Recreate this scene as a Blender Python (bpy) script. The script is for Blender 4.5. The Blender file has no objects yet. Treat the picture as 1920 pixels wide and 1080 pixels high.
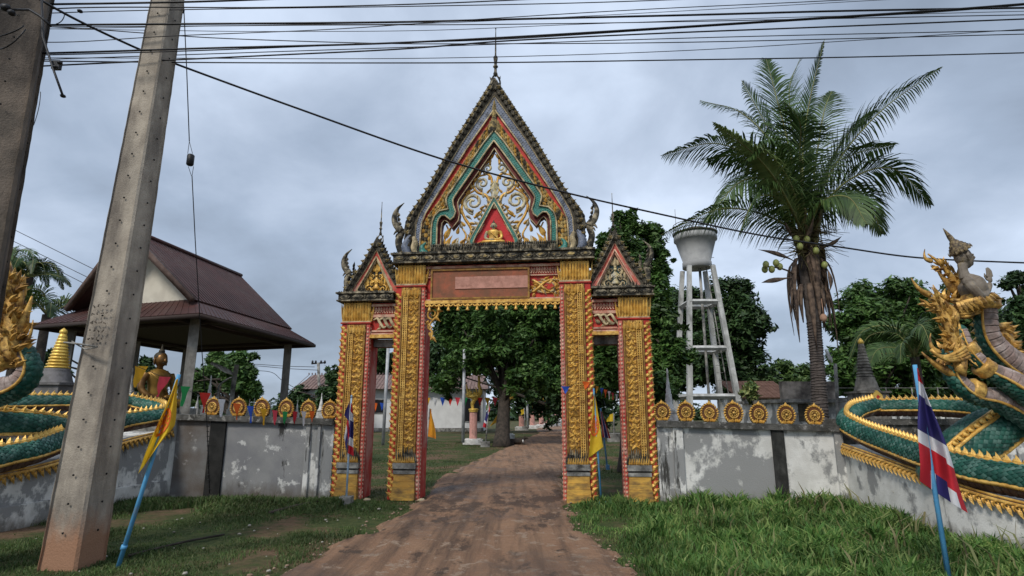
import bpy, math, random
import numpy as np
from math import sin, cos, pi, radians, sqrt, atan, atan2, exp
from mathutils import Vector, Matrix, noise
from mathutils.geometry import tessellate_polygon
S = bpy.context.scene
COL = S.collection
# ------------------------------------------------------------------ camera
FPX = 1080.0; PITCH = atan(235/1080); CP, SP = cos(PITCH), sin(PITCH); CAMH = 1.8
cam = bpy.data.objects.new('camera', bpy.data.cameras.new('camera')); COL.objects.link(cam)
cam.location = (0, 0, CAMH); cam.rotation_euler = (pi/2+PITCH, 0, 0)
cam.data.sensor_width = 36; cam.data.lens = FPX/1920*36; cam.data.clip_start = .05; cam.data.clip_end = 3000
S.camera = cam
# ------------------------------------------------------------------ light
W = bpy.data.worlds.new('World'); S.world = W; W.use_nodes = True
def setup_world():
    nt = W.node_tree; N = nt.nodes; L = nt.links; N.clear()
    out = N.new('ShaderNodeOutputWorld'); bg = N.new('ShaderNodeBackground'); bg.inputs[1].default_value = .1
    sky = N.new('ShaderNodeTexSky'); sky.sky_type = 'NISHITA'; sky.sun_disc = False
    sky.sun_elevation = radians(52); sky.sun_rotation = radians(210)
    tc = N.new('ShaderNodeTexCoord')
    sep = N.new('ShaderNodeSeparateXYZ'); L.new(tc.outputs['Generated'], sep.inputs[0])
    def math_(op, a, b=None):
        m = N.new('ShaderNodeMath'); m.operation = op
        for i, v in ((0, a), (1, b)):
            if v is None: continue
            if isinstance(v, (int, float)): m.inputs[i].default_value = v
            else: L.new(v, m.inputs[i])
        return m.outputs[0]
    z = math_('ADD', math_('MAXIMUM', sep.outputs[2], 0.0), .42)
    cmb = N.new('ShaderNodeCombineXYZ'); L.new(math_('DIVIDE', sep.outputs[0], z), cmb.inputs[0]); L.new(math_('DIVIDE', sep.outputs[1], z), cmb.inputs[1])
    def noise_(sc, det, rough, dist, off):
        mp = N.new('ShaderNodeMapping'); mp.inputs['Location'].default_value = off; L.new(cmb.outputs[0], mp.inputs[0])
        n = N.new('ShaderNodeTexNoise'); n.inputs['Scale'].default_value = sc; n.inputs['Detail'].default_value = det
        n.inputs['Roughness'].default_value = rough; n.inputs['Distortion'].default_value = dist; L.new(mp.outputs[0], n.inputs[0]); return n.outputs[0]
    n1 = noise_(1.05, 4, .45, .2, (3.1, 1.7, 0)); n2 = noise_(3.6, 7, .55, .25, (7.3, 2.2, 0))
    v = math_('ADD', math_('MULTIPLY', n1, .74), math_('MULTIPLY', n2, .26))
    cr = N.new('ShaderNodeValToRGB'); L.new(v, cr.inputs[0]); e = cr.color_ramp.elements
    cols = [(.34, (.165, .20, .255)), (.43, (.235, .285, .365)), (.50, (.315, .37, .46)), (.565, (.41, .475, .58)), (.67, (.56, .61, .69))]
    e[0].position = cols[0][0]; e[0].color = (*[c*10 for c in cols[0][1]], 1)
    e[1].position = cols[-1][0]; e[1].color = (*[c*10 for c in cols[-1][1]], 1)
    for p, c in cols[1:-1]:
        k = e.new(p); k.color = (*[x*10 for x in c], 1)
    mx = N.new('ShaderNodeMixRGB'); mx.inputs[0].default_value = .93
    L.new(sky.outputs[0], mx.inputs[1]); L.new(cr.outputs[0], mx.inputs[2])
    L.new(mx.outputs[0], bg.inputs[0]); L.new(bg.outputs[0], out.inputs[0])
setup_world()
sl = bpy.data.lights.new('sun', 'SUN'); sl.energy = 1.5; sl.angle = radians(12); sl.color = (1, .95, .87)
so = bpy.data.objects.new('sun', sl); COL.objects.link(so)
so.rotation_euler = (radians(44), 0, radians(-30))     # light from behind and above the camera
vs = S.view_settings; vs.view_transform = 'Standard'; vs.look = 'None'; vs.gamma = 1; vs.use_curve_mapping = False; vs.exposure = .8
S.cycles.use_denoising = True
# ------------------------------------------------------------------ helpers
def ray(x, y):
    u = (x-960)/FPX; v = (540-y)/FPX
    return (u, CP-v*SP, SP+v*CP)
def P(x, y, Y):
    r = ray(x, y); t = Y/r[1]; return Vector((r[0]*t, Y, CAMH+r[2]*t))
def PG(x, y, z=0):
    r = ray(x, y); t = (z-CAMH)/r[2]; return Vector((r[0]*t, r[1]*t, z))
class MB:
    def __init__(s): s.v = []; s.f = []; s.m = []; s.T = None; s.n = 0; s.sm = []
    def add(s, vs, fs, mi=0, M=None, smooth=False):
        v = np.asarray(vs, dtype=float)
        if M is not None:
            A = np.array(M); v = v @ A[:3, :3].T + A[:3, 3]
        if s.T is not None:
            A = np.array(s.T); v = v @ A[:3, :3].T + A[:3, 3]
        s.v.append(v); k = s.n; s.f += [tuple(i+k for i in f) for f in fs]; s.m += [mi]*len(fs); s.sm += [smooth]*len(fs); s.n += len(v)
    def box(s, x0, x1, y0, y1, z0, z1, mi=0, M=None):
        s.add([(x0,y0,z0),(x1,y0,z0),(x1,y1,z0),(x0,y1,z0),(x0,y0,z1),(x1,y0,z1),(x1,y1,z1),(x0,y1,z1)],
              [(3,2,1,0),(4,5,6,7),(0,1,5,4),(1,2,6,5),(2,3,7,6),(3,0,4,7)], mi, M)
    def prism(s, pts, y0, y1, mi=0, M=None):      # polygon in x,z pushed through y
        n = len(pts); tri = tessellate_polygon([[Vector((p[0], p[1], 0)) for p in pts]])
        v = [(p[0], y0, p[1]) for p in pts]+[(p[0], y1, p[1]) for p in pts]
        f = [tuple(t) for t in tri]+[tuple(i+n for i in reversed(t)) for t in tri]+[(i, (i+1) % n, (i+1) % n+n, i+n) for i in range(n)]
        s.add(v, f, mi, M)
    def tube(s, pts, r, n=6, mi=0, M=None, smooth=True, flat=1.0, up=None):
        pts = [Vector(p) for p in pts]; k = len(pts)
        if not hasattr(r, '__len__'): r = [r]*k
        if len(r) != k: r = list(np.interp(np.linspace(0, 1, k), np.linspace(0, 1, len(r)), r))
        vs = []; prev = None
        for i, p in enumerate(pts):
            t = (pts[min(i+1, k-1)]-pts[max(i-1, 0)]); t = t.normalized() if t.length > 1e-9 else Vector((0, 0, 1))
            if up is not None: a = up - t*up.dot(t)
            elif prev is None: a = t.orthogonal()
            else: a = prev - t*prev.dot(t)
            if a.length < 1e-6: a = t.orthogonal()
            a.normalize(); prev = a; b = t.cross(a)
            for j in range(n):
                g = 2*pi*j/n; q = p+(a*cos(g)+b*sin(g)*flat)*r[i]; vs.append(tuple(q))
        fs = [(i*n+j, i*n+(j+1) % n, (i+1)*n+(j+1) % n, (i+1)*n+j) for i in range(k-1) for j in range(n)]
        fs += [tuple(range(n-1, -1, -1)), tuple((k-1)*n+j for j in range(n))]
        s.add(vs, fs, mi, M, smooth)
    def lathe(s, prof, n=12, c=(0, 0, 0), mi=0, M=None, smooth=True, sx=1, sy=1):
        vs = []; k = len(prof)
        for r, z in prof:
            for j in range(n):
                g = 2*pi*(j+.5)/n; vs.append((c[0]+r*cos(g)*sx, c[1]+r*sin(g)*sy, c[2]+z))
        fs = [(i*n+j, i*n+(j+1) % n, (i+1)*n+(j+1) % n, (i+1)*n+j) for i in range(k-1) for j in range(n)]
        fs += [tuple(range(n-1, -1, -1)), tuple((k-1)*n+j for j in range(n))]
        s.add(vs, fs, mi, M, smooth)
    def ball(s, c, r, mi=0, n=8, m=5, M=None):
        r = r if hasattr(r, '__len__') else (r, r, r)
        prof = [(max(sin(pi*i/m), .02), -cos(pi*i/m)) for i in range(m+1)]
        vs = [(c[0]+q*cos(2*pi*j/n)*r[0], c[1]+q*sin(2*pi*j/n)*r[1], c[2]+z*r[2]) for q, z in prof for j in range(n)]
        fs = [(i*n+j, i*n+(j+1) % n, (i+1)*n+(j+1) % n, (i+1)*n+j) for i in range(m) for j in range(n)]
        s.add(vs, fs, mi, M, True)
    def flame(s, base, d, nrm, L, Wd, T, curl=.3, mi=0):      # flame-shaped leaf, d = growth direction, nrm = raised side
        d = Vector(d).normalized(); nrm = Vector(nrm); nrm = (nrm-d*nrm.dot(d)).normalized(); sd = nrm.cross(d)
        M = Matrix(((sd.x*L, nrm.x*L, d.x*L, base[0]), (sd.y*L, nrm.y*L, d.y*L, base[1]), (sd.z*L, nrm.z*L, d.z*L, base[2]), (0, 0, 0, 1)))
        st = [(0, .28), (.2, .5), (.45, .46), (.7, .24), (1, 0)]; v = []
        for t, w in st:
            cx = curl*t*t; w = w*Wd/L
            v += [(cx-w, 0, t), (cx, T/L*(.4+w*L/Wd), t), (cx+w, 0, t)]
        v = v[:-3]+[(curl, 0, 1)]
        f = []
        for i in range(3):
            a = i*3; b = a+3; f += [(a, a+1, b+1, b), (a+1, a+2, b+2, b+1), (a+2, a, b, b+2)]
        f += [(9, 10, 12), (10, 11, 12), (11, 9, 12)]
        s.add(v, f, mi, M)
    def spiral(s, c, R, turns, a0, sg, tr, mi=0, y=0, n=5, ky=1, seg=26):   # in the x,z plane
        pts = []; rr = []
        for i in range(seg+1):
            t = i/seg; r = R*(1-t*.86); a = a0+sg*turns*2*pi*t
            pts.append((c[0]+r*cos(a), y, c[1]+r*sin(a))); rr.append(tr*(1-.45*t))
        s.tube(pts, rr, n, mi, flat=ky, up=Vector((0, 1, 0)))
    def mesh(s, name, mats, off=(0, 0, 0)):
        v = np.concatenate(s.v) - np.array(off); me = bpy.data.meshes.new(name)
        me.from_pydata(v.tolist(), [], s.f)
        for m in (mats if isinstance(mats, (list, tuple)) else [mats]): me.materials.append(m)
        me.polygons.foreach_set('material_index', s.m); me.polygons.foreach_set('use_smooth', s.sm); me.update(); return me
    def bounds(s):
        v = np.concatenate(s.v); return v.min(0), v.max(0)
WL = {}     # world origin of every unrotated thing
def link(name, me, parent=None, kind=None):
    o = bpy.data.objects.new(name, me); COL.objects.link(o)
    if parent is not None: o.parent = parent
    if kind: o['kind'] = kind
    return o
def tag(o, label, cat, group=None):
    o['label'] = label; o['category'] = cat
    if group: o['group'] = group
    return o
def thing(name, label, cat, base, group=None, rz=0):
    o = bpy.data.objects.new(name, None); COL.objects.link(o); o.location = base; o.rotation_euler = (0, 0, rz); o.empty_display_size = .2
    WL[o.name] = Vector(base); return tag(o, label, cat, group)
def part(mb, name, parent, mats, local=False, kind=None):
    off = (0, 0, 0) if local else WL[parent.name]
    o = link(name, mb.mesh(name, mats, off), parent, kind); WL[o.name] = WL[parent.name]; return o
def solo(mb, name, label, cat, mats, group=None, kind=None):
    a, b = mb.bounds(); c = ((a[0]+b[0])/2, (a[1]+b[1])/2, a[2])
    o = link(name, mb.mesh(name, mats, c), None, kind); o.location = c; WL[o.name] = Vector(c)
    if cat: tag(o, label, cat, group)
    return o
def struct(mb, name, mats): 
    return solo(mb, name, None, None, mats, kind='structure')
def piece(me, name, parent, M): 
    o = bpy.data.objects.new(name, me); COL.objects.link(o); o.parent = parent; o.matrix_local = M; return o
def copy_tree(o, parent=None):
    c = o.copy(); COL.objects.link(c); c.parent = parent
    if parent is not None: c.matrix_parent_inverse = Matrix()
    for ch in list(o.children): copy_tree(ch, c)
    return c
def fr(base, d, nrm, sc=1):      # matrix: local z along d, local -y along nrm
    d = Vector(d).normalized(); nrm = Vector(nrm); nrm = (nrm-d*nrm.dot(d)).normalized(); y = -nrm; x = y.cross(d)
    return Matrix(((x.x*sc, y.x*sc, d.x*sc, base[0]), (x.y*sc, y.y*sc, d.y*sc, base[1]), (x.z*sc, y.z*sc, d.z*sc, base[2]), (0, 0, 0, 1)))
def bez(a, b, c, n):
    a, b, c = Vector(a), Vector(b), Vector(c); return [a*(1-t)**2+b*2*t*(1-t)+c*t*t for t in [i/n for i in range(n+1)]]
def smooth_path(pts, n=6):        # Catmull-Rom
    p = [Vector(q) for q in pts]; p = [p[0]*2-p[1]]+p+[p[-1]*2-p[-2]]; out = []
    for i in range(1, len(p)-2):
        for k in range(n):
            t = k/n; a, b, c, d = p[i-1:i+3]
            out.append(.5*((2*b)+(c-a)*t+(2*a-5*b+4*c-d)*t*t+(3*b-a-3*c+d)*t**3))
    out.append(p[-2]); return out
# ------------------------------------------------------------------ materials
def M(name, c1, c2=None, scale=3, rough=.75, metal=0, bump=.25, bs=40, dirt=None, da=.5, ds=1.5, dz=1, mix=(.4, .6), zband=None, island=None, spec=.3, trans=0, dsharp=.12, det=5, grime=None, gscale=None):
    m = bpy.data.materials.new(name); m.use_nodes = True; nt = m.node_tree; N = nt.nodes; L = nt.links
    b = N['Principled BSDF']; b.inputs['Roughness'].default_value = rough; b.inputs['Metallic'].default_value = metal
    b.inputs['Specular IOR Level'].default_value = spec
    tc = N.new('ShaderNodeTexCoord')
    def nz(sc, det=5, rg=.55, zs=1, off=0, xs=1):
        mp = N.new('ShaderNodeMapping'); mp.inputs['Scale'].default_value = (xs, xs, zs); mp.inputs['Location'].default_value = (off, off*.7, off*.3); L.new(tc.outputs['Object'], mp.inputs[0])
        n = N.new('ShaderNodeTexNoise'); n.inputs['Scale'].default_value = sc; n.inputs['Detail'].default_value = det; n.inputs['Roughness'].default_value = rg; L.new(mp.outputs[0], n.inputs[0]); return n.outputs[0]
    def ramp(src, a, bb):
        r = N.new('ShaderNodeMapRange'); r.inputs[1].default_value = a; r.inputs[2].default_value = bb; L.new(src, r.inputs[0]); return r.outputs[0]
    def mixc(f, a, c):
        x = N.new('ShaderNodeMixRGB')
        for i, q in ((0, f), (1, a), (2, c)):
            if isinstance(q, tuple): x.inputs[i].default_value = (*q, 1)
            elif isinstance(q, (int, float)): x.inputs[i].default_value = q
            else: L.new(q, x.inputs[i])
        return x.outputs[0]
    col = c1 if c2 is None else mixc(ramp(nz(scale, det), *mix), c1, c2)
    if island:
        g = N.new('ShaderNodeNewGeometry'); col = mixc(g.outputs['Random Per Island'], col, island) if not isinstance(island, float) else col
    if dirt is not None:
        th = 1-da; col = mixc(ramp(nz(ds, 7, .65, dz, 5.3), th*.7+.15-dsharp, th*.7+.15+dsharp), col, dirt)
    if grime is not None:     # second layer: (colour, amount, scale, zscale)
        gc, ga, gs, gz = grime; th = 1-ga; col = mixc(ramp(nz(gs, 8, .7, gz, 11.7), th*.7+.15-.03, th*.7+.15+.03), col, gc)
    if zband is not None:     # splashed mud up to a ragged height: (colour, z0, z1)
        sp = N.new('ShaderNodeSeparateXYZ'); L.new(tc.outputs['Object'], sp.inputs[0]); ad = N.new('ShaderNodeMath'); ad.operation = 'MULTIPLY_ADD'; L.new(nz(5, 6, .65, .6, 3.3), ad.inputs[0]); ad.inputs[1].default_value = .7; L.new(sp.outputs[2], ad.inputs[2]); col = mixc(ramp(ad.outputs[0], zband[1]+.35, zband[2]+.35), zband[0], col)
    if isinstance(col, tuple): b.inputs['Base Color'].default_value = (*col, 1)
    else: L.new(col, b.inputs['Base Color'])
    if bump:
        bp = N.new('ShaderNodeBump'); bp.inputs['Strength'].default_value = bump; bp.inputs['Distance'].default_value = .02
        L.new(nz(bs, 6, .6), bp.inputs['Height']); L.new(bp.outputs[0], b.inputs['Normal'])
    if trans:
        tr = N.new('ShaderNodeBsdfTranslucent'); ms = N.new('ShaderNodeMixShader'); ms.inputs[0].default_value = trans
        if isinstance(col, tuple): tr.inputs[0].default_value = (*col, 1)
        else: L.new(col, tr.inputs[0])
        L.new(b.outputs[0], ms.inputs[1]); L.new(tr.outputs[0], ms.inputs[2]); L.new(ms.outputs[0], N['Material Output'].inputs[0])
    return m
GOLD = M('gold_paint', (.72, .45, .12), (.55, .30, .06), 6, .42, .25, .3, 60, dirt=(.22, .10, .03), da=.36, ds=9, dsharp=.12)
GOLDB = M('bright_gold', (.82, .53, .14), (.64, .36, .07), 5, .4, .25, .2, 50, dirt=(.22, .11, .03), da=.36, ds=7)
GOLDP = M('gold_groundwork', (.36, .20, .04), (.22, .11, .025), 9, .6, .1, .4, 70, dirt=(.16, .07, .025), da=.4, ds=12)  # golden-brown ground, darkened further to paint in the shade of the relief's crevices
GOLDW = M('weathered_gold', (.60, .44, .17), (.34, .25, .10), 7, .7, 0, .5, 60, dirt=(.045, .04, .03), da=.50, ds=6, dsharp=.08)
MOULD = M('mouldy_carving', (.42, .36, .25), (.17, .145, .10), 9, .85, 0, .5, 60, dirt=(.025, .024, .02), da=.55, ds=7, dsharp=.09)
DARKC = M('dark_carving', (.05, .045, .035), (.10, .085, .06), 9, .9, 0, .5, 60)
REDP = M('red_paint', (.52, .035, .02), (.38, .03, .02), 4, .55, 0, .2, 40, dirt=(.12, .03, .02), da=.35, ds=5)
REDF = M('faded_red', (.55, .13, .09), (.42, .05, .035), 5, .7, 0, .3, 40, dirt=(.5, .33, .27), da=.35, ds=4)
PINKC = M('cream_pink', (.62, .42, .30), (.50, .22, .15), 6, .75, 0, .3, 50, dirt=(.16, .1, .07), da=.35, ds=6)
CREAM = M('cream_paint', (.58, .47, .28), (.42, .33, .19), 8, .7, 0, .3, 50, dirt=(.1, .08, .05), da=.4, ds=6)
TEAL = M('teal_mosaic', (.02, .14, .11), (.05, .22, .18), 30, .35, 0, .4, 60, dirt=(.03, .05, .04), da=.35, ds=8)
BLUEG = M('blue_grey_mosaic', (.12, .15, .22), (.2, .22, .27), 30, .45, 0, .4, 60, dirt=(.04, .045, .05), da=.4, ds=8)
MAROON = M('maroon_paint', (.11, .015, .012), (.16, .03, .02), 8, .6, 0, .3, 50)
GREYST = M('grey_cement', (.34, .33, .30), (.20, .195, .18), 5, .9, 0, .5, 50, dirt=(.04, .038, .035), da=.42, ds=3)
BLACKM = M('black_band', (.03, .028, .025), (.07, .065, .055), 9, .9, 0, .5, 40)
# ================================================================== GROUND AND ROAD
def pnoise(x, y, s, o=0): return noise.noise(Vector((x*s, y*s, o)))
RL = [(-60, 4.0), (3.5, -3.9), (5.5, -3.1), (7.07, -2.66), (8.7, -2.41), (11.7, -1.94), (12.73, -1.88), (16.68, -2.06), (21.82, -1.55), (34.33, 0.0), (55.4, 2.49), (82, 2.95), (400, 8)]
RR = [(-60, 4.0), (3.5, 2.2), (5.5, 1.75), (7.07, 1.42), (8.38, 1.2), (10.09, 1.02), (12.37, 1.06), (17, 1.35), (22, 1.95), (34.3, 3.3), (55, 6.0), (82, 7.2), (400, 14)]
RL[0] = (-60, -9); RR[0] = (-60, 9)
def lerp(tab, y):
    for (a, b), (c, d) in zip(tab, tab[1:]):
        if y <= c: return b+(d-b)*(y-a)/(c-a)
    return tab[-1][1]
def road_edges(y):
    j = (pnoise(0, y, 1.1, 3)*.35+pnoise(0, y, 3.5, 8)*.14+pnoise(0, y, 9, 5)*.05)
    k = (pnoise(0, y, 1.3, 13)*.30+pnoise(0, y, 3.9, 18)*.15+pnoise(0, y, 10, 15)*.05)
    return lerp(RL, y)+j, lerp(RR, y)+k
def road_z(x, y):
    if y < 0: return .006
    return .006+max(0, .5+pnoise(x*2.4, y*.16, 1.4, 1))*.045+pnoise(x, y, 2.3, 6)*.012+pnoise(x, y, 7, 2)*.008
DAMP_Y = 13.4-35.0   # damp patch just inside the gate, in the road sheet's own coordinates (origin at its centre)
def build_ground():
    soil = bpy.data.materials.new('grassy_soil'); soil.use_nodes = True; nt = soil.node_tree; N = nt.nodes; L = nt.links; b = N['Principled BSDF']; b.inputs['Roughness'].default_value = .95; b.inputs['Specular IOR Level'].default_value = .15
    tc = N.new('ShaderNodeTexCoord')
    def nz(s, d=6, r=.6, off=0):
        mp = N.new('ShaderNodeMapping'); mp.inputs['Location'].default_value = (off, off, 0); L.new(tc.outputs['Object'], mp.inputs[0])
        n = N.new('ShaderNodeTexNoise'); n.inputs['Scale'].default_value = s; n.inputs['Detail'].default_value = d; n.inputs['Roughness'].default_value = r; L.new(mp.outputs[0], n.inputs[0]); return n.outputs[0]
    def mr(s, a, c):
        r = N.new('ShaderNodeMapRange'); r.inputs[1].default_value = a; r.inputs[2].default_value = c; L.new(s, r.inputs[0]); return r.outputs[0]
    def mx(f, a, c):
        x = N.new('ShaderNodeMixRGB'); L.new(f, x.inputs[0])
        for i, q in ((1, a), (2, c)):
            if isinstance(q, tuple): x.inputs[i].default_value = (*q, 1)
            else: L.new(q, x.inputs[i])
        return x.outputs[0]
    gr = mx(mr(nz(9), .35, .65), (.03, .05, .016), (.075, .085, .03)); dr = mx(mr(nz(14, 8, .7, 4), .3, .7), (.085, .052, .032), (.19, .12, .075))
    c = mx(mr(nz(.42, 9, .72, 9), .48, .60), gr, dr)
    L.new(c, b.inputs['Base Color']); bp = N.new('ShaderNodeBump'); bp.inputs['Strength'].default_value = .8; bp.inputs['Distance'].default_value = .04; L.new(nz(22, 8, .7), bp.inputs['Height']); L.new(bp.outputs[0], b.inputs['Normal'])
    g = MB(); xs = [-900, -300, -100, -50]+[-30+i*1.0 for i in range(61)]+[50, 100, 300, 900]; ys = [-900, -100, -20]+[i*1.0 for i in range(0, 60)]+[70, 85, 100, 150, 300, 900]
    v = [(x, y, 0 if (y > 60 or y < 0 or abs(x) > 30) else -.02+pnoise(x, y, .3)*.02) for y in ys for x in xs]; w = len(xs)
    g.add(v, [(j*w+i, j*w+i+1, (j+1)*w+i+1, (j+1)*w+i) for j in range(len(ys)-1) for i in range(w-1)], smooth=True)
    struct(g, 'ground', soil)
    # dirt road
    rd = bpy.data.materials.new('red_dirt'); rd.use_nodes = True; nt = rd.node_tree; N = nt.nodes; L = nt.links; b = N['Principled BSDF']; b.inputs['Specular IOR Level'].default_value = .35
    tc = N.new('ShaderNodeTexCoord')
    def nz(s, d=6, r=.6, off=0, sx=1, sy=1):
        mp = N.new('ShaderNodeMapping'); mp.inputs['Location'].default_value = (off, off, 0); mp.inputs['Scale'].default_value = (sx, sy, 1); L.new(tc.outputs['Object'], mp.inputs[0])
        n = N.new('ShaderNodeTexNoise'); n.inputs['Scale'].default_value = s; n.inputs['Detail'].default_value = d; n.inputs['Roughness'].default_value = r; L.new(mp.outputs[0], n.inputs[0]); return n.outputs[0]
    base = mx(mr(nz(1.3, 8, .65), .35, .65), (.225, .115, .062), (.30, .175, .10))
    fine = mx(mr(nz(16, 8, .75, 3), .25, .75), (.15, .08, .045), (.35, .225, .145))
    x = N.new('ShaderNodeMixRGB'); x.inputs[0].default_value = .45; L.new(base, x.inputs[1]); L.new(fine, x.inputs[2])
    streak = mr(nz(2.6, 8, .68, 2, 1.8, .09), .46, .66); c = mx(streak, x.outputs[0], (.115, .070, .045)); c = mx(mr(nz(3.5, 9, .75, 12.2), .56, .60), c, (.30, .215, .15)); c = mx(mr(nz(1.7, 9, .72, 31, 1, .7), .60, .64), c, (.075, .048, .032))
    sp = N.new('ShaderNodeSeparateXYZ'); L.new(tc.outputs['Object'], sp.inputs[0])
    def mm(op, a, b_):
        q = N.new('ShaderNodeMath'); q.operation = op
        for i, v_ in ((0, a), (1, b_)):
            if isinstance(v_, (int, float)): q.inputs[i].default_value = v_
            else: L.new(v_, q.inputs[i])
        return q.outputs[0]
    near = mm('SUBTRACT', 1.0, mm('MINIMUM', 1.0, mm('DIVIDE', mm('ABSOLUTE', mm('ADD', sp.outputs[1], -DAMP_Y), 0.0), 4.0)))
    c = mx(mr(mm('ADD', nz(1.5, 9, .7, 21, 1.3, .45), mm('MULTIPLY', near, .12)), .58, .66), c, (.085, .052, .034))
    wetm = N.new('ShaderNodeMath'); wetm.operation = 'MULTIPLY'; wet = mr(nz(.55, 8, .7, 7.4), .50, .62); L.new(wet, wetm.inputs[0]); wetm.inputs[1].default_value = .5; c = mx(wetm.outputs[0], c, (.08, .053, .037))
    L.new(c, b.inputs['Base Color']); L.new(mr(wet, -2.0, 1.5), b.inputs['Roughness']); b.inputs['Roughness'].default_value = .9
    rr = N.new('ShaderNodeMapRange'); rr.inputs[3].default_value = .95; rr.inputs[4].default_value = .55; L.new(wet, rr.inputs[0]); L.new(rr.outputs[0], b.inputs['Roughness'])
    bp = N.new('ShaderNodeBump'); bp.inputs['Strength'].default_value = .9; bp.inputs['Distance'].default_value = .04; L.new(nz(20, 9, .75), bp.inputs['Height']); L.new(bp.outputs[0], b.inputs['Normal'])
    g = MB(); ys = [-60, -10, 0]; y = 3.
    while y < 40: ys.append(y); y *= 1.0065
    while y < 130: ys.append(y); y *= 1.03
    w = 48; v = []
    for y in ys:
        a, c_ = road_edges(y)
        for i in range(w+1):
            t = i/w; xx = a+(c_-a)*t; e = min(t, 1-t)*w; v.append((xx, y, road_z(xx, y)+.012 if e > 1 else (.008 if e > 0 else -.03)))
    g.add(v, [(j*(w+1)+i, j*(w+1)+i+1, (j+1)*(w+1)+i+1, (j+1)*(w+1)+i) for j in range(len(ys)-1) for i in range(w)], smooth=True)
    struct(g, 'dirt_road', rd)
build_ground()
# ------------------------------------------------------------------ grass
def fast_mesh(name, verts, quads=None, tris=None, mats=()):
    me = bpy.data.meshes.new(name); nq = 0 if quads is None else len(quads); ntri = 0 if tris is None else len(tris)
    me.vertices.add(len(verts)); me.vertices.foreach_set('co', np.asarray(verts, dtype=np.float32).ravel())
    loops = np.concatenate([a.ravel() for a in (quads, tris) if a is not None]).astype(np.int32)
    me.loops.add(len(loops)); me.loops.foreach_set('vertex_index', loops)
    tot = np.concatenate([np.full(nq, 4), np.full(ntri, 3)]).astype(np.int32); st = np.concatenate([[0], np.cumsum(tot)[:-1]]).astype(np.int32)
    me.polygons.add(nq+ntri); me.polygons.foreach_set('loop_start', st); me.polygons.foreach_set('loop_total', tot)
    for m in mats: me.materials.append(m)
    me.update(calc_edges=True); return me
def blades(px, py, pz, h, wd, bend, seed):
    r = np.random.default_rng(seed); n = len(px); a = r.uniform(0, 2*pi, n); b = r.uniform(0, 2*pi, n)
    dx, dy = np.cos(a)*wd, np.sin(a)*wd; bx, by = np.cos(b)*bend*h, np.sin(b)*bend*h
    V = np.zeros((n, 5, 3))
    V[:, 0] = np.stack([px-dx, py-dy, pz], 1); V[:, 1] = np.stack([px+dx, py+dy, pz], 1)
    V[:, 2] = np.stack([px-dx*.8+bx*.3, py-dy*.8+by*.3, pz+h*.55], 1); V[:, 3] = np.stack([px+dx*.8+bx*.3, py+dy*.8+by*.3, pz+h*.55], 1)
    V[:, 4] = np.stack([px+bx, py+by, pz+h*(1-.35*bend)], 1)
    k = np.arange(n)[:, None]*5; Q = k+np.array([[0, 1, 3, 2]]); T = k+np.array([[2, 3, 4]]); return V.reshape(-1, 3), Q, T
def LEAFMAT(name, a, b, c, rough=.55, trans=.25):
    m = bpy.data.materials.new(name); m.use_nodes = True; nt = m.node_tree; N = nt.nodes; L = nt.links; bs = N['Principled BSDF']; bs.inputs['Roughness'].default_value = rough; bs.inputs['Specular IOR Level'].default_value = .3
    g = N.new('ShaderNodeNewGeometry'); r = N.new('ShaderNodeValToRGB'); L.new(g.outputs['Random Per Island'], r.inputs[0]); e = r.color_ramp.elements
    e[0].color = (*a, 1); e[1].color = (*c, 1); k = e.new(.5); k.color = (*b, 1)
    tc = N.new('ShaderNodeTexCoord'); n = N.new('ShaderNodeTexNoise'); n.inputs['Scale'].default_value = .9; n.inputs['Detail'].default_value = 3; L.new(tc.outputs['Object'], n.inputs[0])
    mp = N.new('ShaderNodeMapRange'); mp.inputs[1].default_value = .35; mp.inputs[2].default_value = .65; mp.inputs[3].default_value = .6; mp.inputs[4].default_value = 1.35; L.new(n.outputs[0], mp.inputs[0])
    mm = N.new('ShaderNodeMixRGB'); mm.blend_type = 'MULTIPLY'; mm.inputs[0].default_value = 1; L.new(r.outputs[0], mm.inputs[1]); L.new(mp.outputs[0], mm.inputs[2])
    L.new(mm.outputs[0], bs.inputs['Base Color']); tr = N.new('ShaderNodeBsdfTranslucent'); L.new(mm.outputs[0], tr.inputs[0]); ms = N.new('ShaderNodeMixShader'); ms.inputs[0].default_value = trans
    L.new(bs.outputs[0], ms.inputs[1]); L.new(tr.outputs[0], ms.inputs[2]); L.new(ms.outputs[0], N['Material Output'].inputs[0]); return m
GRASSM = LEAFMAT('grass_blade', (.045, .11, .022), (.09, .19, .04), (.23, .29, .09), .6, .3)
GRASSL = LEAFMAT('lawn_blade', (.04, .075, .02), (.07, .12, .03), (.13, .14, .06), .6, .25)
def in_road(x, y, m=.0):
    a, b = lerp(RL, y), lerp(RR, y); return a-m < x < b+m
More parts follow.
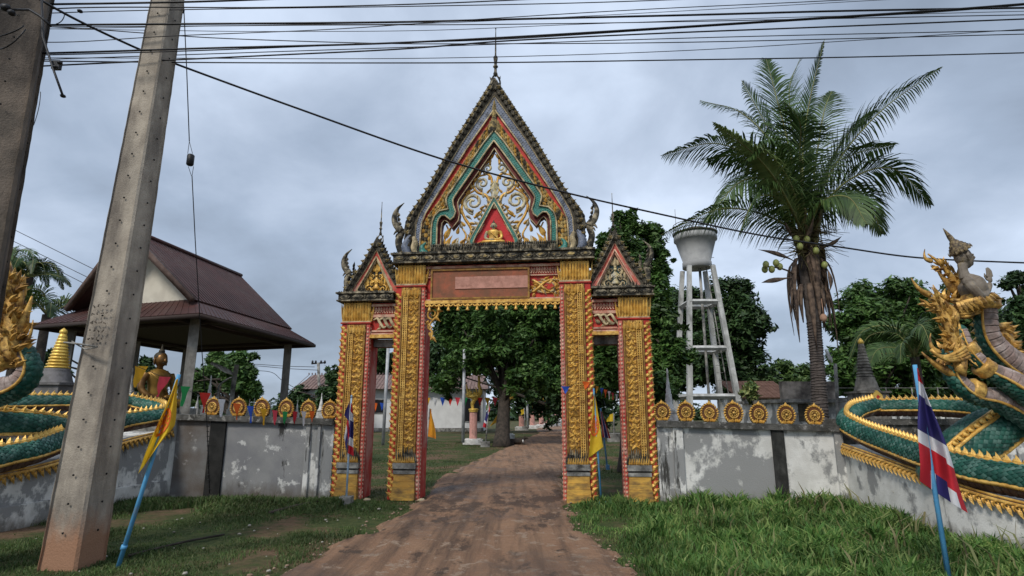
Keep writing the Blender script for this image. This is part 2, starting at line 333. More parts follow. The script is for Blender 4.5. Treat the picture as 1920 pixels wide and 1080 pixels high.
def build_grass():
    rg = np.random.default_rng(4)
    def field(name, n, x0, x1, y0, y1, hf, wd, bend, dens, mat, seed):
        r = np.random.default_rng(seed); u = r.uniform(0, 1, n); Y = y0*(y1/y0)**u; X = r.uniform(x0, x1, n)*1.0; keep = []; hs = []
        for i in range(n):
            x, y = X[i], Y[i]; a, b = road_edges(y)
            d = max(a-x, x-b)
            if d < 0 and not (d > -.5 and name == 'patchy_grass' and pnoise(x, y, 2.2, 40) > .18+.6*-d): keep.append(False); hs.append(0); continue
            d = max(d, .12)
            q = dens(x, y, d); k = r.uniform() < q; keep.append(k); hs.append(hf(x, y, d)*r.uniform(.55, 1.25) if k else 0)
        keep = np.array(keep); h = np.array(hs)[keep]; X = X[keep]; Y = Y[keep]
        bd = r.uniform(.15, bend, len(X)); V, Q, T = blades(X, Y, np.full(len(X), -.03), h, np.maximum(wd*h/.2*.7+.002, .0035)*(1+Y/30), bd, seed)
        o = link(name, fast_mesh(name, V, Q, T, [mat]), None, 'stuff'); return o
    # lush strip at the foot of the right wall and the flank of the naga plinth
    def dR(x, y, d):
        q = min(1, d/.25)*(.75+.5*pnoise(x, y, 1.2, 4)); return q
    def hR(x, y, d):
        k = min(1, d/1.2); return (.04+.18*k)*(1+1.1*pnoise(x, y, .9, 7)+.7*pnoise(x, y, 2.6, 17))
    o = field('tall_grass', 75000, .9, 7.6, 5.0, 12.6, hR, .011, .9, dR, GRASSM, 11); 
    def dL(x, y, d):
        q = pnoise(x, y, .55, 21)+.5*pnoise(x, y, 1.7, 22); far = max(0, (y-9.5)/3); return max(0, min(1, .32+2.0*q+far*.8))*min(1, d/.3)
    def hL(x, y, d):
        w = max(0, 1-abs(y-12.2)/1.2) if x < -3.4 else 0; return .055+.07*max(0, pnoise(x, y, .8, 23)+.4*pnoise(x, y, 3, 29))+.15*w
    field('patchy_grass', 170000, -10, -1.5, 5.2, 12.9, hL, .010, .95, dL, GRASSL, 12)
    field('dry_grass_stalks', 1500, 2.2, 7.4, 6.0, 12.4, lambda x, y, d: .36+.2*max(0, (x-4)/3), .006, .7, lambda x, y, d: max(0, .15+.3*(x-3)/4+pnoise(x, y, 1.1, 44)), LEAFMAT('dry_stalk', (.20, .17, .08), (.14, .16, .06), (.28, .24, .13), .7, .2), 15)
    field('broadleaf_weeds', 2600, -9, 6.5, 5.5, 12.6, lambda x, y, d: .05, .03, .95, lambda x, y, d: max(0, pnoise(x, y, .8, 54)*2.0), LEAFMAT('weed_leaf', (.05, .12, .03), (.09, .17, .04), (.14, .22, .07), .5, .2), 16)
    def dY(x, y, d): return max(0, min(1, .55+1.3*pnoise(x, y, .3, 31)))*min(1, d/.3)
    field('temple_lawn', 90000, -12, 6, 13.0, 40, lambda x, y, d: .07+.03*pnoise(x, y, .7, 3), .010, .9, dY, GRASSL, 13)
build_grass()
# ================================================================== TEMPLE GATE (local: x along the gate, y away, z up)
GO = Vector((-.46, 12.77, 0)); GTH = radians(6)
gate = thing('temple_gate', 'tall ornate gold and red temple gate arch with pointed open-work gable over the dirt road', 'gate', GO, rz=-GTH)
RG = random.Random(5)
def relief(mb, x0, x1, z0, z1, y, sz, mi=0, seed=1):     # carved scroll work
    r = random.Random(seed); w = x1-x0; c = (x0+x1)/2; n = max(1, int((z1-z0)/(sz*1.25)))
    h = (z1-z0)/n; up = (0, -1, 0)
    for i in range(n):
        z = z0+(i+.5)*h; sg = 1 if i % 2 else -1
        mb.spiral((c+sg*w*.16, z), sz*.42, 1.1, pi/2+r.uniform(-.3, .3), sg, sz*.10, mi, y-.006, 4, seg=8)
        for a, l, px in ((60, 1.0, -.1), (120, .9, .12), (-35, .85, .05), (200, .8, -.06), (20, .7, .26), (165, .75, -.26), (80, .7, .34), (100, .7, -.34), (-70, .6, .2), (-110, .6, -.2)):
            a = radians(a*1.0+(0 if sg > 0 else 20)+r.uniform(-12, 12)); L = min(sz*l, w*.42)
            bx = c+px*w*sg; mb.flame((bx, y, z+r.uniform(-.2, .2)*h), (cos(a)*sg, 0, sin(a)), up, L, L*.62, .03, r.choice((-.35, .35)), mi)
def rope(mb, x0, x1, z0, z1, y, mi_core, mi_leaf, sg, pitch=.15):
    mb.box(x0, x1, y, y+.12, z0, z1, mi_core); w = x1-x0; c = (x0+x1)/2
    n = int((z1-z0)/pitch)
    for i in range(n):
        z = z0+(i+.1)*pitch
        for k in (0, 1):
            mb.flame((c-sg*w*(.42-.4*k), y, z+k*pitch*.42), (sg*.8, 0, .75), (0, -1, 0), pitch*.9, w*.72, .04, -.15*sg, mi_leaf)
        mb.flame((c+sg*w*.5, y+.03, z), (0, .5, .9), (sg, 0, 0), pitch*.8, .07, .03, .1, mi_leaf)
        mb.flame((c+sg*w*.5, y+.11, z), (0, -.5, .9), (sg, 0, 0), pitch*.8, .07, .03, .1, mi_leaf)
def beads(mb, a, b, sp, r, mi):
    a, b = Vector(a), Vector(b); n = max(2, int((b-a).length/sp))
    for i in range(n):
        mb.ball(a.lerp(b, (i+.5)/n), r, mi, 5, 3)
def petals(mb, x0, x1, y0, y1, z0, h, w, mi, tip=1, out=.05, T=.03):   # lotus petal ring round a block
    for (ax, ay, bx, by, nx, ny) in ((x0, y0, x1, y0, 0, -1), (x1, y0, x1, y1, 1, 0), (x0, y1, x0, y0, -1, 0), (x1, y1, x0, y1, 0, 1)):
        L = sqrt((bx-ax)**2+(by-ay)**2); n = max(2, round(L/w))
        for i in range(n):
            t = (i+.5)/n; mb.flame((ax+(bx-ax)*t, ay+(by-ay)*t, z0), (nx*out/h*tip, ny*out/h*tip, tip), (nx, ny, .25*tip), h, L/n*.98, T, 0, mi)
REDI = M('worn_red_side', (.46, .04, .025), (.34, .03, .02), 3, .6, 0, .25, 40, dirt=(.48, .25, .20), da=.45, ds=1.6, dz=.35, dsharp=.05)
def pillar(sg, xi, xo, ztop, zc0, zc1, seed):
    # sg: outward side, xi = |x| of the inner face, xo = |x| of the outer face
    a, b = (xi, xo) if sg > 0 else (-xo, -xi); D = .62
    core = MB(); core.box(a+.06, b-.06, .06, D, .0, ztop); 
    inner = a if sg > 0 else b
    p = part(core, 'pillar', gate, [REDF], True)
    # inner red face with pale worn paint
    f = MB(); f.box(min(inner+sg*.005, inner+sg*.055), max(inner+sg*.005, inner+sg*.055), .10, D-.02, 0, ztop); part(f, 'inner_face', p, [REDI], True)
    s = MB(); xs0, xs1 = sorted((inner, inner+sg*.085)); s.box(xs0, xs1, -.01, .095, 0, ztop)
    n = int(ztop/.085)
    for i in range(n):
        z = (i+.5)*.085
        s.ball(((xs0+xs1)/2, -.012, z), (.03, .018, .034), 1, 6, 3); s.ball((inner-sg*.003, .045, z), (.018, .03, .034), 1, 6, 3)
    part(s, 'corner_strip', p, [REDF, PINKC], True)
    o = MB(); oo = b if sg > 0 else a; x0, x1 = sorted((oo-sg*.13, oo)); rope(o, x0, x1, .0, ztop, -.005, 0, 1, sg); part(o, 'rope_moulding', p, [REDP, GOLD], True)
    # gold front: frame, relief panel, bead column
    pa, pb = (a+.095, b-.14) if sg > 0 else (a+.14, b-.095); zb = .76
    g = MB(); g.box(pa, pb, -.02, .06, zb-.02, ztop); 
    for xx in (pa, pb-.03): g.box(xx, xx+.03, -.05, -.02, zb, ztop)
    part(g, 'front_panel', p, [GOLDP], True)
    bw = .11; bx = pb-.05-bw/2 if sg > 0 else pa+.05+bw/2
    q = MB(); q.box(bx-bw/2, bx-bw/2+.02, -.055, -.02, zb, ztop); q.box(bx+bw/2-.02, bx+bw/2, -.055, -.02, zb, ztop); q.box(bx-.013, bx+.013, -.04, -.02, zb, ztop)
    beads(q, (bx-.028, -.045, zb), (bx-.028, -.045, ztop), .052, .016, 0); beads(q, (bx+.028, -.045, zb), (bx+.028, -.045, ztop), .052, .016, 0)
    part(q, 'bead_column', p, [GOLD], True)
    r = MB(); ra, rb = (pa+.035, bx-bw/2-.005) if sg > 0 else (bx+bw/2+.005, pb-.035); relief(r, ra, rb, zb+.28, ztop-.03, -.022, .105, 0, seed); part(r, 'relief_panel', p, [GOLDB], True)
    # foot: flame leaves, grey ledge, stepped gold base
    l = MB()
    for i in range(9):
        x = pa+(pb-pa)*(i+.5)/9; l.flame((x-sg*.05, -.03, zb), (sg*.45, 0, 1), (0, -1, 0), .30+.06*(i % 2), .075, .05, .3*sg, 1)
        l.flame((x, -.035, zb-.005), (0, -.1, 1), (0, -1, 0), .15, .09, .05, 0, 0)
    part(l, 'foot_leaves', p, [GOLD, MOULD], True)
    e = MB(); e.box(pa-.03, pb+.03, -.10, .06, .64, .755); e.box(pa-.01, pb+.01, -.07, .06, .60, .64, 1); e.box(pa-.02, pb+.02, -.085, .06, .53, .60); part(e, 'ledge', p, [GREYST, BLACKM], True)  # near-black band set back between the two grey courses
    h = MB(); 
    for k, (zz, zt, ex) in enumerate(((.38, .53, .0), (.27, .38, .025), (.16, .27, .05), (.0, .16, .075))): h.box(pa-.005-ex*.3, pb+.005+ex*.3, -.07-ex, .06, zz, zt-.004, 0)
    part(h, 'stepped_base', p, [M('ochre_base%d' % seed, (.62, .36, .07), (.42, .23, .05), 3, .7, 0, .3, 40, dirt=(.12, .08, .04), da=.42, ds=2.5, dz=3)], True)
    # capital
    c = MB(); A, B = a-.015, b+.015
    c.box(A+.02, B-.02, -.0, D, ztop, ztop+.03, 1); c.box(A-.01, B+.01, -.035, D+.03, ztop+.03, ztop+.06, 1); c.box(A+.01, B-.01, -.01, D, ztop+.06, zc0, 2)
    c.box(A+.03, B-.03, .02, D-.02, zc0, zc1)
    m = zc0+(zc1-zc0)*.5
    petals(c, A+.025, B-.025, .01, D-.01, zc0, zc1-zc0+.03, .068, 0, 1, .07, .035)
    petals(c, A+.02, B-.02, .0, D, m, -0.0+(m-zc0)*.9, .068, 0, -1, -.01, .03)
    part(c, 'capital', p, [GOLDB, REDP, CREAM], True)
    # small leaves crowning the shaft
    t = MB()
    for i in range(6): t.flame((pa+(pb-pa)*(i+.5)/6, -.03, ztop-.20), (0, -.15, 1), (0, -1, 0), .2, .095, .04, 0, 0)
    part(t, 'neck_leaves', p, [GOLD], True)
    return p
for sg in (-1, 1):
    pillar(sg, 1.54, 2.22, 4.62, 4.72, 5.16, 3+sg); pillar(sg, 2.80, 3.47, 3.78, 3.87, 4.30, 13+sg)
# ---- main lintel
def guilloche(mb, x0, x1, z0, z1, y, w, m1, m2, y_=None):
    n = max(1, round((x1-x0)/w)); w = (x1-x0)/n; zc = (z0+z1)/2; h = (z1-z0)
    for i in range(n):
        c = x0+(i+.5)*w
        mb.prism([(c-w*.42, zc), (c-w*.2, z1-h*.12), (c+w*.2, z1-h*.12), (c+w*.42, zc), (c+w*.2, z0+h*.12), (c-w*.2, z0+h*.12)], y-.03, y, m1)
        mb.prism([(c-w*.27, zc), (c-w*.12, z1-h*.32), (c+w*.12, z1-h*.32), (c+w*.27, zc), (c+w*.12, z0+h*.32), (c-w*.12, z0+h*.32)], y-.045, y-.028, m2)
        for q in (-1, 1):
            mb.flame((c+w*.5, y-.01, zc), (0, 0, q), (0, -1, 0), h*.45, h*.35, .03, 0, m1)
def lintel(x0, x1, z0, z1, name, big):
    D = .52; m = MB(); m.box(x0, x1, .10, D, z0+.03, z1); p = part(m, name, gate, [REDP], True); H = z1-z0
    b = MB(); b.box(x0, x1, .03, .10, z1-.09, z1-.035, 0); b.box(x0, x1, .05, .10, z1-.30, z1-.275, 0); b.box(x0, x1, .06, .10, z1-.18, z1-.165, 0)
    beads(b, (x0, .055, z1-.24), (x1, .055, z1-.24), .055, .022, 0)
    n = int((x1-x0)/.06)
    for i in range(n):
        x = x0+(i+.5)*(x1-x0)/n; b.flame((x, .07, z1-.165), (0, -.1, 1), (0, -1, 0), .07, .055, .025, 0, 0); b.flame((x, .07, z1-.19), (0, -.1, -1), (0, -1, 0), .045, .045, .02, 0, 0)
    part(b, 'dentil_band', p, [PINKC], True)
    f = MB(); f.box(x0, x1, .0, .10, z0+.03, z0+.075, 0); f.box(x0, x1, .03, .10, z0+.075, z0+.11, 1); f.box(x0, x1, -.02, .12, z0-.005, z0+.03, 0); part(f, 'sill_band', p, [GOLD, PINKC], True)
    return p
mp = lintel(-1.54, 1.54, 4.24, 5.16, 'main_lintel', True)
m = MB(); guilloche(m, 1.0, 1.54, 4.40, 4.83, .10, .54, 0, 1)
for i in range(46):
    a = RG.uniform(0, 2*pi); m.flame((.90+RG.uniform(0, .62), .085, 4.62+RG.uniform(-.17, .17)), (cos(a), 0, sin(a)), (0, -1, 0), .15, .075, .05, .4, 2 if i % 2 else 0)
for k in (0, 1): m.tube(smooth_path([(.92, .07, 4.48+k*.28), (1.05, .05, 4.56+k*.12), (1.18, .05, 4.68-k*.12), (1.32, .07, 4.76-k*.28)]), [.02, .035, .03, .015], 5, 0)
part(m, 'carved_panel', mp, [GOLD, REDP, CREAM], True)
# name board: writing unreadable in the photograph, so only its worn coloured field and frame
SB = M('board_red', (.36, .10, .05), (.24, .09, .05), 5, .7, 0, .2, 30, dirt=(.17, .075, .04), da=.5, ds=3)
SBL = M('board_pale_band', (.52, .26, .20), (.40, .20, .15), 6, .7, 0, .2, 30, dirt=(.3, .14, .1), da=.4, ds=7)
m = MB(); m.box(-1.42, .86, .03, .099, 4.34, 5.05, 0); m.box(-.85, .84, .012, .0295, 4.58, 4.86, 1)
sbp = part(m, 'name_board', mp, [SB, SBL], True)
m = MB(); m.box(-1.42, .86, .0, .0285, 5.05-.04, 5.05, 0); m.box(-1.42, .86, .0, .0285, 4.34, 4.38, 0); m.box(-1.42, -1.38, .0, .0285, 4.38, 5.01, 0); m.box(.82, .86, .0, .0115, 4.38, 5.01, 0)
part(m, 'board_frame', sbp, [GOLDP], True)
# hanging tassel fringe
tz = MB(); tz.lathe([(.012, .0), (.02, -.02), (.018, -.05), (.035, -.09), (.045, -.115), (.02, -.12)], 7); 
for sgn in (-1, 1): tz.tube([(0, 0, 0), (sgn*.04, 0, -.045), (sgn*.085, 0, -.03), (sgn*.105, 0, 0)], [.014, .016, .013, .012], 5)
tme = tz.mesh('tassel', [GOLDB])
for i in range(14): piece(tme, 'tassel', mp, Matrix.Translation((-1.43+i*.22, .0, 4.235)) @ Matrix.Diagonal((1.0, 1, 1.35, 1)))
# corner bracket at the left inside of the arch
m = MB(); m.spiral((-1.38, 4.02), .13, 1.3, -pi/2, -1, .03, 0, .1); m.spiral((-1.42, 3.72), .075, 1.2, pi/2, 1, .022, 0, .1)
m.tube(smooth_path([(-1.5, .1, 4.2), (-1.3, .1, 4.17), (-1.25, .1, 4.0), (-1.38, .1, 3.86), (-1.45, .1, 3.7), (-1.37, .1, 3.6), (-1.4, .1, 3.42)]), [.03]*20+[.025]*17, 5)
for (x, z, a) in ((-1.3, 3.95, -60), (-1.42, 3.6, -95), (-1.36, 3.5, -70), (-1.45, 3.85, 200), (-1.28, 4.1, -20)): m.flame((x, .1, z), (cos(radians(a)), 0, sin(radians(a))), (0, -1, 0), .16, .08, .05, .3, 0)
part(m, 'corner_bracket', mp, [GOLD], True)
# ---- cornice slabs
def cornice(name, x0, x1, z0, z1, parent, seed, col=MOULD):
    m = MB(); m.box(x0, x1, -.10, .78, z0, z1); p = part(m, name, parent, [DARKC], True)
    b = MB(); h = (z1-z0); b.box(x0-.05, x1+.05, -.16, .84, z1-h*.14, z1+.012, 0); b.box(x0-.03, x1+.03, -.135, .81, z0-.012, z0+h*.1, 0)
    guilloche(b, x0, x1, z0+h*.12, z1-h*.16, -.10, .34, 0, 1)
    for i in range(int((x1-x0)/.05)):
        x = x0+i*.05+.025; b.flame((x, -.12, z1), (0, -.2, 1), (0, -1, 0), .045, .045, .02, 0, 0)
    part(b, 'cornice_carving', p, [col, GOLDW if seed else MOULD], True); return p
cornice('main_cornice', -2.30, 2.30, 5.20, 5.42, gate, 1)
for sg in (-1, 1):
    a, b = (2.28, 3.56) if sg > 0 else (-3.56, -2.28); sp = None
    q = lintel(*((2.22, 2.80) if sg > 0 else (-2.80, -2.22)), 3.48, 4.30, 'side_lintel', False)
    m = MB(); xa, xb = (2.25, 2.78) if sg > 0 else (-2.78, -2.25); m.box(xa, xb, .05, .10, 3.62, 3.66, 0); m.box(xa, xb, .05, .10, 3.96, 4.0, 0)
    for k in range(3):   # crossing cloud scrolls
        x = xa+.08+k*.14; m.tube(smooth_path([(x-.05, .06, 3.90), (x+.05, .05, 3.93), (x+.12, .05, 3.82), (x+.2, .05, 3.72), (x+.26, .06, 3.75)]), [.025+.02*sin(pi*i/24) for i in range(25)], 5, 1, flat=.6)
    for k in range(12):
        aa = RG.uniform(0, 6.28); m.flame((RG.uniform(xa+.08, xb-.08), .08, RG.choice((3.70, 3.93, 3.74))), (cos(aa), 0, abs(sin(aa))), (0, -1, 0), .12, .06, .035, .4, 1)
    part(m, 'cloud_panel', q, [PINKC, CREAM], True)
    m = MB(); m.box(xa, xb, .25, .55, 3.30, 3.47, 0); part(m, 'soffit_beam', q, [GREYST], True)
    cornice('side_cornice', a, b, 4.335, 4.52, gate, 0)
# ---- main gable
OUT = [(0, 9.97), (1.0, 8.26), (1.70, 6.92), (1.93, 6.60), (2.06, 6.40), (2.09, 6.1), (2.12, 5.75), (2.17, 5.425)]
LB = [(0, 9.52), (.80, 8.27), (1.55, 6.95), (1.80, 6.48), (1.87, 6.25), (1.88, 6.0), (1.90, 5.7), (1.93, 5.425)]
LC = [(0, 9.14), (.62, 8.20), (1.36, 6.98), (1.64, 6.50), (1.73, 6.25), (1.75, 6.0), (1.76, 5.7), (1.78, 5.425)]
LD = [(0, 8.92), (.42, 8.27), (1.17, 7.05), (1.55, 6.46), (1.70, 6.22), (1.73, 6.0), (1.745, 5.7), (1.76, 5.425)]
LT = [(0, 8.58), (.25, 8.25), (1.12, 6.90), (1.15, 6.82), (1.13, 6.70), (1.09, 6.58), (1.30, 6.54), (1.42, 6.42), (1.47, 6.28), (1.49, 6.1), (1.49, 5.8), (1.49, 5.425)]
LI = [(0, 8.30), (.14, 8.10), (.95, 6.88), (.985, 6.80), (.97, 6.68), (.91, 6.50), (.95, 6.38), (1.04, 6.30), (1.10, 6.36), (1.17, 6.42), (1.26, 6.41), (1.32, 6.33), (1.35, 6.2), (1.35, 6.05), (1.35, 5.8), (1.35, 5.425)]
LM = [(0, 8.14), (.10, 7.96), (.85, 6.84), (.88, 6.76), (.865, 6.62), (.83, 6.48), (.86, 6.30), (1.01, 6.11), (1.07, 6.20), (1.11, 6.28), (1.19, 6.33), (1.25, 6.26), (1.27, 6.12), (1.27, 5.95), (1.27, 5.7), (1.27, 5.425)]
def mir(l): return [(-x, z) for x, z in l]
def ring(o, i): return [p for p in mir(o)[::-1]]+[p for p in o[1:]]+[p for p in i[::-1]]+[p for p in mir(i)[1:]]
def band_mesh(o, i, y0, y1, z0=0):   # one side at a time so the polygons stay simple
    m = MB()
    for s in (1, -1):
        m.prism([(s*x, z) for x, z in o]+[(s*x, z) for x, z in i[::-1]], y0, y1)
    return m
def rail(mb, line, y, r, mi=0, close=False):
    for s in (1, -1): mb.tube([(s*x, y, z) for x, z in line], r, 5, mi)
gp = part(band_mesh(OUT, LB, .16, .62), 'gable_frame', gate, [DARKC], True)
part(band_mesh(LB, LC, .20, .58), 'blue_scale_band', gp, [BLUEG], True)
part(band_mesh(LC, LD, .24, .54), 'red_band', gp, [REDP], True)
part(band_mesh(LD, LT, .24, .54), 'leaf_band', gp, [GOLDW], True)
part(band_mesh(LT, LI, .20, .58), 'teal_scale_band', gp, [TEAL], True)
part(band_mesh(LI, LM, .27, .50), 'maroon_band', gp, [MAROON], True)
m = MB(); rail(m, LB, .19, .022); rail(m, LC, .19, .02); rail(m, LT, .18, .022); rail(m, LI, .18, .02); rail(m, OUT, .16, .03, 1); rail(m, LM, .26, .014); part(m, 'gold_rails', gp, [CREAM, MOULD], True)
def walk(line, step):
    out = []; acc = step*.5
    for a, b in zip(line, line[1:]):
        a, b = Vector((a[0], 0, a[1])), Vector((b[0], 0, b[1])); L = (b-a).length
        while acc < L: out.append((a.lerp(b, acc/L), (b-a)/L)); acc += step
        acc -= L
    return out
def midl(a, b):      # centre line between two polylines with equal counts
    return [((p[0]+q[0])/2, (p[1]+q[1])/2) for p, q in zip(a, b)]
# crockets: curled flames standing along the dark rake
ck = MB(); ck.flame((-.01, -.03, -.06), (.35, -.1, 1), (0, -1, 0), .20, .13, .07, .25, 0); ck.spiral((.03, -.02), .055, 1.1, 0, 1, .02, 1, -.055, 5, seg=10); ck.flame((.02, -.03, -.03), (1, -.1, .3), (0, -1, 0), .13, .07, .05, -.3, 1)
ckm = ck.mesh('crocket', [MOULD, GOLDW])
ckm2 = MB(); ckm2.flame((.01, -.03, -.06), (-.35, -.1, 1), (0, -1, 0), .20, .13, .07, -.25, 0); ckm2.spiral((-.03, -.02), .055, 1.1, pi, -1, .02, 1, -.055, 5, seg=10); ckm2.flame((-.02, -.03, -.03), (-1, -.1, .3), (0, -1, 0), .13, .07, .05, .3, 1); ckm2 = ckm2.mesh('crocket', [MOULD, GOLDW])
for s, me in ((1, ckm), (-1, ckm2)):
    for p, d in walk(midl(OUT, LB), .168):
        Mx = Matrix.Translation((s*p.x, .16, p.z)) @ Matrix.Rotation(s*-.55, 4, 'Y'); piece(me, 'crocket', gp, Mx)
        
# small upright teeth on the outer edge
m = MB()
for s in (1, -1):
    for p, d in walk(OUT, .085): m.flame((s*p.x, .3, p.z), (s*-d.z*1.0*.8, 0, .8*d.x+.5), (0, -1, 0), .075, .07, .05, 0, 0)
part(m, 'edge_teeth', gp, [MOULD], True)
# scales on blue and teal bands, leaves on gold band
def lozenges(mb, A, B, y, step, k, sz, mi=0):
    for s in (1, -1):
        for j in range(k):
            t = (j+.5)/k; line = [(p[0]*(1-t)+q[0]*t, p[1]*(1-t)+q[1]*t) for p, q in zip(A, B)]
            for i, (p, d) in enumerate(walk(line, step)):
                off = d*(step*.5*(j % 2)); c = p+off; nn = Vector((-d.z, 0, d.x)); a = sz
                v = [c+d*a, c+nn*a*.8, c-d*a, c-nn*a*.8]; v = [(s*q.x, y, q.z) for q in v]+[(s*c.x, y-.016, c.z)]
                mb.add(v, [(0, 1, 4), (1, 2, 4), (2, 3, 4), (3, 0, 4)], mi)
m = MB(); lozenges(m, LB, LC, .199, .062, 3, .028); part(m, 'scales', gp, [M('blue_scale', (.16, .20, .30), (.30, .32, .36), 12, .4, 0, .2, 60, dirt=(.05, .055, .06), da=.35, ds=8)], True, 'stuff')
# teal: use resampled pairs
def resample(l, n):
    v = [Vector((x, 0, z)) for x, z in l]; ds = [0]
    for a, b in zip(v, v[1:]): ds.append(ds[-1]+(b-a).length)
    out = []
    for i in range(n):
        t = ds[-1]*i/(n-1)
        for k in range(len(v)-1):
            if t <= ds[k+1]+1e-9: q = v[k].lerp(v[k+1], (t-ds[k])/max(1e-9, ds[k+1]-ds[k])); out.append((q.x, q.z)); break
    return out
LT6 = LT[:6]; LI6 = LI[:6]
m = MB()
for A, B in ((LT[:6], LI[:6]), (LT[5:], LI[7:])): lozenges(m, resample(A, 24), resample(B, 24), .199, .055, 3, .026)
part(m, 'scales', gp, [M('teal_scale', (.03, .20, .16), (.10, .30, .25), 12, .35, 0, .2, 60, dirt=(.03, .06, .05), da=.3, ds=8)], True, 'stuff')
m = MB()
for s in (1, -1):
    A = resample(LD, 40); B = resample(LT, 40)
    wid = [sqrt((a[0]-b[0])**2+(a[1]-b[1])**2) for a, b in zip(A, B)]
    for t, st in ((.12, .10), (.45, .10), (.8, .10)):
        line = [(a[0]*(1-t)+b[0]*t, a[1]*(1-t)+b[1]*t) for a, b in zip(A, B)]
        for i, (p, d) in enumerate(walk(line, st)):
            dd = Vector((s*(.5*-d.x+.75*-d.z*.2), 0, -.5*d.z+.6)); m.flame((s*p.x, .235, p.z), dd, (0, -1, 0), .15, .085, .05, .2*s, 0 if (i % 3) else 1)
part(m, 'gold_leaves', gp, [GOLDW, GOLD], True, 'stuff')
# red backing panels at the two ends, finial
def naga_end(s, x0, scale, z0, mats):
    m = MB(); sc = scale
    def T(x, z): return (s*(x0+x*sc), .25, z0+z*sc)
    def tb(pts, r, mi, fl=.8, y=0):
        q = smooth_path([(T(x, z)[0], .25+y, T(x, z)[2]) for x, z in pts], 5); n = len(q); k = len(r)-1
        m.tube(q, [sc*(r[min(int(i/(n-1)*k), k-1)]*(1-(i/(n-1)*k) % 1 if i < n-1 else 0)+r[min(int(i/(n-1)*k)+1, k)]*((i/(n-1)*k) % 1 if i < n-1 else 1)) for i in range(n)], 6, mi, flat=fl)
    tb([(.0, .0), (.22, .22), (.30, .5), (.22, .75), (.28, .95)], [.10, .12, .11, .09, .07], 0)                       # neck
    tb([(.22, .78), (.40, 1.00), (.46, 1.24), (.38, 1.48), (.18, 1.68)], [.13, .11, .085, .055, .01], 0)   # horn
    tb([(.10, .72), (.08, .98), (.0, 1.2), (-.16, 1.36), (-.26, 1.38)] if scale > .8 else [(.1, .6), (.05, .8), (.0, .95)], [.07, .055, .045, .03, .01], 0)
    tb([(.26, .82), (.38, .80), (.46, .70)], [.07, .05, .015], 0); tb([(.26, .74), (.36, .70), (.40, .62)], [.05, .035, .012], 0)  # jaws
    for k in range(9):
        z = .15+k*.14; m.flame(T(.26+.04*sin(k), z), (s*.7, -.1, .7), (0, -1, 0), .17*sc, .09*sc, .06*sc, .3*s, 0)
        m.flame(T(.1, z*.8), (-s*.5, -.1, .9), (0, -1, 0), .2*sc, .1*sc, .08*sc, -.3*s, 0)
    for k in range(4): m.flame(T(.33+.02*k, 1.0+.12*k), (-s*.8, 0, .5), (0, -1, 0), .09*sc, .05*sc, .04, -.3*s, 0)
    return m, tb, T
for s in (-1, 1):
    m, tb, T = naga_end(s, 2.05, .82, 5.425, None)
    tb([(-.05, .0), (.03, .25), (-.04, .5), (-.1, .62)], [.13, .15, .10, .05], 1, .8, -.12)
    tb([(-.3, .0), (-.22, .2), (-.25, .38), (-.2, .55)], [.07, .10, .10, .06], 2, .8, -.16)
    tb([(-.62, .0), (-.5, .08), (-.46, .24), (-.56, .38)], [.13, .12, .08, .02], 3, .8, -.14)
    for k in range(5): m.flame(T(-.25+.03*k, .4+.05*k), (s*(k-2)*.4, -.1, 1), (0, -1, 0), .18, .08, .06, .2*s, 0)
    ne = part(m, 'naga_end', gp, [MOULD, BLUEG, CREAM, TEAL], True)
    r = MB(); r.prism([(s*1.72, 5.425), (s*2.26, 5.425), (s*2.32, 5.72), (s*2.05, 5.62), (s*1.9, 5.56)], .22, .4); part(r, 'red_infill', gp, [REDP], True)
def finial(cx, z0, sc, name, parent, mat):
    m = MB(); m.T = Matrix.Translation((cx, .38, z0)) @ Matrix.Diagonal((sc, sc, sc, 1))
    for s in (1, -1): m.tube(smooth_path([(s*.10, 0, -.25), (s*.16, 0, -.02), (s*.12, 0, .16), (s*.03, 0, .32)]), [.035]*7+[.03]*12, 6); m.flame((s*.12, 0, .1), (s*.4, 0, 1), (0, -1, 0), .18, .07, .06, .1)
    m.flame((0, -.02, -.2), (0, 0, 1), (0, -1, 0), .25, .13, .08, 0); m.flame((0, .0, -.45), (0, -.1, 1), (0, -1, 0), .3, .22, .1, 0)
    m.lathe([(.05, .26), (.08, .34), (.05, .42), (.045, .58), (.085, .60), (.09, .63), (.05, .66), (.055, .78), (.08, .95), (.07, 1.0), (.03, 1.02), (.028, 1.3), (.018, 1.75), (.012, 2.05), (.024, 2.08), (.004, 2.14)], 8)
    part(m, name, parent, [mat], True)
finial(0, 9.97-.15+.15, .75, 'finial', gp, MOULD)
# centre pendant leaf under the apex
m = MB(); m.flame((0, .2, 9.0-.15), (0, 0, 1), (0, -1, 0), .62, .13, .06, 0); m.flame((0, .19, 8.55), (0, 0, 1), (0, -1, 0), .5, .24, .08, 0); 
for s in (1, -1): m.flame((s*.06, .2, 8.5), (s*.25, 0, 1), (0, -1, 0), .35, .14, .07, .1*s)
m.flame((0, .17, 8.62), (0, 0, 1), (0, -1, 0), .2, .08, .03, 0, 1); part(m, 'apex_leaf', gp, [GOLDW, REDF], True)
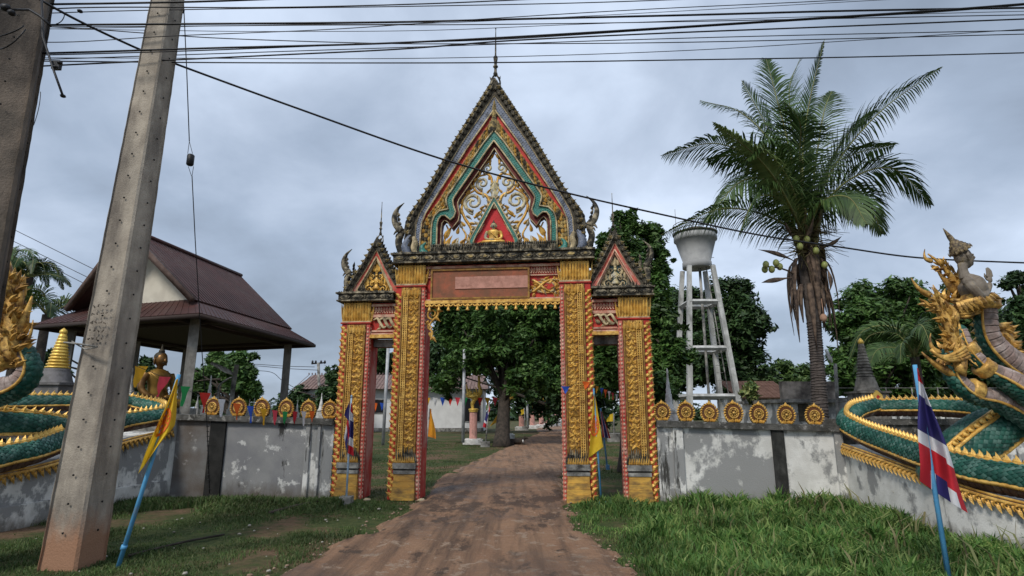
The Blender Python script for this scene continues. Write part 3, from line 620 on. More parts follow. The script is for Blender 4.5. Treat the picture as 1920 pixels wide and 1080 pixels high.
# open-work filigree
m = MB(); Y = .38
def SP_(x, z, R, tn, a0, sg, r, mi):
    for s in (1, -1): m.spiral((s*x, z), R, tn, a0 if s > 0 else pi-a0, sg*s, r, mi, Y, 5, seg=22, ky=1.2)
def TB_(pts, r, mi):
    for s in (1, -1):
        q = smooth_path([(s*x, Y, z) for x, z in pts], 6); n = len(q); m.tube(q, [r*(1-.5*i/n) for i in range(n)], 5, mi)
def FL_(x, z, a, L, mi, c=.3):
    for s in (1, -1): m.flame((s*x, Y-.02, z), (s*cos(radians(a)), 0, sin(radians(a))), (0, -1, 0), L, L*.42, .05, c*s, mi)
SP_(.52, 6.80, .24, 1.6, -pi/2, 1, .046, 1); SP_(.30, 7.28, .16, 1.5, -pi/2, 1, .040, 1); SP_(.17, 7.66, .125, 1.4, -pi/2, 1, .034, 1)
SP_(.52, 6.80, .30, .5, -pi/2, 1, .03, 1); SP_(.30, 7.28, .205, .5, -pi/2, 1, .025, 0)
TB_([(.50, 5.45), (.62, 5.8), (.55, 6.1), (.72, 6.4), (.80, 6.65), (.72, 6.95), (.5, 7.1)], .05, 0); TB_([(.08, 6.7), (.2, 6.95), (.42, 7.05), (.52, 7.25), (.4, 7.45), (.22, 7.5)], .045, 0)
TB_([(.05, 7.2), (.1, 7.45), (.26, 7.55), (.3, 7.7), (.2, 7.82), (.08, 7.86)], .035, 0); TB_([(.12, 7.75), (.10, 7.95), (.05, 8.12)], .035, 0); TB_([(.0, 6.9), (.1, 7.1), (.04, 7.3)], .03, 1)
TB_([(.24, 6.55), (.16, 6.75), (.2, 6.95)], .03, 1); TB_([(.5, 6.4), (.35, 6.5), (.27, 6.7)], .035, 0); TB_([(1.22, 5.5), (1.2, 5.9), (1.1, 6.05), (1.17, 6.24)], .035, 0)
TB_([(.66, 5.5), (.74, 5.75), (.68, 5.95), (.78, 6.15)], .04, 0); TB_([(.9, 5.45), (.95, 5.65), (.9, 5.8)], .04, 1)
for x, z, a, L, mi in [(.78, 6.5, 60, .22, 0), (.8, 6.75, 90, .2, 0), (.7, 7.0, 120, .2, 0), (.55, 7.12, 60, .2, 0), (.6, 7.18, 160, .18, 1), (.48, 7.3, 70, .2, 0), (.38, 7.48, 80, .2, 0), (.28, 7.5, 150, .15, 1),
        (.28, 7.7, 70, .18, 0), (.2, 7.85, 90, .18, 0), (.1, 7.9, 110, .18, 0), (.14, 7.9, 60, .14, 0), (.55, 6.1, 150, .25, 1), (.6, 6.25, 170, .2, 0), (.7, 6.2, 30, .2, 0), (.68, 6.45, 200, .18, 1), (.45, 6.42, 110, .2, 0),
        (.35, 6.6, 130, .18, 0), (.25, 6.9, 60, .18, 1), (.18, 7.0, 110, .16, 0), (.12, 7.35, 60, .14, 0), (.1, 7.2, 120, .16, 1), (.82, 5.5, 100, .32, 0), (.92, 5.5, 80, .4, 1), (1.02, 5.5, 80, .3, 0), (1.1, 5.5, 60, .34, 0),
        (1.2, 5.55, 95, .45, 0), (1.18, 5.9, 100, .35, 0), (.72, 5.5, 110, .4, 0), (.6, 5.5, 110, .3, 1), (.52, 5.6, 120, .3, 0), (.55, 5.85, 120, .25, 0), (.42, 6.0, 110, .3, 1), (.3, 6.3, 100, .3, 0), (.15, 6.6, 95, .3, 0), (.82, 5.75, 120, .2, 0),
        (.88, 6.0, 80, .22, 0), (.78, 6.15, 60, .2, 1), (1.0, 5.75, 110, .2, 0), (.98, 5.62, 60, .2, 1), (.64, 6.62, 200, .15, 0), (.42, 6.95, 250, .12, 0), (.36, 6.72, 90, .12, 1)]: FL_(x, z, a, L, mi, .35)
for x, z in ((0, 6.6), (0, 6.85), (0, 7.05)): m.flame((x, Y-.03, z), (0, 0, 1), (0, -1, 0), .32, .17, .06, 0, 1)
SIL = M('faded_silver_gold', (.52, .49, .40), (.66, .55, .28), 10, .6, .1, .3, 50, dirt=(.12, .11, .09), da=.4, ds=9)
part(m, 'filigree', gp, [GOLD, SIL], True)
# niche with the seated figure
m = MB(); m.prism([(-.49, 5.62), (-.49, 5.78), (0, 6.75), (.49, 5.78), (.49, 5.62)], .36, .46); nc = part(m, 'niche', gp, [M('niche_red', (.55, .02, .025), (.45, .02, .02), 3, .5)], True)
def tri(o): return [(0, o[0]), (o[1], o[2]), (o[1]+.02, o[2]-.05), (o[1]+.02, 5.62)]
NO = [(0, 6.90), (.52, 5.94), (.58, 5.8), (.58, 5.62)]; NI = [(0, 6.74), (.44, 5.90), (.49, 5.78), (.49, 5.62)]
m = band_mesh(NO, NI, .28, .48); nf = part(m, 'niche_frame', nc, [TEAL], True)
m = MB(); rail(m, NO, .28, .016); rail(m, NI, .28, .014)
for s in (1, -1):
    for p, d in walk(NO, .12): m.flame((s*(p.x+.02), .33, p.z), (s*.6, 0, .8), (0, -1, 0), .12, .08, .05, -.2*s)
part(m, 'niche_leaves', nc, [CREAM], True)
def seated_buddha(T, parent, skin, robe, name='seated_buddha', local=True):
    m = MB(); m.T = T
    m.lathe([(.02, 0), (.30, .0), (.34, .05), (.30, .10), (.18, .14)], 14, sx=1.05, sy=.7, mi=1)         # crossed legs
    for s in (1, -1): m.tube(smooth_path([(s*.05, -.02, .12), (s*.22, -.08, .10), (s*.33, -.04, .08), (s*.28, -.17, .07), (s*.05, -.21, .07), (-s*.1, -.2, .07)]), [.09]*6+[.085]*6+[.075]*6+[.06]*6+[.05]*6+[.04], 8, 1)
    m.lathe([(.17, .08), (.18, .18), (.155, .28), (.165, .38), (.205, .50), (.20, .56), (.13, .61), (.06, .64)], 14, sx=1, sy=.66, mi=1)
    for s in (1, -1): m.tube(smooth_path([(s*.20, 0, .555), (s*.25, .01, .44), (s*.27, -.02, .30), (s*.19, -.12, .19), (s*.04, -.17, .165)]), [.062]*5+[.056]*5+[.05]*5+[.042]*5+[.03], 8, 1 if s > 0 else 0)
    m.ball((-.02, -.18, .15), (.1, .05, .03), 0)
    m.tube([(-.17, -.06, .57), (-.03, -.125, .44), (.12, -.115, .22)], [.03, .025, .02], 6, 1, flat=.6)
    m.lathe([(.055, .60), (.05, .68), (.06, .70)], 10, mi=0)
    m.ball((0, -.01, .79), (.095, .1, .125), 0, 14, 10); m.ball((0, .015, .83), (.103, .103, .10), 2, 12, 8); m.lathe([(.05, .915), (.045, .95), (.02, .98), (.008, 1.05)], 8, mi=2)
    m.flame((0, -.105, .76), (0, -.3, 1), (0, -1, 0), .05, .03, .03, 0, 0)
    for s in (1, -1): m.tube([(s*.095, .0, .83), (s*.105, .0, .77), (s*.097, 0, .70)], [.015, .018, .014], 5, 0); m.ball((s*.035, -.093, .80), (.02, .01, .007), 2, 6, 4)
    m.ball((0, -.098, .735), (.028, .012, .008), 2, 6, 4)
    return part(m, name, parent, [skin, robe, DARKC], local)
seated_buddha(Matrix.Translation((0, .24, 5.68)) @ Matrix.Diagonal((.70, .55, .58, 1)), nc, M('figure_grey', (.25, .23, .2), (.4, .33, .15), 9, .6), GOLDB)
m = MB(); m.box(-.22, .22, .10, .5, 5.62, 5.68); m.box(-.28, .28, .06, .5, 5.54, 5.615)
for i in range(9): m.flame((-.25+i*.0625, .09, 5.55), (0, -.2, 1), (0, -1, 0), .08, .06, .03, 0)
part(m, 'figure_plinth', nc, [MOULD], True)
# balustrade of lotus buds on the cornice
m = MB(); m.box(-1.46, 1.46, .12, .62, 5.432, 5.50); 
for i in range(42):
    x = -1.44+i*.0702; m.flame((x, .10, 5.62), (0, -.1, -1), (0, -1, 0), .16, .06, .05, 0); m.flame((x+.035, .12, 5.47), (0, 0, 1), (0, -1, 0), .12, .05, .04, 0)
m.box(-1.46, 1.46, .10, .6, 5.60, 5.63)
for i in range(60):
    x = -1.46+i*.0495; m.flame((x, .1, 5.63), (0, -.1, 1), (0, -1, 0), .075, .055, .03, 0)
part(m, 'lotus_parapet', gate, [MOULD], True)
# ---- side gables
for s in (-1, 1):
    cx = s*2.80; m = MB(); ap = 5.92; hb = .74; z0 = 4.53
    def tr(hw, zt, zb=z0, n=1): return [(cx-hw, zb), (cx+hw, zb), (cx, zt)]
    O = [(0, ap), (.30, 5.32), (.60, 4.85), (.74, 4.66), (.76, z0)]; I = [(0, 5.62), (.24, 5.15), (.48, 4.75), (.54, 4.65), (.55, z0)]; J = [(0, 5.45), (.19, 5.08), (.38, 4.72), (.42, 4.66), (.42, z0)]; K = [(0, 5.36), (.16, 5.04), (.33, 4.72), (.36, 4.66), (.36, z0)]
    def bm(o, i, y0, y1):
        q = MB()
        for t in (1, -1): q.prism([(cx+t*x, z) for x, z in o]+[(cx+t*x, z) for x, z in i[::-1]], y0, y1)
        return q
    sgp = part(bm(O, I, .12, .56), 'side_gable', gate, [DARKC], True)
    part(bm(I, J, .17, .5), 'red_band', sgp, [REDF], True)
    r = MB()
    for t in (1, -1): r.tube([(cx+t*x, .16, z) for x, z in I], .02, 5); r.tube([(cx+t*x, .17, z) for x, z in J], .018, 5)
    for t in (1, -1): r.prism([(cx+t*x, z) for x, z in J]+[(cx+t*x, z) for x, z in K[::-1]], .20, .45)
    part(r, 'cream_rails', sgp, [PINKC if s > 0 else CREAM], True)
    b = MB(); b.prism([(cx-.37, z0), (cx+.37, z0), (cx+.34, 4.72), (cx, 5.38), (cx-.34, 4.72)], .28, .4); tp = part(b, 'tympanum', sgp, [M('tympanum_ground%d' % s, (.02, .08, .09) if s > 0 else (.16, .10, .03), (.03, .04, .04), 8, .6)], True)
    f = MB()
    for t in (1, -1):
        f.spiral((cx+t*.17, 4.67), .105, 1.4, pi/2, -t, .026, 0, .26, 5, seg=16); f.spiral((cx+t*.09, 4.98), .06, 1.1, -pi/2, t, .018, 0, .26, 5, seg=12)
        for (x, z, a, L) in ((.1, 4.75, 70, .2), (.22, 4.78, 80, .22), (.29, 4.68, 85, .2), (.14, 4.9, 60, .16), (.16, 5.0, 80, .16), (.07, 5.1, 80, .18), (.05, 4.6, 30, .16), (.3, 4.56, 70, .15)):
            f.flame((cx+t*x, .265, z), (t*cos(radians(a)), 0, sin(radians(a))), (0, -1, 0), L, L*.45, .04, .25*t, 0)
    f.flame((cx, .26, 5.08), (0, 0, 1), (0, -1, 0), .26, .12, .05, 0, 0)
    # worshipping figure in the middle
    f.lathe([(.09, 0), (.10, .04), (.05, .1), (.045, .16), (.075, .24), (.03, .29), (.03, .31)], 8, (cx, .27, 4.66), 1, sy=.6); f.ball((cx, .26, 5.01), (.04, .04, .05), 1); f.lathe([(.035, 0), (.03, .04), (.006, .14)], 8, (cx, .26, 5.04), 1)
    for t in (1, -1): f.tube([(cx+t*.07, .26, 4.89), (cx+t*.10, .22, 4.8), (cx+t*.01, .2, 4.86)], [.02, .018, .014], 5, 1)
    part(f, 'tympanum_carving', tp, [CREAM if s > 0 else GOLDB, SIL if s > 0 else GOLDB], True)
    cm = (ckm, ckm2)
    for t, me in ((1, ckm), (-1, ckm2)):
        for p, d in walk(midl(O, I), .15): piece(me, 'crocket', sgp, Matrix.Translation((cx+t*p.x, .12, p.z)) @ Matrix.Rotation(t*-.55, 4, 'Y') @ Matrix.Diagonal((.85, .85, .85, 1)))
    e = MB()
    for t in (1, -1):
        for p, d in walk(O, .09): e.flame((cx+t*p.x, .3, p.z), (t*-d.z*.8, 0, .5+.8*d.x), (0, -1, 0), .09, .07, .05, 0)
    part(e, 'edge_teeth', sgp, [MOULD], True)
    finial(cx, 5.92, .46, 'finial', sgp, MOULD)
    m, tb, T = naga_end(s, 3.32, .68, z0, None)
    for k in range(4): m.flame(T(-.35+.12*k, .0), (s*.2, -.1, 1), (0, -1, 0), .28, .13, .1, .2*s)
    part(m, 'naga_end', sgp, [MOULD], True)
# ================================================================== BOUNDARY WALLS
def plaster(name, da, ds, dark=.35, off=1):
    return M(name, (.70, .69, .65), (.58, .57, .53), 3, .9, 0, .35, 35, dirt=(.27, .27, .262), da=da, ds=ds, dz=.8, dsharp=.03, zband=((.15, .135, .11), -.05, .22), grime=((.05, .048, .043), dark, 3.0*off, .12))
PLW = plaster('white_plaster', .40, 1.6, .28); PLG = plaster('patchy_plaster', .52, 2.0, .30, 1.3); PLS = plaster('grey_patch_plaster', .62, 1.5, .30, .8); PLD = plaster('streaked_plaster', .52, 2.4, .42, 2)
CAPM = M('mossy_cap', (.11, .105, .095), (.05, .048, .042), 6, .95, 0, .6, 40, dirt=(.24, .23, .21), da=.36, ds=9, dsharp=.04)
class Wl:
    pass
def wall(name, label, A, B, z0, z1, pil, mats, shear):
    A, B = Vector((*A, 0)), Vector((*B, 0)); d = (B-A); L = d.length; ang = atan2(d.y, d.x); root = thing(name, label, 'wall', A, rz=ang)
    Tm = Matrix.Identity(4); Tm[2][0] = shear
    xs = sorted([0]+[p[0] for p in pil]+[L]); k = 0
    edges = [0]+[e for p in pil for e in (p[0]-p[1]/2, p[0]+p[1]/2)]+[L]
    for i in range(0, len(edges), 2):
        if edges[i+1]-edges[i] < .05: continue
        m = MB(); m.T = Tm; x0, x1 = edges[i], edges[i+1]; nx = 14; nz_ = 8; v = []
        for j in range(nz_+1):
            for q in range(nx+1):
                x = x0+(x1-x0)*q/nx; z = -.15+(z1+.15)*j/nz_; v.append((x, pnoise(x+A.x, z, 2.5)*.012, z))
        m.add(v, [(j*(nx+1)+q, j*(nx+1)+q+1, (j+1)*(nx+1)+q+1, (j+1)*(nx+1)+q) for j in range(nz_) for q in range(nx)], smooth=True); m.box(x0, x1, .03, .18, -.15, z1)
        part(m, 'wall_panel', root, [mats[k % len(mats)]], True); k += 1
    for (x, w, mt) in pil:
        m = MB(); m.T = Tm; m.box(x-w/2, x+w/2, -.06, .20, -.15, z1-.002); part(m, 'pilaster', root, [mt], True)
    m = MB(); m.T = Tm; n = int(L/.12); v = []; f = []
    for i in range(n+1):
        x = L*i/n; a = pnoise(x, 0, 4, A.y)*.012; b = pnoise(x, 5, 4, A.y)*.012; v += [(x, -.11+a, z1+b*.7), (x, .26, z1), (x, .26, z1+.125), (x, -.11+b, z1+.125+a)]
    for i in range(n):
        k = i*4; f += [(k+a, k+(a+1) % 4, k+4+(a+1) % 4, k+4+a) for a in range(4)]
    f += [(0, 1, 2, 3), (n*4+3, n*4+2, n*4+1, n*4)]; m.add(v, f); part(m, 'coping', root, [CAPM], True)
    def on(px, py):   # pixel column -> local x on the wall line
        r = ray(px, py); n_ = Vector((-d.y, d.x, 0)).normalized(); t = n_.dot(A)/(n_.x*r[0]+n_.y*r[1]); pnt = Vector((r[0]*t, r[1]*t, 0)); return (pnt-A).dot(d)/L
    return root, on, z1+.125, shear
WR = wall('plaster_wall', 'patchy white and grey plaster wall between the gate and the naga with praying figure', (3.03, 12.42), (6.72, 12.08), 0, 1.53, [(.42, .20, PLD), (2.42, .24, M('black_streak', (.03, .03, .027), (.11, .11, .10), 3, .9, 0, .3, 30, dirt=(.02, .02, .018), da=.6, ds=3, dz=.3)), (3.6, .16, PLG)], [PLD, PLS, PLW, PLW], -.026)
PLL = M('flaking_grey_plaster', (.20, .20, .205), (.255, .255, .25), 1.5, .9, 0, .35, 35, dirt=(.55, .545, .52), da=.36, ds=3.6, dsharp=.03, zband=((.11, .095, .08), 0, .35), grime=((.05, .048, .045), .31, 2.6, .35))
WLf = wall('plaster_wall', 'grey stained plaster wall with black streak and dark coping under the row of pennants', (-7.75, 13.52), (-3.95, 13.16), 0, 1.66, [(.06, .12, PLW), (1.13, .36, M('black_wet_streak', (.012, .012, .011), (.028, .027, .025), 3, .9, 0, .3, 30)), (3.25, .10, PLD), (3.5, .06, PLG)], [M('brown_stained_plaster', (.17, .165, .16), (.12, .10, .085), 1.5, .9, 0, .4, 30, dirt=(.36, .35, .33), da=.35, ds=2, dsharp=.03), PLL, PLG, PLD], -.028)
# boundary plaques with the eight-spoked wheel
def plaque(label, group):
    root = thing('wheel_plaque', label, 'plaque', (0, 0, 0), group)
    m = MB(); oval = [(.10, 0), (.15, .05), (.165, .14), (.155, .24), (.10, .325), (.0, .40), (-.10, .325), (-.155, .24), (-.165, .14), (-.15, .05), (-.10, 0)]; m.prism(oval, -.02, .05); part(m, 'backing', root, [M('plaque_dark', (.09, .045, .02), (.14, .05, .02), 10, .7)] if not PLQ else [PLQ[0]], True)
    g = MB()
    for i in range(22):
        a = -pi*.42+i*(2*pi*.92)/21*1.0; a = -pi/2+.35+i*(2*pi-.7)/21; x = .148*cos(a); z = .185+.165*sin(a)*(1.08 if sin(a) > 0 else 1)
        g.flame((x, -.02, z), (cos(a)-.5*sin(a), 0, sin(a)+.5*cos(a)), (0, -1, 0), .06, .045, .03, .2)
    g.flame((0, -.02, .36), (0, 0, 1), (0, -1, 0), .09, .07, .03, 0)
    for s in (1, -1):
        for k in range(3): g.flame((s*(.02+.035*k), -.025, .01), (s*.35, 0, 1), (0, -1, 0), .10-.02*k, .05, .04, .3*s)
    part(g, 'flame_rim', root, [GOLDB], True)
    w = MB(); n = 20
    w.tube([(.092*cos(2*pi*i/n), -.035, .19+.10*sin(2*pi*i/n)) for i in range(n+1)], .016, 5); w.tube([(.062*cos(2*pi*i/n), -.035, .19+.068*sin(2*pi*i/n)) for i in range(n+1)], .008, 4); w.lathe([(.026, -.02), (.026, .02)], 8, M=Matrix.Translation((0, -.035, .19)) @ Matrix.Rotation(pi/2, 4, 'X'))
    for i in range(8): a = i*pi/4+.2; w.tube([(.02*cos(a), -.035, .19+.02*sin(a)), (.085*cos(a), -.035, .19+.092*sin(a))], .008, 4)
    part(w, 'wheel', root, [GOLD], True); return root
PLQ = []; PLQ.append(M('plaque_dark', (.09, .045, .02), (.14, .05, .02), 10, .7))
proto = plaque('', 'wheel plaques along the wall coping'); first = True
ordn = ['first', 'second', 'third', 'fourth', 'fifth', 'sixth', 'seventh']
for (root, on, zt, sh), pxs, py, side in ((WR, [1243, 1287, 1331, 1377, 1422, 1475, 1527], 770, 'praying figure side'), (WLf, [397, 447, 491, 537, 579, 618], 752, 'pavilion side')):
    A = Vector(root.location); an = root.rotation_euler.z
    seq = pxs if side[0] == 'p' and side[1] == 'r' else pxs[::-1]
    for i, px in enumerate(seq):
        o = proto if first else copy_tree(proto); first = False; x = on(px, py); w = Vector((x*cos(an), x*sin(an), zt+sh*x-.004)); o.location = A+w+Vector((0, .06, 0)); o.rotation_euler = (radians(RG.uniform(-4, 4)), radians(RG.uniform(-4.5, 4.5)), an+radians(RG.uniform(-9, 9)))
        o['label'] = 'gold wheel plaque on the coping, %s out from the gate on the %s' % (ordn[i], side)
        s_ = 1.02+RG.uniform(-.05, .05); o.scale = (s_, s_, s_*(.97 if side[1] == 'a' else 1.0))
# ================================================================== NAGA BALUSTRADES
SCG = M('naga_green', (.012, .07, .05), (.02, .10, .075), 14, .4, 0, .3, 50)
SCL = LEAFMAT('naga_scale_green', (.010, .055, .04), (.018, .10, .07), (.09, .17, .14), .48, 0)
BEL = M('belly_mauve', (.40, .33, .30), (.27, .19, .165), 5, .7, 0, .4, 40, dirt=(.11, .085, .07), da=.45, ds=5)
BRN = M('belly_brown', (.13, .075, .055), (.09, .05, .04), 6, .75, 0, .4, 40, dirt=(.3, .27, .24), da=.3, ds=5)
cr_ = MB(); cr_.flame((0, 0, -.02), (.25, 0, 1), (0, -1, 0), .13, .09, .05, .45); cr_.flame((0, 0, -.02), (.25, 0, 1), (0, 1, 0), .13, .09, .05, -.45); cr_.ball((-.02, 0, .025), (.05, .05, .04), 0, 6, 4); CREST = cr_.mesh('crest_leaf', [GOLDB])
def naga_body(root, pts, rad, back, res=10, belly=None, scales=True, crest=True, gmin=12, gmax=98, name='body', sc=.085):
    path = smooth_path(pts, res); n = len(path); k = len(pts)-1
    def itp(tab, i): q = i/(n-1)*k; a = min(int(q), k-1); f = q-a; return tab[a]*(1-f)+tab[a+1]*f
    R = [itp(rad, i) for i in range(n)]; Bk = [itp([Vector(b) for b in back], i).normalized() for i in range(n)]
    fr_ = []
    for i in range(n):
        t = (path[min(i+1, n-1)]-path[max(i-1, 0)]).normalized(); b = (Bk[i]-t*Bk[i].dot(t)).normalized(); fr_.append((t, b, t.cross(b)))
    def pt(i, phi, k_=1.0): t, b, s = fr_[i]; a = radians(phi); return path[i]+(b*cos(a)+s*sin(a))*R[i]*k_
    m = MB(); ph = [-105+i*15 for i in range(15)]; v = [tuple(pt(i, p)) for i in range(n) for p in ph]; w = len(ph)
    m.add(v, [(i*w+j, i*w+j+1, (i+1)*w+j+1, (i+1)*w+j) for i in range(n-1) for j in range(w-1)], smooth=True); m.ball(path[-1], R[-1], 0, 10, 6); m.ball(path[0], R[0], 0, 10, 6)
    bp_ = part(m, name, root, [SCG])
    m = MB(); ph = [112+i*13.6 for i in range(11)]; v = []; cum = 0; rows = 0; prev = path[0]; m_f = []
    acc = 0
    L = [0]
    for a, b in zip(path, path[1:]): L.append(L[-1]+(b-a).length)
    def at_s(s):
        import bisect
        i = min(max(bisect.bisect_right(L, s)-1, 0), n-2); f = (s-L[i])/max(1e-6, L[i+1]-L[i]); t, b, sd = fr_[i]; t2, b2, s2 = fr_[i+1]
        return path[i].lerp(path[i+1], f), t.lerp(t2, f).normalized(), b.lerp(b2, f).normalized(), sd.lerp(s2, f).normalized(), R[i]*(1-f)+R[i+1]*f
    s = 0; pl = .10
    while s < L[-1]:
        for ds, kk in ((0, .93), (.012, 1.03), (pl*.8, 1.0), (pl*.97, .93)):
            c, t, b, sd, r = at_s(min(s+ds, L[-1])); v += [tuple(c+(b*cos(radians(p))+sd*sin(radians(p)))*r*kk) for p in ph]; rows += 1
        s += pl
    w = len(ph); m.add(v, [(i*w+j, i*w+j+1, (i+1)*w+j+1, (i+1)*w+j) for i in range(rows-1) for j in range(w-1)]); part(m, 'belly_plates', bp_, [belly or BEL])
    m = MB()
    for a in (-106, 106): m.tube([pt(i, a, 1.03) for i in range(n)], [r*.13 for r in R], 6)
    if crest:
        for a in (-9, 9): m.tube([pt(i, a, 1.02) for i in range(n)], [r*.10 for r in R], 5)
    part(m, 'gold_rail', bp_, [GOLD])
    if scales:
        V = []; T_ = []; s = 0; row = 0
        while s < L[-1]-.02:
            c, t, b, sd, r = at_s(s); nn = max(3, round(radians(gmax-gmin)*r/(sc*.8))); 
            for side in (-1, 1):
                for j in range(nn):
                    f = (j+(.5 if row % 2 else 0)+.25)/nn; a = radians(gmin+(gmax-gmin)*f)*side; o = (b*cos(a)+sd*sin(a)); tg = (-b*sin(a)+sd*cos(a)); q = c+o*(r+.002); h = sc*.62; wd = sc*.47
                    k0 = len(V); V += [tuple(q-t*h*.9-o*.004), tuple(q-tg*wd+o*.004), tuple(q+tg*wd+o*.004), tuple(q+t*h*.95+o*.006), tuple(q+t*h*.1+o*.024)]
                    T_ += [(k0, k0+1, k0+4), (k0+1, k0+3, k0+4), (k0+3, k0+2, k0+4), (k0+2, k0, k0+4)]
            s += sc*.72; row += 1
        me = fast_mesh('scales', np.array(V)-np.array(WL[root.name]), None, np.array(T_), [SCL]); link('scales', me, bp_, 'stuff')
    if crest:
        s = .05
        while s < L[-1]-.05:
            c, t, b, sd, r = at_s(s); base = c+b*r*1.0-WL[root.name]; piece(CREST, 'crest_leaf', bp_, fr(base, b, sd, 1.0) if True else None); s += .115
    return bp_, at_s, L[-1]
def plinth(root, plan, zt, z0=-.1, mat=None, fringe=True, thick=1.6):
    pts = smooth_path([(x, y, z) for (x, y), z in zip(plan, zt)], 8); m = MB(); v = []; n = len(pts)
    for p in pts:
        for j in range(7): v.append((p.x, p.y, z0+(p.z-z0)*j/6))
    m.add(v, [(i*7+j, i*7+j+1, (i+1)*7+j+1, (i+1)*7+j) for i in range(n-1) for j in range(6)], smooth=True)
    sgn = 1 if pts[0].x > 0 else -1
    m.add([(p.x, p.y, p.z) for p in pts]+[(p.x+sgn*thick, p.y+.3, p.z) for p in pts], [(i, i+1, n+i+1, n+i) for i in range(n-1)])
    pp = part(m, 'plinth', root, [mat or PLW])
    if fringe:
        f = MB(); f.spiral((0, -.045), .045, 1.1, pi/2, 1, .014, 0, -.02, 5, seg=8); f.flame((0, -.02, -.05), (.1, 0, -1), (0, -1, 0), .12, .07, .035, .3); f.flame((-.06, -.02, -.01), (.0, 0, -1), (0, -1, 0), .08, .05, .03, .2); fme = f.mesh('fringe_leaf', [GOLD])
        r = MB(); r.tube([p+Vector((-sgn*.03, 0, .0)) for p in pts], .028, 6); r.tube([p+Vector((-sgn*.015, 0, .05)) for p in pts], .02, 6); part(r, 'gold_rail', pp, [GOLD])
        acc = 0
        for a, b in zip(pts, pts[1:]):
            d = (b-a); l = d.length
            while acc < l:
                q = a+d*(acc/l)-WL[root.name]; out = Vector((d.y, -d.x, 0)).normalized(); out = out if out.x*sgn < 0 else -out; piece(fme, 'fringe_leaf', pp, fr(q+out*.03, (0, 0, 1), out, 1.0)); acc += .125
            acc -= l
    return pp
U = (0, 0, 1)
GOLDN = M('naga_gilding', (.70, .44, .12), (.50, .27, .06), 5, .45, .25, .3, 40, dirt=(.13, .065, .022), da=.46, ds=7, dsharp=.10)
# ---- right naga
def flames_along(m, pts, r, n, L, seed, mi=0, face=Vector((0, -1, 0)), spread=1.0, lead=None):
    rg = random.Random(seed); q = smooth_path(pts, 6)
    for i in range(n):
        k = rg.randrange(len(q)-1); p = q[k]; t = (q[k+1]-q[k]).normalized(); a = rg.uniform(-pi, pi); s_ = t.cross(face).normalized(); o = (s_*sin(a)+face*cos(a)*.8); base = p+o*r*.8; d = (t*.6+o*spread+(lead or Vector((0, 0, .3)))); l = L*rg.uniform(.6, 1.3)
        m.flame(base, d, (face+o*.5), l, l*.5, l*.22, rg.choice((-.4, .4, .3)), mi)
def vgrow(m, a, b, c, r0, mi=0, n=8):     # tapering curled plume
    m.tube(bez(a, b, c, n), [r0*(1-.85*(i/n)**1.3) for i in range(n+1)], 7, mi, flat=.7)
NR = thing('naga_balustrade', 'coiled green naga with gold plumes and a grey praying figure in a pointed crown', 'naga statue', (6.9, 10, 0))
plinth(NR, [(6.72, 12.25), (6.60, 11.4), (6.52, 10.3), (6.46, 9.2), (6.55, 8.2), (6.95, 7.3), (7.7, 6.6)], [1.17, 1.09, .96, .82, .66, .55, .5])
m = MB(); m.box(6.9, 9.6, 12.9, 13.25, 0, 1.55); m.box(6.75, 9.8, 12.85, 13.3, 1.555, 1.68); part(m, 'rear_ledge', NR, [CAPM])
front = [P(1640, 762, 13.2), P(1600, 775, 12.75), P(1590, 795, 12.1), P(1625, 817, 11.35), P(1690, 842, 10.2), P(1760, 867, 9.2), P(1840, 889, 8.5), P(1920, 903, 8.0), P(2010, 925, 7.5)]
naga_body(NR, front, [.17, .18, .19, .20, .21, .215, .22, .22, .22], [U]*9, belly=BRN)
naga_body(NR, [P(1640, 766, 13.2), P(1700, 765, 12.9), P(1780, 766, 12.4), P(1850, 772, 11.6), P(1900, 785, 10.8)], [.17, .18, .18, .18, .16], [U]*5, belly=BRN)
bk = (-.75, -.1, .6)
naga_body(NR, [P(1760, 885, 9.3), P(1800, 848, 9.35), P(1850, 812, 9.4), P(1905, 785, 9.5), P(1950, 745, 9.5), P(1925, 700, 9.5), P(1880, 665, 9.4), P(1853, 625, 9.35), P(1848, 570, 9.3)],
          [.30, .33, .33, .28, .25, .22, .19, .155, .15], [(-.5, -.75, .6), (-.5, -.75, .6), (-.5, -.7, .6), (-.6, -.2, .7), (-.6, .7, .3), (-.4, .9, -.2), (-.35, .9, -.2), (-.3, .9, 0), (-.3, .9, 0)], gmin=10)
naga_body(NR, [P(1960, 800, 9.0), P(1905, 768, 9.0), P(1862, 748, 8.95), P(1818, 735, 8.9), P(1788, 705, 8.9), P(1780, 665, 8.9)], [.21, .18, .15, .14, .13, .12], [(0, .5, -.9), (0, .6, -.9), (-.2, .6, -.8), (-.6, .5, -.5), (-.9, .5, -.1), (-.9, .5, 0)], crest=False)
naga_body(NR, [P(1935, 740, 8.7), P(1890, 712, 8.75), P(1850, 690, 8.8), P(1815, 655, 8.85), P(1800, 620, 8.9)], [.20, .165, .12, .105, .10], [(-.2, .6, -.8)]*3+[(-.7, .6, -.3)]*2, crest=False)
m = MB()      # gold collars
for (x, y, Y, r, dx, dy) in ((1826, 732, 8.9, .165, .8, -.35), (1846, 690, 8.8, .15, .75, -.6), (1817, 655, 8.85, .13, .5, -.9), (1848, 570, 9.3, .2, 0, 1)):
    c = P(x, y, Y); d = Vector((dx, 0, dy)).normalized(); m = MB(); m.tube([c-d*.09, c-d*.06, c, c+d*.06, c+d*.09], [r*.9, r*1.06, r, r*1.06, r*.9], 12); part(m, 'gold_collar', NR, [GOLDN])
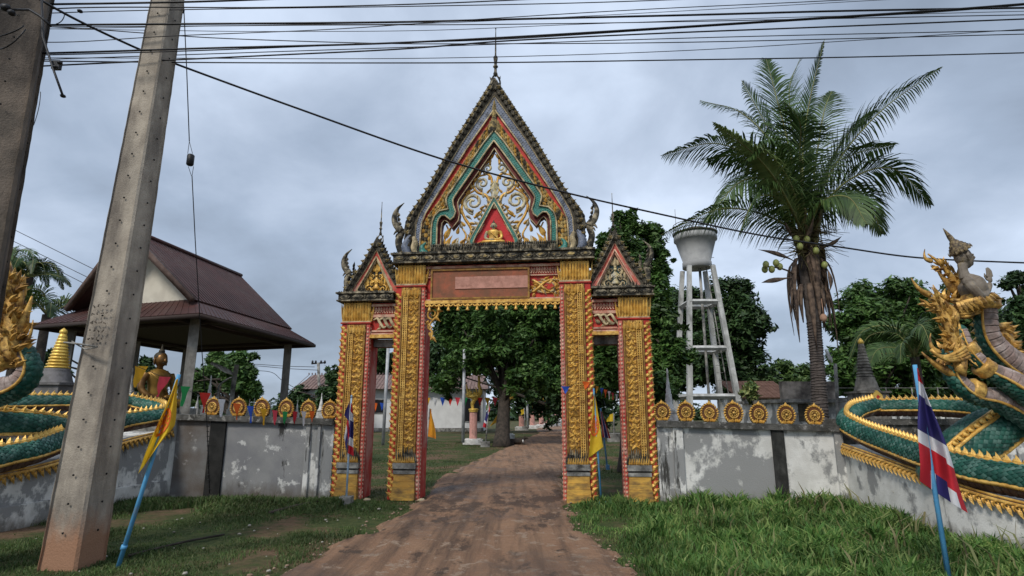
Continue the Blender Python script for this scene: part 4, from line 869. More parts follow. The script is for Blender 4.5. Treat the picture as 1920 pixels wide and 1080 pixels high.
# plumes of gold flames: lower head crest and tail of the upper figure
m = MB(); q = lambda x, y, d=0: P(x, y, 8.85+d)
vgrow(m, q(1800, 690), q(1785, 600), q(1735, 545), .125); vgrow(m, q(1790, 640), q(1772, 570), q(1747, 538), .09); vgrow(m, q(1790, 700), q(1755, 690), q(1728, 660), .10); vgrow(m, q(1785, 600), q(1800, 590), q(1762, 558), .09)
vgrow(m, q(1742, 552, .02), q(1722, 548), q(1708, 520), .07); vgrow(m, q(1800, 700, -.1), q(1812, 650), q(1795, 600), .12); vgrow(m, q(1760, 660), q(1740, 655), q(1745, 625), .06)
flames_along(m, [q(1795, 690), q(1785, 640), q(1772, 595), q(1745, 560)], .095, 130, .13, 4, lead=Vector((-.4, 0, .5)))
flames_along(m, [q(1765, 662), q(1790, 668), q(1820, 665)], .10, 60, .14, 5, lead=Vector((-.8, 0, .1)))
for k in range(4): m.tube(bez(q(1745+k*4, 655+k*4, -.1), q(1780, 690-k*5, -.22), q(1818-k*3, 668-k*6, -.12), 8), [.03]*9, 5)
part(m, 'gold_crest', NR, [GOLDN])
m = MB(); q = lambda x, y, d=0: P(x-6, y+4, 9.42+d)
vgrow(m, q(1815, 565), q(1795, 505), q(1746, 472), .11); vgrow(m, q(1752, 485), q(1735, 485), q(1740, 463), .055); vgrow(m, q(1800, 545), q(1775, 520), q(1762, 500), .09); vgrow(m, q(1810, 550, -.1), q(1800, 515), q(1806, 492), .09)
vgrow(m, q(1800, 575), q(1775, 580), q(1752, 545), .09); vgrow(m, q(1830, 580), q(1800, 600), q(1765, 570), .10); vgrow(m, q(1800, 560), q(1770, 560), q(1755, 530), .07)
flames_along(m, [q(1825, 560), q(1805, 530), q(1780, 505), q(1765, 490)], .085, 80, .12, 8, lead=Vector((-.5, 0, .4))); flames_along(m, [q(1775, 560), q(1800, 568), q(1820, 570)], .10, 50, .13, 9, lead=Vector((-.9, 0, .1)))
part(m, 'gold_plume', NR, [GOLDN])
m = MB()      # skirt
for k in range(7):
    y0 = 548+k*5; m.tube(bez(q(1790+k*3, y0+10, -.12), q(1830, y0+16, -.36), q(1862-k*1.5, y0-8, -.05), 10), [.03+.012*sin(i) for i in range(11)], 6, flat=.8)
q = lambda x, y, d=0: P(x, y, 9.15+d); m.lathe([(.16, -.02), (.24, .04), (.25, .09), (.21, .16), (.19, .2)], 16, q(1832, 576, 0), sy=.95)
for k in range(9): m.flame(q(1800+k*7, 566-(k*2), -.3+abs(k-4)*.05), (.2+.15*k-.6, -.2, -.9), (0, -1, 0), .2, .12, .05, .3)
part(m, 'gold_skirt', NR, [GOLDN])
m = MB()      # small gold leaf cluster on the far neck
flames_along(m, [P(1868, 612, 9.5), P(1885, 640, 9.5), P(1892, 665, 9.5)], .1, 60, .16, 12, lead=Vector((.5, 0, .2))); m.tube([P(1866, 605, 9.5), P(1882, 630, 9.5), P(1890, 662, 9.5)], [.04, .12, .13], 8)
part(m, 'gold_crest', NR, [GOLDN])
# praying figure
SKN = M('statue_grey', (.20, .17, .135), (.13, .105, .08), 6, .6, 0, .3, 50, dirt=(.3, .22, .1), da=.28, ds=6); q = lambda x, y, d=0: P(x, y, 9.15+d)
m = MB(); m.tube(smooth_path([q(1832, 572), q(1828, 555), q(1823, 538), q(1817, 526), q(1808, 517)], 4), [.17, .17, .17, .165, .17, .175, .185, .19, .19, .185, .18, .17, .15, .12, .10, .08, .065], 14, flat=1.12, up=Vector((1, 0, 0)))
m.tube([q(1810, 522), q(1806, 508), q(1804, 495)], [.085, .068, .07], 10)
for s in (-1, 1): m.tube(smooth_path([q(1816, 530, s*.15), q(1826, 542, s*.21), q(1840, 556, s*.20), q(1850, 548, s*.12), q(1856, 532, s*.03)], 4), [.075]*4+[.07]*4+[.06]*4+[.045]*4+[.036], 9); m.ball(q(1815, 528, s*.15), .085)
for s in (-1, 1):
    m.ball(q(1856, 524, s*.02), (.045, .02, .06))
    for j in range(4): m.tube([q(1851+j*3.2, 519, s*.022), q(1850+j*2.6, 508, s*.022), q(1848.5+j*2, 500+abs(j-1.4)*2, s*.02)], [.015, .014, .009], 6)
    m.tube([q(1851, 526, s*.02), q(1846, 518, s*.03), q(1846, 512, s*.025)], [.015, .013, .009], 6)
h = q(1805, 481); m.ball(h, (.13, .12, .15), 0, 14, 10); m.ball(h+Vector((.05, 0, -.06)), (.10, .095, .13), 0, 12, 8); m.ball(h+Vector((.105, 0, -.125)), (.045, .05, .04), 0, 8, 6)
m.tube([h+Vector((.135, 0, .05)), h+Vector((.175, 0, -.02)), h+Vector((.150, 0, -.05))], [.018, .032, .026], 7); m.tube([h+Vector((.148, 0, -.078)), h+Vector((.150, -.035, -.082))], [.02, .012], 6); m.ball(h+Vector((.140, 0, -.092)), (.024, .04, .014), 0, 7, 4)
for s in (-1, 1): m.ball(h+Vector((.115, s*.06, .02)), (.03, .03, .012), 0, 7, 4); m.tube([h+Vector((-.01, s*.125, .05)), h+Vector((-.02, s*.14, -.01)), h+Vector((.0, s*.125, -.09))], [.018, .028, .014], 7)
m.ball(q(1812, 488), (.085, .085, .14), 0, 12, 9); m.tube([q(1808, 492), q(1816, 498)], [.08, .05], 8); fg = part(m, 'praying_figure', NR, [SKN]); rm = fg.modifiers.new('merge', 'REMESH'); rm.mode = 'VOXEL'; rm.voxel_size = .0105; rm.use_smooth_shade = True
CRW = M('crown_mosaic', (.32, .24, .12), (.10, .07, .05), 22, .5, .1, .6, 60, dirt=(.03, .025, .02), da=.45, ds=14)
m = MB(); tip = q(1768, 428); b0 = q(1802, 472); d = (tip-b0); Ld = d.length; Mx = fr(b0, d, (0, -1, 0)); prof = [(.155, .0), (.165, .03), (.165, .05), (.17, .09), (.155, .11), (.16, .15), (.14, .18), (.14, .22), (.115, .26), (.11, .31), (.08, .36), (.07, .42), (.045, .48), (.02, .58), (.003, 1)]; m.lathe([(r*.95, z*Ld if z == 1 else z*Ld*1.0) for r, z in prof[:-2]]+[(.04, Ld*.62), (.02, Ld*.85), (.004, Ld)], 14, M=Mx)
for k in range(14):
    a = 2*pi*k/14; m.flame(Mx @ Vector((.165*cos(a), .165*sin(a), .0)), d+Vector((0, 0, 0)), (Mx.to_3x3() @ Vector((cos(a), sin(a), 0))), .07, .06, .015, 0)
part(m, 'crown', fg, [CRW])
# ---- left naga
NL = thing('naga_balustrade', 'coiled green naga behind the concrete poles, its gold crest cut by the picture edge', 'naga statue', (-8.2, 11.5, 0))
plinth(NL, [(-7.72, 13.45), (-7.86, 12.7), (-7.95, 12.1), (-8.0, 11.2), (-8.05, 10.3), (-8.25, 9.4), (-8.8, 8.6)], [1.40, 1.30, 1.20, 1.05, .90, .80, .70], mat=PLG)
m = MB(); v = smooth_path([(-7.66, 13.40, 0), (-7.78, 12.7, 0), (-7.86, 12.1, 0), (-7.90, 11.2, 0), (-7.95, 10.3, 0), (-8.15, 9.4, 0), (-8.7, 8.55, 0)], 6); n = len(v)
m.add([(p.x, p.y, -.1) for p in v]+[(p.x, p.y, .34+.02*pnoise(p.x*3, p.y, 3)) for p in v]+[(p.x-.16, p.y, .345) for p in v], [(i, i+1, n+i+1, n+i) for i in range(n-1)]+[(n+i, n+i+1, 2*n+i+1, 2*n+i) for i in range(n-1)]); part(m, 'footing', NL, [PLG])
naga_body(NL, [P(250, 757, 14.0), P(296, 768, 13.9), P(308, 779, 13.4), P(270, 787, 12.9), P(215, 797, 12.3), P(130, 822, 11.1), P(60, 848, 10.1), P(0, 862, 9.6), P(-70, 880, 9.1)], [.16, .17, .18, .18, .19, .20, .20, .21, .21], [U]*9, belly=BRN)
naga_body(NL, [P(250, 757, 14.0), P(200, 756, 13.6), P(120, 756, 13.2), P(50, 757, 12.8), P(-40, 758, 12.2)], [.16, .17, .17, .18, .18], [U]*5, belly=BRN)
naga_body(NL, [P(160, 812, 11.4), P(100, 800, 10.9), P(40, 795, 10.5), P(-30, 790, 10.2), P(-90, 760, 10)], [.16, .21, .24, .26, .26], [(.1, -.5, .9)]*5)
naga_body(NL, [P(-50, 745, 9.7), P(-5, 735, 9.7), P(35, 722, 9.7), P(55, 695, 9.7), P(48, 665, 9.7), P(30, 640, 9.7)], [.24, .23, .21, .18, .15, .13], [(.3, .6, -.9), (.3, .6, -.9), (.6, .6, -.6), (.9, .6, 0), (.9, .5, .2), (.9, .5, .3)], crest=False)
m = MB(); q = lambda x, y, d=0: P(x, y, 9.6+d)
vgrow(m, q(20, 690), q(35, 590), q(12, 478), .20); vgrow(m, q(30, 640), q(50, 590), q(60, 555), .09); vgrow(m, q(15, 600), q(45, 570), q(40, 530), .09); vgrow(m, q(10, 640), q(-10, 600), q(5, 560), .12); vgrow(m, q(20, 560), q(0, 520), q(10, 495), .10)
vgrow(m, q(30, 660), q(60, 640), q(62, 600), .07); vgrow(m, q(0, 690), q(25, 680), q(50, 672), .10)
flames_along(m, [q(25, 690), q(25, 630), q(18, 570), q(12, 520)], .18, 210, .18, 21, lead=Vector((.35, 0, .5))); flames_along(m, [q(-20, 670), q(20, 668), q(50, 665)], .13, 80, .17, 22, lead=Vector((.3, 0, .3)))
part(m, 'gold_crest', NL, [GOLDN])
# ================================================================== PAVILION
ROOF = M('roof_brown', (.062, .022, .018), (.045, .018, .015), 2, .6, 0, .15, 30, dirt=(.075, .045, .038), da=.35, ds=1.2)
POSTM = M('pavilion_post_concrete', (.30, .29, .26), (.2, .19, .17), 4, .9, 0, .4, 40, dirt=(.09, .085, .075), da=.4, ds=2, dz=.3)
PV = thing('open_pavilion', 'open pavilion with brown hipped roof and cream gable sheltering a gold seated figure', 'pavilion', (-10.4, 18.2, 0))
Cn = P(375, 582, 14.6); Cf = P(590, 645, 21.4); Cl = P(60, 606, 16.6); ez = 4.33
A = Vector((Cn.x, Cn.y, ez)); Bf = Vector((Cf.x, Cf.y, ez)); D_ = Vector((Cl.x, Cl.y, ez)); Cb = D_+(Bf-A)
ax = (Bf-A).normalized(); fx = (D_-A).normalized(); LW = (D_-A).length; LD_ = (Bf-A).length
def PQ(a, f, z): return A+ax*a+fx*f+Vector((0, 0, z-ez))
GC_ = M('gable_cream', (.60, .56, .47), (.52, .48, .40), 2, .85, 0, .1)
inn = 1.0; zr = 6.95; z1 = 4.95
def sheet(m, quad, th=.06, ribs=0, mi=0):
    q = [Vector(p) for p in quad]; n = (q[1]-q[0]).cross(q[-1]-q[0]).normalized(); n = n if n.z > 0 else -n; k = len(q)
    m.add([tuple(p) for p in q]+[tuple(p-n*th) for p in q], [tuple(range(k)), tuple(range(2*k-1, k-1, -1))]+[(i, (i+1) % k, (i+1) % k+k, i+k) for i in range(k)], mi)
    for i in range(ribs):
        t = (i+.5)/ribs; a = q[0].lerp(q[1], t); b = q[3].lerp(q[2], t); m.tube([a+n*.004, b+n*.004], .009, 4, mi)
m = MB(); sheet(m, [PQ(0, 0, ez), PQ(0, LW, ez), PQ(inn, LW-inn, z1), PQ(inn, inn, z1)], .06, 24); sheet(m, [PQ(0, 0, ez), PQ(LD_, 0, ez), PQ(LD_-inn, inn, z1), PQ(inn, inn, z1)], .06, 34)
sheet(m, [PQ(LD_, 0, ez), PQ(LD_, LW, ez), PQ(LD_-inn, LW-inn, z1), PQ(LD_-inn, inn, z1)]); sheet(m, [PQ(0, LW, ez), PQ(LD_, LW, ez), PQ(LD_-inn, LW-inn, z1), PQ(inn, LW-inn, z1)])
part(m, 'skirt_roof', PV, [ROOF])
m = MB(); g0 = .55; mid = LW/2
sheet(m, [PQ(g0, inn-.25, z1-.1), PQ(LD_-g0, inn-.25, z1-.1), PQ(LD_-.9, mid, zr), PQ(.15, mid, zr)], .06, 34); sheet(m, [PQ(g0, LW-inn+.25, z1-.1), PQ(LD_-g0, LW-inn+.25, z1-.1), PQ(LD_-.9, mid, zr), PQ(.15, mid, zr)], .06, 20)
m.tube([PQ(.12, mid, zr+.03), PQ(LD_-.87, mid, zr+.03)], .07, 6)
part(m, 'gable_roof', PV, [ROOF])
m = MB(); v = [PQ(1.0, inn+.12, z1), PQ(1.0, LW-inn-.12, z1), PQ(1.0, mid, zr-.28)]; w = [p+ax*.06 for p in v]; m.add([tuple(p) for p in v+w], [(0, 1, 2), (3, 4, 5), (0, 1, 4, 3), (1, 2, 5, 4), (2, 0, 3, 5)]); 
part(m, 'gable_panel', PV, [GC_]); m = MB(); v = [PQ(LD_-1.0, inn+.12, z1), PQ(LD_-1.0, LW-inn-.12, z1), PQ(LD_-1.0, mid, zr-.28)]; w = [p-ax*.06 for p in v]; m.add([tuple(p) for p in v+w], [(0, 1, 2), (3, 4, 5), (0, 1, 4, 3), (1, 2, 5, 4), (2, 0, 3, 5)])
part(m, 'gable_panel', PV, [GC_])
for s in (0, 1):
    m = MB(); a = PQ(g0-.02, inn-.27 if s == 0 else LW-inn+.27, z1-.14); b = PQ(.13, mid, zr-.05); dd = (b-a); up = Vector((0, 0, 1)); m.tube([a-ax*.02, b-ax*.02], .10, 4); part(m, 'barge_board', PV, [M('barge_wood', (.12, .08, .065), (.08, .05, .04), 6, .8)])
m = MB()
for f in (inn, LW-inn): m.tube([PQ(.2, f, ez-.06), PQ(LD_-.2, f, ez-.06)], .09, 4)
for a in (inn, LD_-inn): m.tube([PQ(a, .2, ez-.05), PQ(a, LW-.2, ez-.05)], .09, 4)
for (a, b) in (((0, 0), (LD_, 0)), ((0, 0), (0, LW)), ((LD_, 0), (LD_, LW)), ((0, LW), (LD_, LW))): m.tube([PQ(a[0], a[1], ez-.08), PQ(b[0], b[1], ez-.08)], .07, 4)
part(m, 'eaves_beam', PV, [M('dark_timber', (.045, .03, .025), None, rough=.8)])
m = MB(); v = [PQ(.1, .1, ez-.02), PQ(LD_-.1, .1, ez-.02), PQ(LD_-.1, LW-.1, ez-.02), PQ(.1, LW-.1, ez-.02)]; m.add([tuple(p) for p in v], [(0, 1, 2, 3)]); part(m, 'ceiling_board', PV, [M('dark_ceiling', (.05, .035, .03), None, rough=.8)])
for (a, f) in ((.75, .75), (.75, LW-.75), (LD_*.5, LW-.75), (LD_-.75, .75), (LD_-.75, LW-.75), (LD_*.52, .75)):
    if a == LD_*.52: continue
    m = MB(); p = PQ(a, f, 0); m.tube([(p.x, p.y, 0), (p.x, p.y, ez)], .17, 4, up=fx, smooth=False); part(m, 'post', PV, [POSTM])
PB = thing('seated_statue', 'gold seated Buddha statue with dark hair under the pavilion roof', 'statue', P(290, 765, 15.7)-Vector((0, 0, 0)))
bz = P(290, 765, 15.7).z
m = MB(); b0 = P(290, 765, 15.7); m.box(b0.x-.8, b0.x+.8, b0.y-.5, b0.y+.6, 0, bz); m.box(b0.x-.7, b0.x+.7, b0.y-.55, b0.y-.5, bz-.3, bz-.02); part(m, 'pedestal', PB, [GREYST])
seated_buddha(Matrix.Translation(b0) @ Matrix.Rotation(radians(62), 4, 'Z') @ Matrix.Diagonal((1.6, 1.6, 1.62, 1)), PB, M('bronze_gold', (.22, .115, .035), (.12, .06, .02), 3, .4, .5, .1), M('gold_robe', (.30, .17, .035), (.16, .085, .02), 3, .45, .4, .1), 'figure', False)
# ================================================================== SHRINES AND STUPAS
WHT = M('white_shrine', (.66, .65, .62), (.5, .49, .46), 5, .8, 0, .2, 40, dirt=(.2, .19, .17), da=.35, ds=4)
BGD = M('shrine_gold', (.80, .54, .12), (.62, .40, .08), 4, .4, .3, .1)
def spire(name, label, px, ytop, ybase, Y, wpx, mats, group=None, kind=0, cat='stupa', deep=0):
    a, b = P(px, ytop, Y), P(px, ybase, Y); H_ = a.z-(b.z-deep); w = wpx/FPX*Y*1.0/2; zb = b.z-deep
    root = thing(name, label, cat, (b.x, b.y, max(0, 0)), group); m = MB(); zb0 = zb
    m.box(b.x-w*1.1, b.x+w*1.1, b.y-w*1.1, b.y+w*1.1, 0, zb+H_*.12); m.box(b.x-w*1.25, b.x+w*1.25, b.y-w*1.25, b.y+w*1.25, zb+H_*.12, zb+H_*.15); part(m, 'base', root, [mats[0]])
    if kind == 0:     # slim white spire
        m = MB(); m.lathe([(w*.95, .15), (w*1.0, .2), (w*.7, .22), (w*.75, .27), (w*.55, .30), (w*.62, .36), (w*.5, .45), (w*.55, .47), (w*.4, .50), (w*.42, .58), (w*.3, .6), (w*.3, .7), (w*.2, .73), (w*.14, .9), (w*.2, .92), (.005, 1.0)], 8, (b.x, b.y, 0), M=Matrix(((1, 0, 0, 0), (0, 1, 0, 0), (0, 0, H_, zb), (0, 0, 0, 1))) ); part(m, 'spire', root, [mats[0]])
    else:             # ringed stupa
        n = 11; pr = []
        for i in range(n):
            t = i/n; r = w*(.62-.42*t); z = .38+.52*t; pr += [(r*1.08, z), (r*1.08, z+.02), (r*.9, z+.028), (r*.9, z+.044)]
        Mz = Matrix(((1, 0, 0, 0), (0, 1, 0, 0), (0, 0, H_, zb), (0, 0, 0, 1)))
        m = MB(); m.lathe([(w*1.05, .15), (w*.95, .17), (w*.9, .2), (w*.78, .3), (w*.7, .34), (w*.72, .36), (w*.6, .38)], 14, (b.x, b.y, 0), M=Mz); part(m, 'bell', root, [mats[0]])
        m = MB(); m.lathe(pr+[(w*.16, .91)], 14, (b.x, b.y, 0), M=Mz); part(m, 'ringed_spire', root, [mats[1]]); m = MB(); m.lathe([(w*.16, .90), (w*.24, .93), (w*.2, .96), (.01, 1.0)], 10, (b.x, b.y, 0), M=Mz); part(m, 'finial', root, [mats[2]])
    return root
spire('white_spire', 'slim white stepped spire behind the right wall next to the outer gate pillar', 1256, 690, 786, 14.5, 22, [WHT], cat='spire')
STG = M('stone_grey', (.24, .22, .19), (.14, .13, .11), 6, .9, 0, .5, 40, dirt=(.05, .045, .04), da=.4, ds=4)
st = spire('stone_stupa', 'grey ringed stupa with yellow tip and small gold niche behind the coiled naga', 1628, 634, 752, 15.5, 44, [STG, STG, BGD], kind=1)
m = MB(); c = P(1645, 752, 15.1); m.prism([(c.x-.14, c.z-.05), (c.x+.14, c.z-.05), (c.x+.12, c.z+.15), (c.x, c.z+.27), (c.x-.12, c.z+.15)], c.y-.05, c.y+.1, 0); m.prism([(c.x-.07, c.z-.05), (c.x+.07, c.z-.05), (c.x+.06, c.z+.08), (c.x, c.z+.16), (c.x-.06, c.z+.08)], c.y-.07, c.y-.045, 1); part(m, 'niche', st, [BGD, REDP])
spire('stone_stupa', 'gold ringed spire on a grey bell shaped base beside the pavilion post', 100, 615, 738, 14.6, 58, [M('bell_grey', (.17, .16, .16), (.11, .105, .1), 4, .7, 0, .3), BGD, BGD], kind=1)
for i, (px, yt, yb, Y, w, lb) in enumerate([(242, 690, 742, 17, 14, 'small white spire beside the leaning pole below the yellow pennant'), (389, 703, 770, 17, 15, 'white spire just behind the first wheel plaque under the guy wire'), (368, 742, 772, 17, 9, 'short white spire between the pavilion post and the red pennant'),
        (430, 745, 772, 19, 7, 'tiny white spire between two wheel plaques under a street lamp'), (466, 748, 775, 21, 8, 'small white spire behind the blue pennant'), (475, 747, 775, 21.6, 7, 'twin white spire right beside the one behind the blue pennant'), (505, 748, 775, 21, 7, 'white spire between the yellow and pink pennants'), (556, 750, 778, 21, 7, 'white spire between the green and dark red pennants'), (601, 737, 776, 18, 12, 'white spire between the last two wheel plaques next to the gate')]):
    spire('white_spire', lb, px, yt, yb, Y, w, [WHT], 'white spires behind the wall', cat='spire')
# ================================================================== WATER TOWER
WT = thing('water_tower', 'pale concrete water tower with funnel bowl on four sloping legs behind the trees', 'water tower', (9.9, 30, 0))
CT = M('tower_concrete', (.50, .50, .48), (.36, .36, .34), 3, .9, 0, .3, 20, dirt=(.14, .14, .13), da=.38, ds=1.5, dz=.4)
tc_ = P(1305, 470, 30); cx = tc_.x; cyy = 30
z_b = P(1305, 492, 30).z; z_t = P(1305, 424, 29).z
m = MB(); m.lathe([(.70, z_b-.35), (.76, z_b-.33), (.76, z_b-.02), (.71, z_b), (1.05, z_b+(z_t-z_b)*.68), (1.13, z_b+(z_t-z_b)*.70), (1.13, z_b+(z_t-z_b)*.82), (1.08, z_t-.16)], 28, (cx, cyy, 0)); part(m, 'bowl', WT, [M('bowl_paint', (.34, .34, .33), (.27, .27, .265), 2, .8, 0, .2, 20, dirt=(.2, .2, .19), da=.3, ds=1, dz=.3)])
m = MB(); m.lathe([(1.09, z_t-.2), (1.18, z_t-.15), (1.18, z_t-.1), (.4, z_t+.2), (.02, z_t+.25)], 28, (cx, cyy, 0)); part(m, 'lid', WT, [DARKC])
for j in range(3):
    m = MB(); zz = z_t+.05+j*.16; m.tube([(cx+1.13*cos(2*pi*i/20), cyy+1.13*sin(2*pi*i/20), zz) for i in range(21)], .02, 4); part(m, 'rail', WT, [GREYST])
lg = []
for sx in (-1, 1):
    for sy in (-1, 1):
        m = MB(); t0 = Vector((cx+sx*.62, cyy+sy*.62, z_b-.34)); b0 = Vector((cx+sx*1.38-.05, cyy+sy*1.38, 0)); m.tube([b0, t0], [.185, .15], 4, up=Vector((1, 1, 0)), smooth=False); part(m, 'leg', WT, [CT]); lg.append((t0, b0))
for yy in (563, 652, 743):
    zz = P(1310, yy, 28.9).z; m = MB()
    cs = [(t.lerp(b, (t.z-zz)/(t.z))) for t, b in lg]; o = [cs[0], cs[1], cs[3], cs[2]]
    for i in range(4): m.tube([o[i], o[(i+1) % 4]], .13, 4, up=Vector((0, 0, 1)), smooth=False)
    part(m, 'ring_beam', WT, [CT])
m = MB(); m.tube([(cx+.1, cyy-.1, 0), (cx+.1, cyy-.1, z_b)], .07, 6)
for i in range(26): m.tube([(cx+.45, cyy-.4, .4+i*.38), (cx+.8, cyy-.4, .4+i*.38)], .015, 4)
m.tube([(cx+1.05, cyy-1.0, 0), (cx+.35, cyy-.3, z_b)], .03, 4); m.tube([(cx-1.0, cyy, z_t), (cx-1.0, cyy, z_t+1.3)], .015, 4); part(m, 'pipe_and_ladder', WT, [GREYST])
# ================================================================== BUILDINGS BEHIND
WBM = M('white_render', (.66, .66, .65), (.58, .58, .57), 1, .85, 0, .1, 10, dirt=(.4, .39, .37), da=.3, ds=.6, dz=.3)
def hall(name, label, x0, x1, yb, Y, ytop, roofc, wins, roof_h=1.3, base_col=None):
    a, b = P(x0, yb, Y), P(x1, yb, Y); zt = P(x0, ytop, Y).z; root = thing(name, label, 'building', ((a.x+b.x)/2, Y+3, 0))
    m = MB(); m.box(a.x, b.x, Y, Y+7, 0, zt); part(m, 'wall', root, [WBM]); m = MB(); m.box(a.x-.1, b.x+.1, Y-.15, Y, 0, .35); part(m, 'foundation_strip', root, [GREYST])
    m = MB(); v = [(a.x-.6, Y-.9, zt-.1), (b.x+.6, Y-.9, zt-.1), (b.x+.6, Y+7.6, zt-.1), (a.x-.6, Y+7.6, zt-.1), (a.x, Y+3.4, zt+roof_h), (b.x, Y+3.4, zt+roof_h)]; m.add(v, [(0, 1, 5, 4), (2, 3, 4, 5), (0, 4, 3), (1, 2, 5), (0, 3, 2, 1)])
    n = int((b.x-a.x)/.35)
    for i in range(n): x = a.x-.5+i*.35; m.tube([(x, Y-.9, zt-.07), (x+.02, Y+3.4, zt+roof_h+.03)], .03, 4); m.ball((x, Y+3.3, zt+roof_h+.1), (.08, .08, .12), 0, 5, 3)
    part(m, 'roof', root, [roofc])
    for (p0, p1, q0, q1) in wins:
        A_, B_ = P(p0, q1, Y), P(p1, q0, Y); m = MB(); m.box(A_.x, B_.x, Y-.03, Y-.004, A_.z, B_.z); w = part(m, 'window', root, [M('dark_opening', (.012, .012, .014), None, rough=.3)] if not hall.w else [hall.w[0]])
        if not hall.w: hall.w.append(w.data.materials[0])
        m = MB(); t = .06
        for (u0, u1, w0, w1) in ((A_.x-t, B_.x+t, B_.z, B_.z+t), (A_.x-t, B_.x+t, A_.z-t, A_.z), (A_.x-t, A_.x, A_.z, B_.z), (B_.x, B_.x+t, A_.z, B_.z)): m.box(u0, u1, Y-.08, Y-.035, w0, w1)
        part(m, 'frame', w, [GREYST])
    return root
hall.w = []
TILE = M('faded_tile', (.22, .15, .13), (.15, .10, .09), 3, .8, 0, .3, 20)
hall('white_hall', 'long low white hall with dark window openings beyond the lawn behind the swan statue', 560, 905, 800, 60, 728, TILE, [(697, 723, 750, 774), (868, 900, 748, 790)], 1.6)
hall('white_hall', 'small pale house with reddish roof far behind the row of pink columns', 1035, 1075, 792, 110, 745, TILE, [(1045, 1055, 765, 780)], 2.0)
# broken concrete block behind the right wall
CB = thing('concrete_shed', 'weathered flat roofed concrete shed behind the wall next to the coconut palm', 'shed', (7.6, 17, 0))
a, b = P(1470, 780, 17), P(1600, 780, 17); z_ = P(1500, 745, 17).z
m = MB(); m.box(a.x, b.x, 17, 20, 0, z_-.15); part(m, 'wall', CB, [PLG]); m = MB(); m.box(a.x-.1, b.x-.3, 16.7, 20.2, z_-.15, z_-.05); part(m, 'slab', CB, [GREYST])
m = MB(); c, d = P(1470, 745, 16.9), P(1568, 715, 16.9); m.box(c.x, d.x, 16.95, 17.15, z_-.05, d.z); part(m, 'parapet', CB, [M('stained_concrete', (.36, .31, .26), (.2, .17, .14), 3, .9, 0, .4, 30, dirt=(.06, .05, .045), da=.45, ds=2)])
m = MB(); c, d = P(1505, 790, 16.8), P(1520, 757, 16.8); m.box(c.x, d.x, 16.99-.03, 16.99, c.z, d.z); part(m, 'door', CB, [DARKC])
m = MB(); a, b = P(1550, 790, 18), P(1960, 790, 17.2); zt = P(1580, 752, 18).z; m.box(a.x, b.x, 18, 18.2, 0, zt); bw = thing('rear_wall', 'low whitewashed rear wall with mouldy top behind the grey stupa', 'wall', ((a.x+b.x)/2, 18, 0)); part(m, 'wall_panel', bw, [PLD]); m = MB(); m.box(a.x, b.x, 17.93, 18.27, zt, zt+.1); part(m, 'coping', bw, [CAPM])
for k in range(9):
    m = MB(); x = a.x+.4+k*.8; m.tube([(x, 18.1, zt+.1), (x, 18.1, zt+.42)], .02, 4); part(m, 'rail_post', bw, [GREYST])
m = MB(); m.tube([(a.x, 18.1, zt+.4), (b.x, 18.1, zt+.4)], .014, 4); part(m, 'top_rail', bw, [GREYST])
# small house roof seen under the trees on the right
hr = thing('small_house', 'low house with rusty roof half hidden behind the water tower foot', 'house', (11, 32, 0)); a, b = P(1395, 785, 32), P(1470, 785, 32); z_ = P(1400, 742, 32).z
m = MB(); m.box(a.x, b.x, 32, 36, 0, z_); part(m, 'wall', hr, [PLD]); m = MB(); sheet(m, [Vector((a.x-.5, 31.4, z_-.1)), Vector((b.x+.5, 31.4, z_-.1)), Vector((b.x+.5, 34, z_+.9)), Vector((a.x-.5, 34, z_+.9))], .06, 14); part(m, 'roof', hr, [M('rusty_roof', (.13, .07, .05), (.09, .045, .03), 3, .8)])
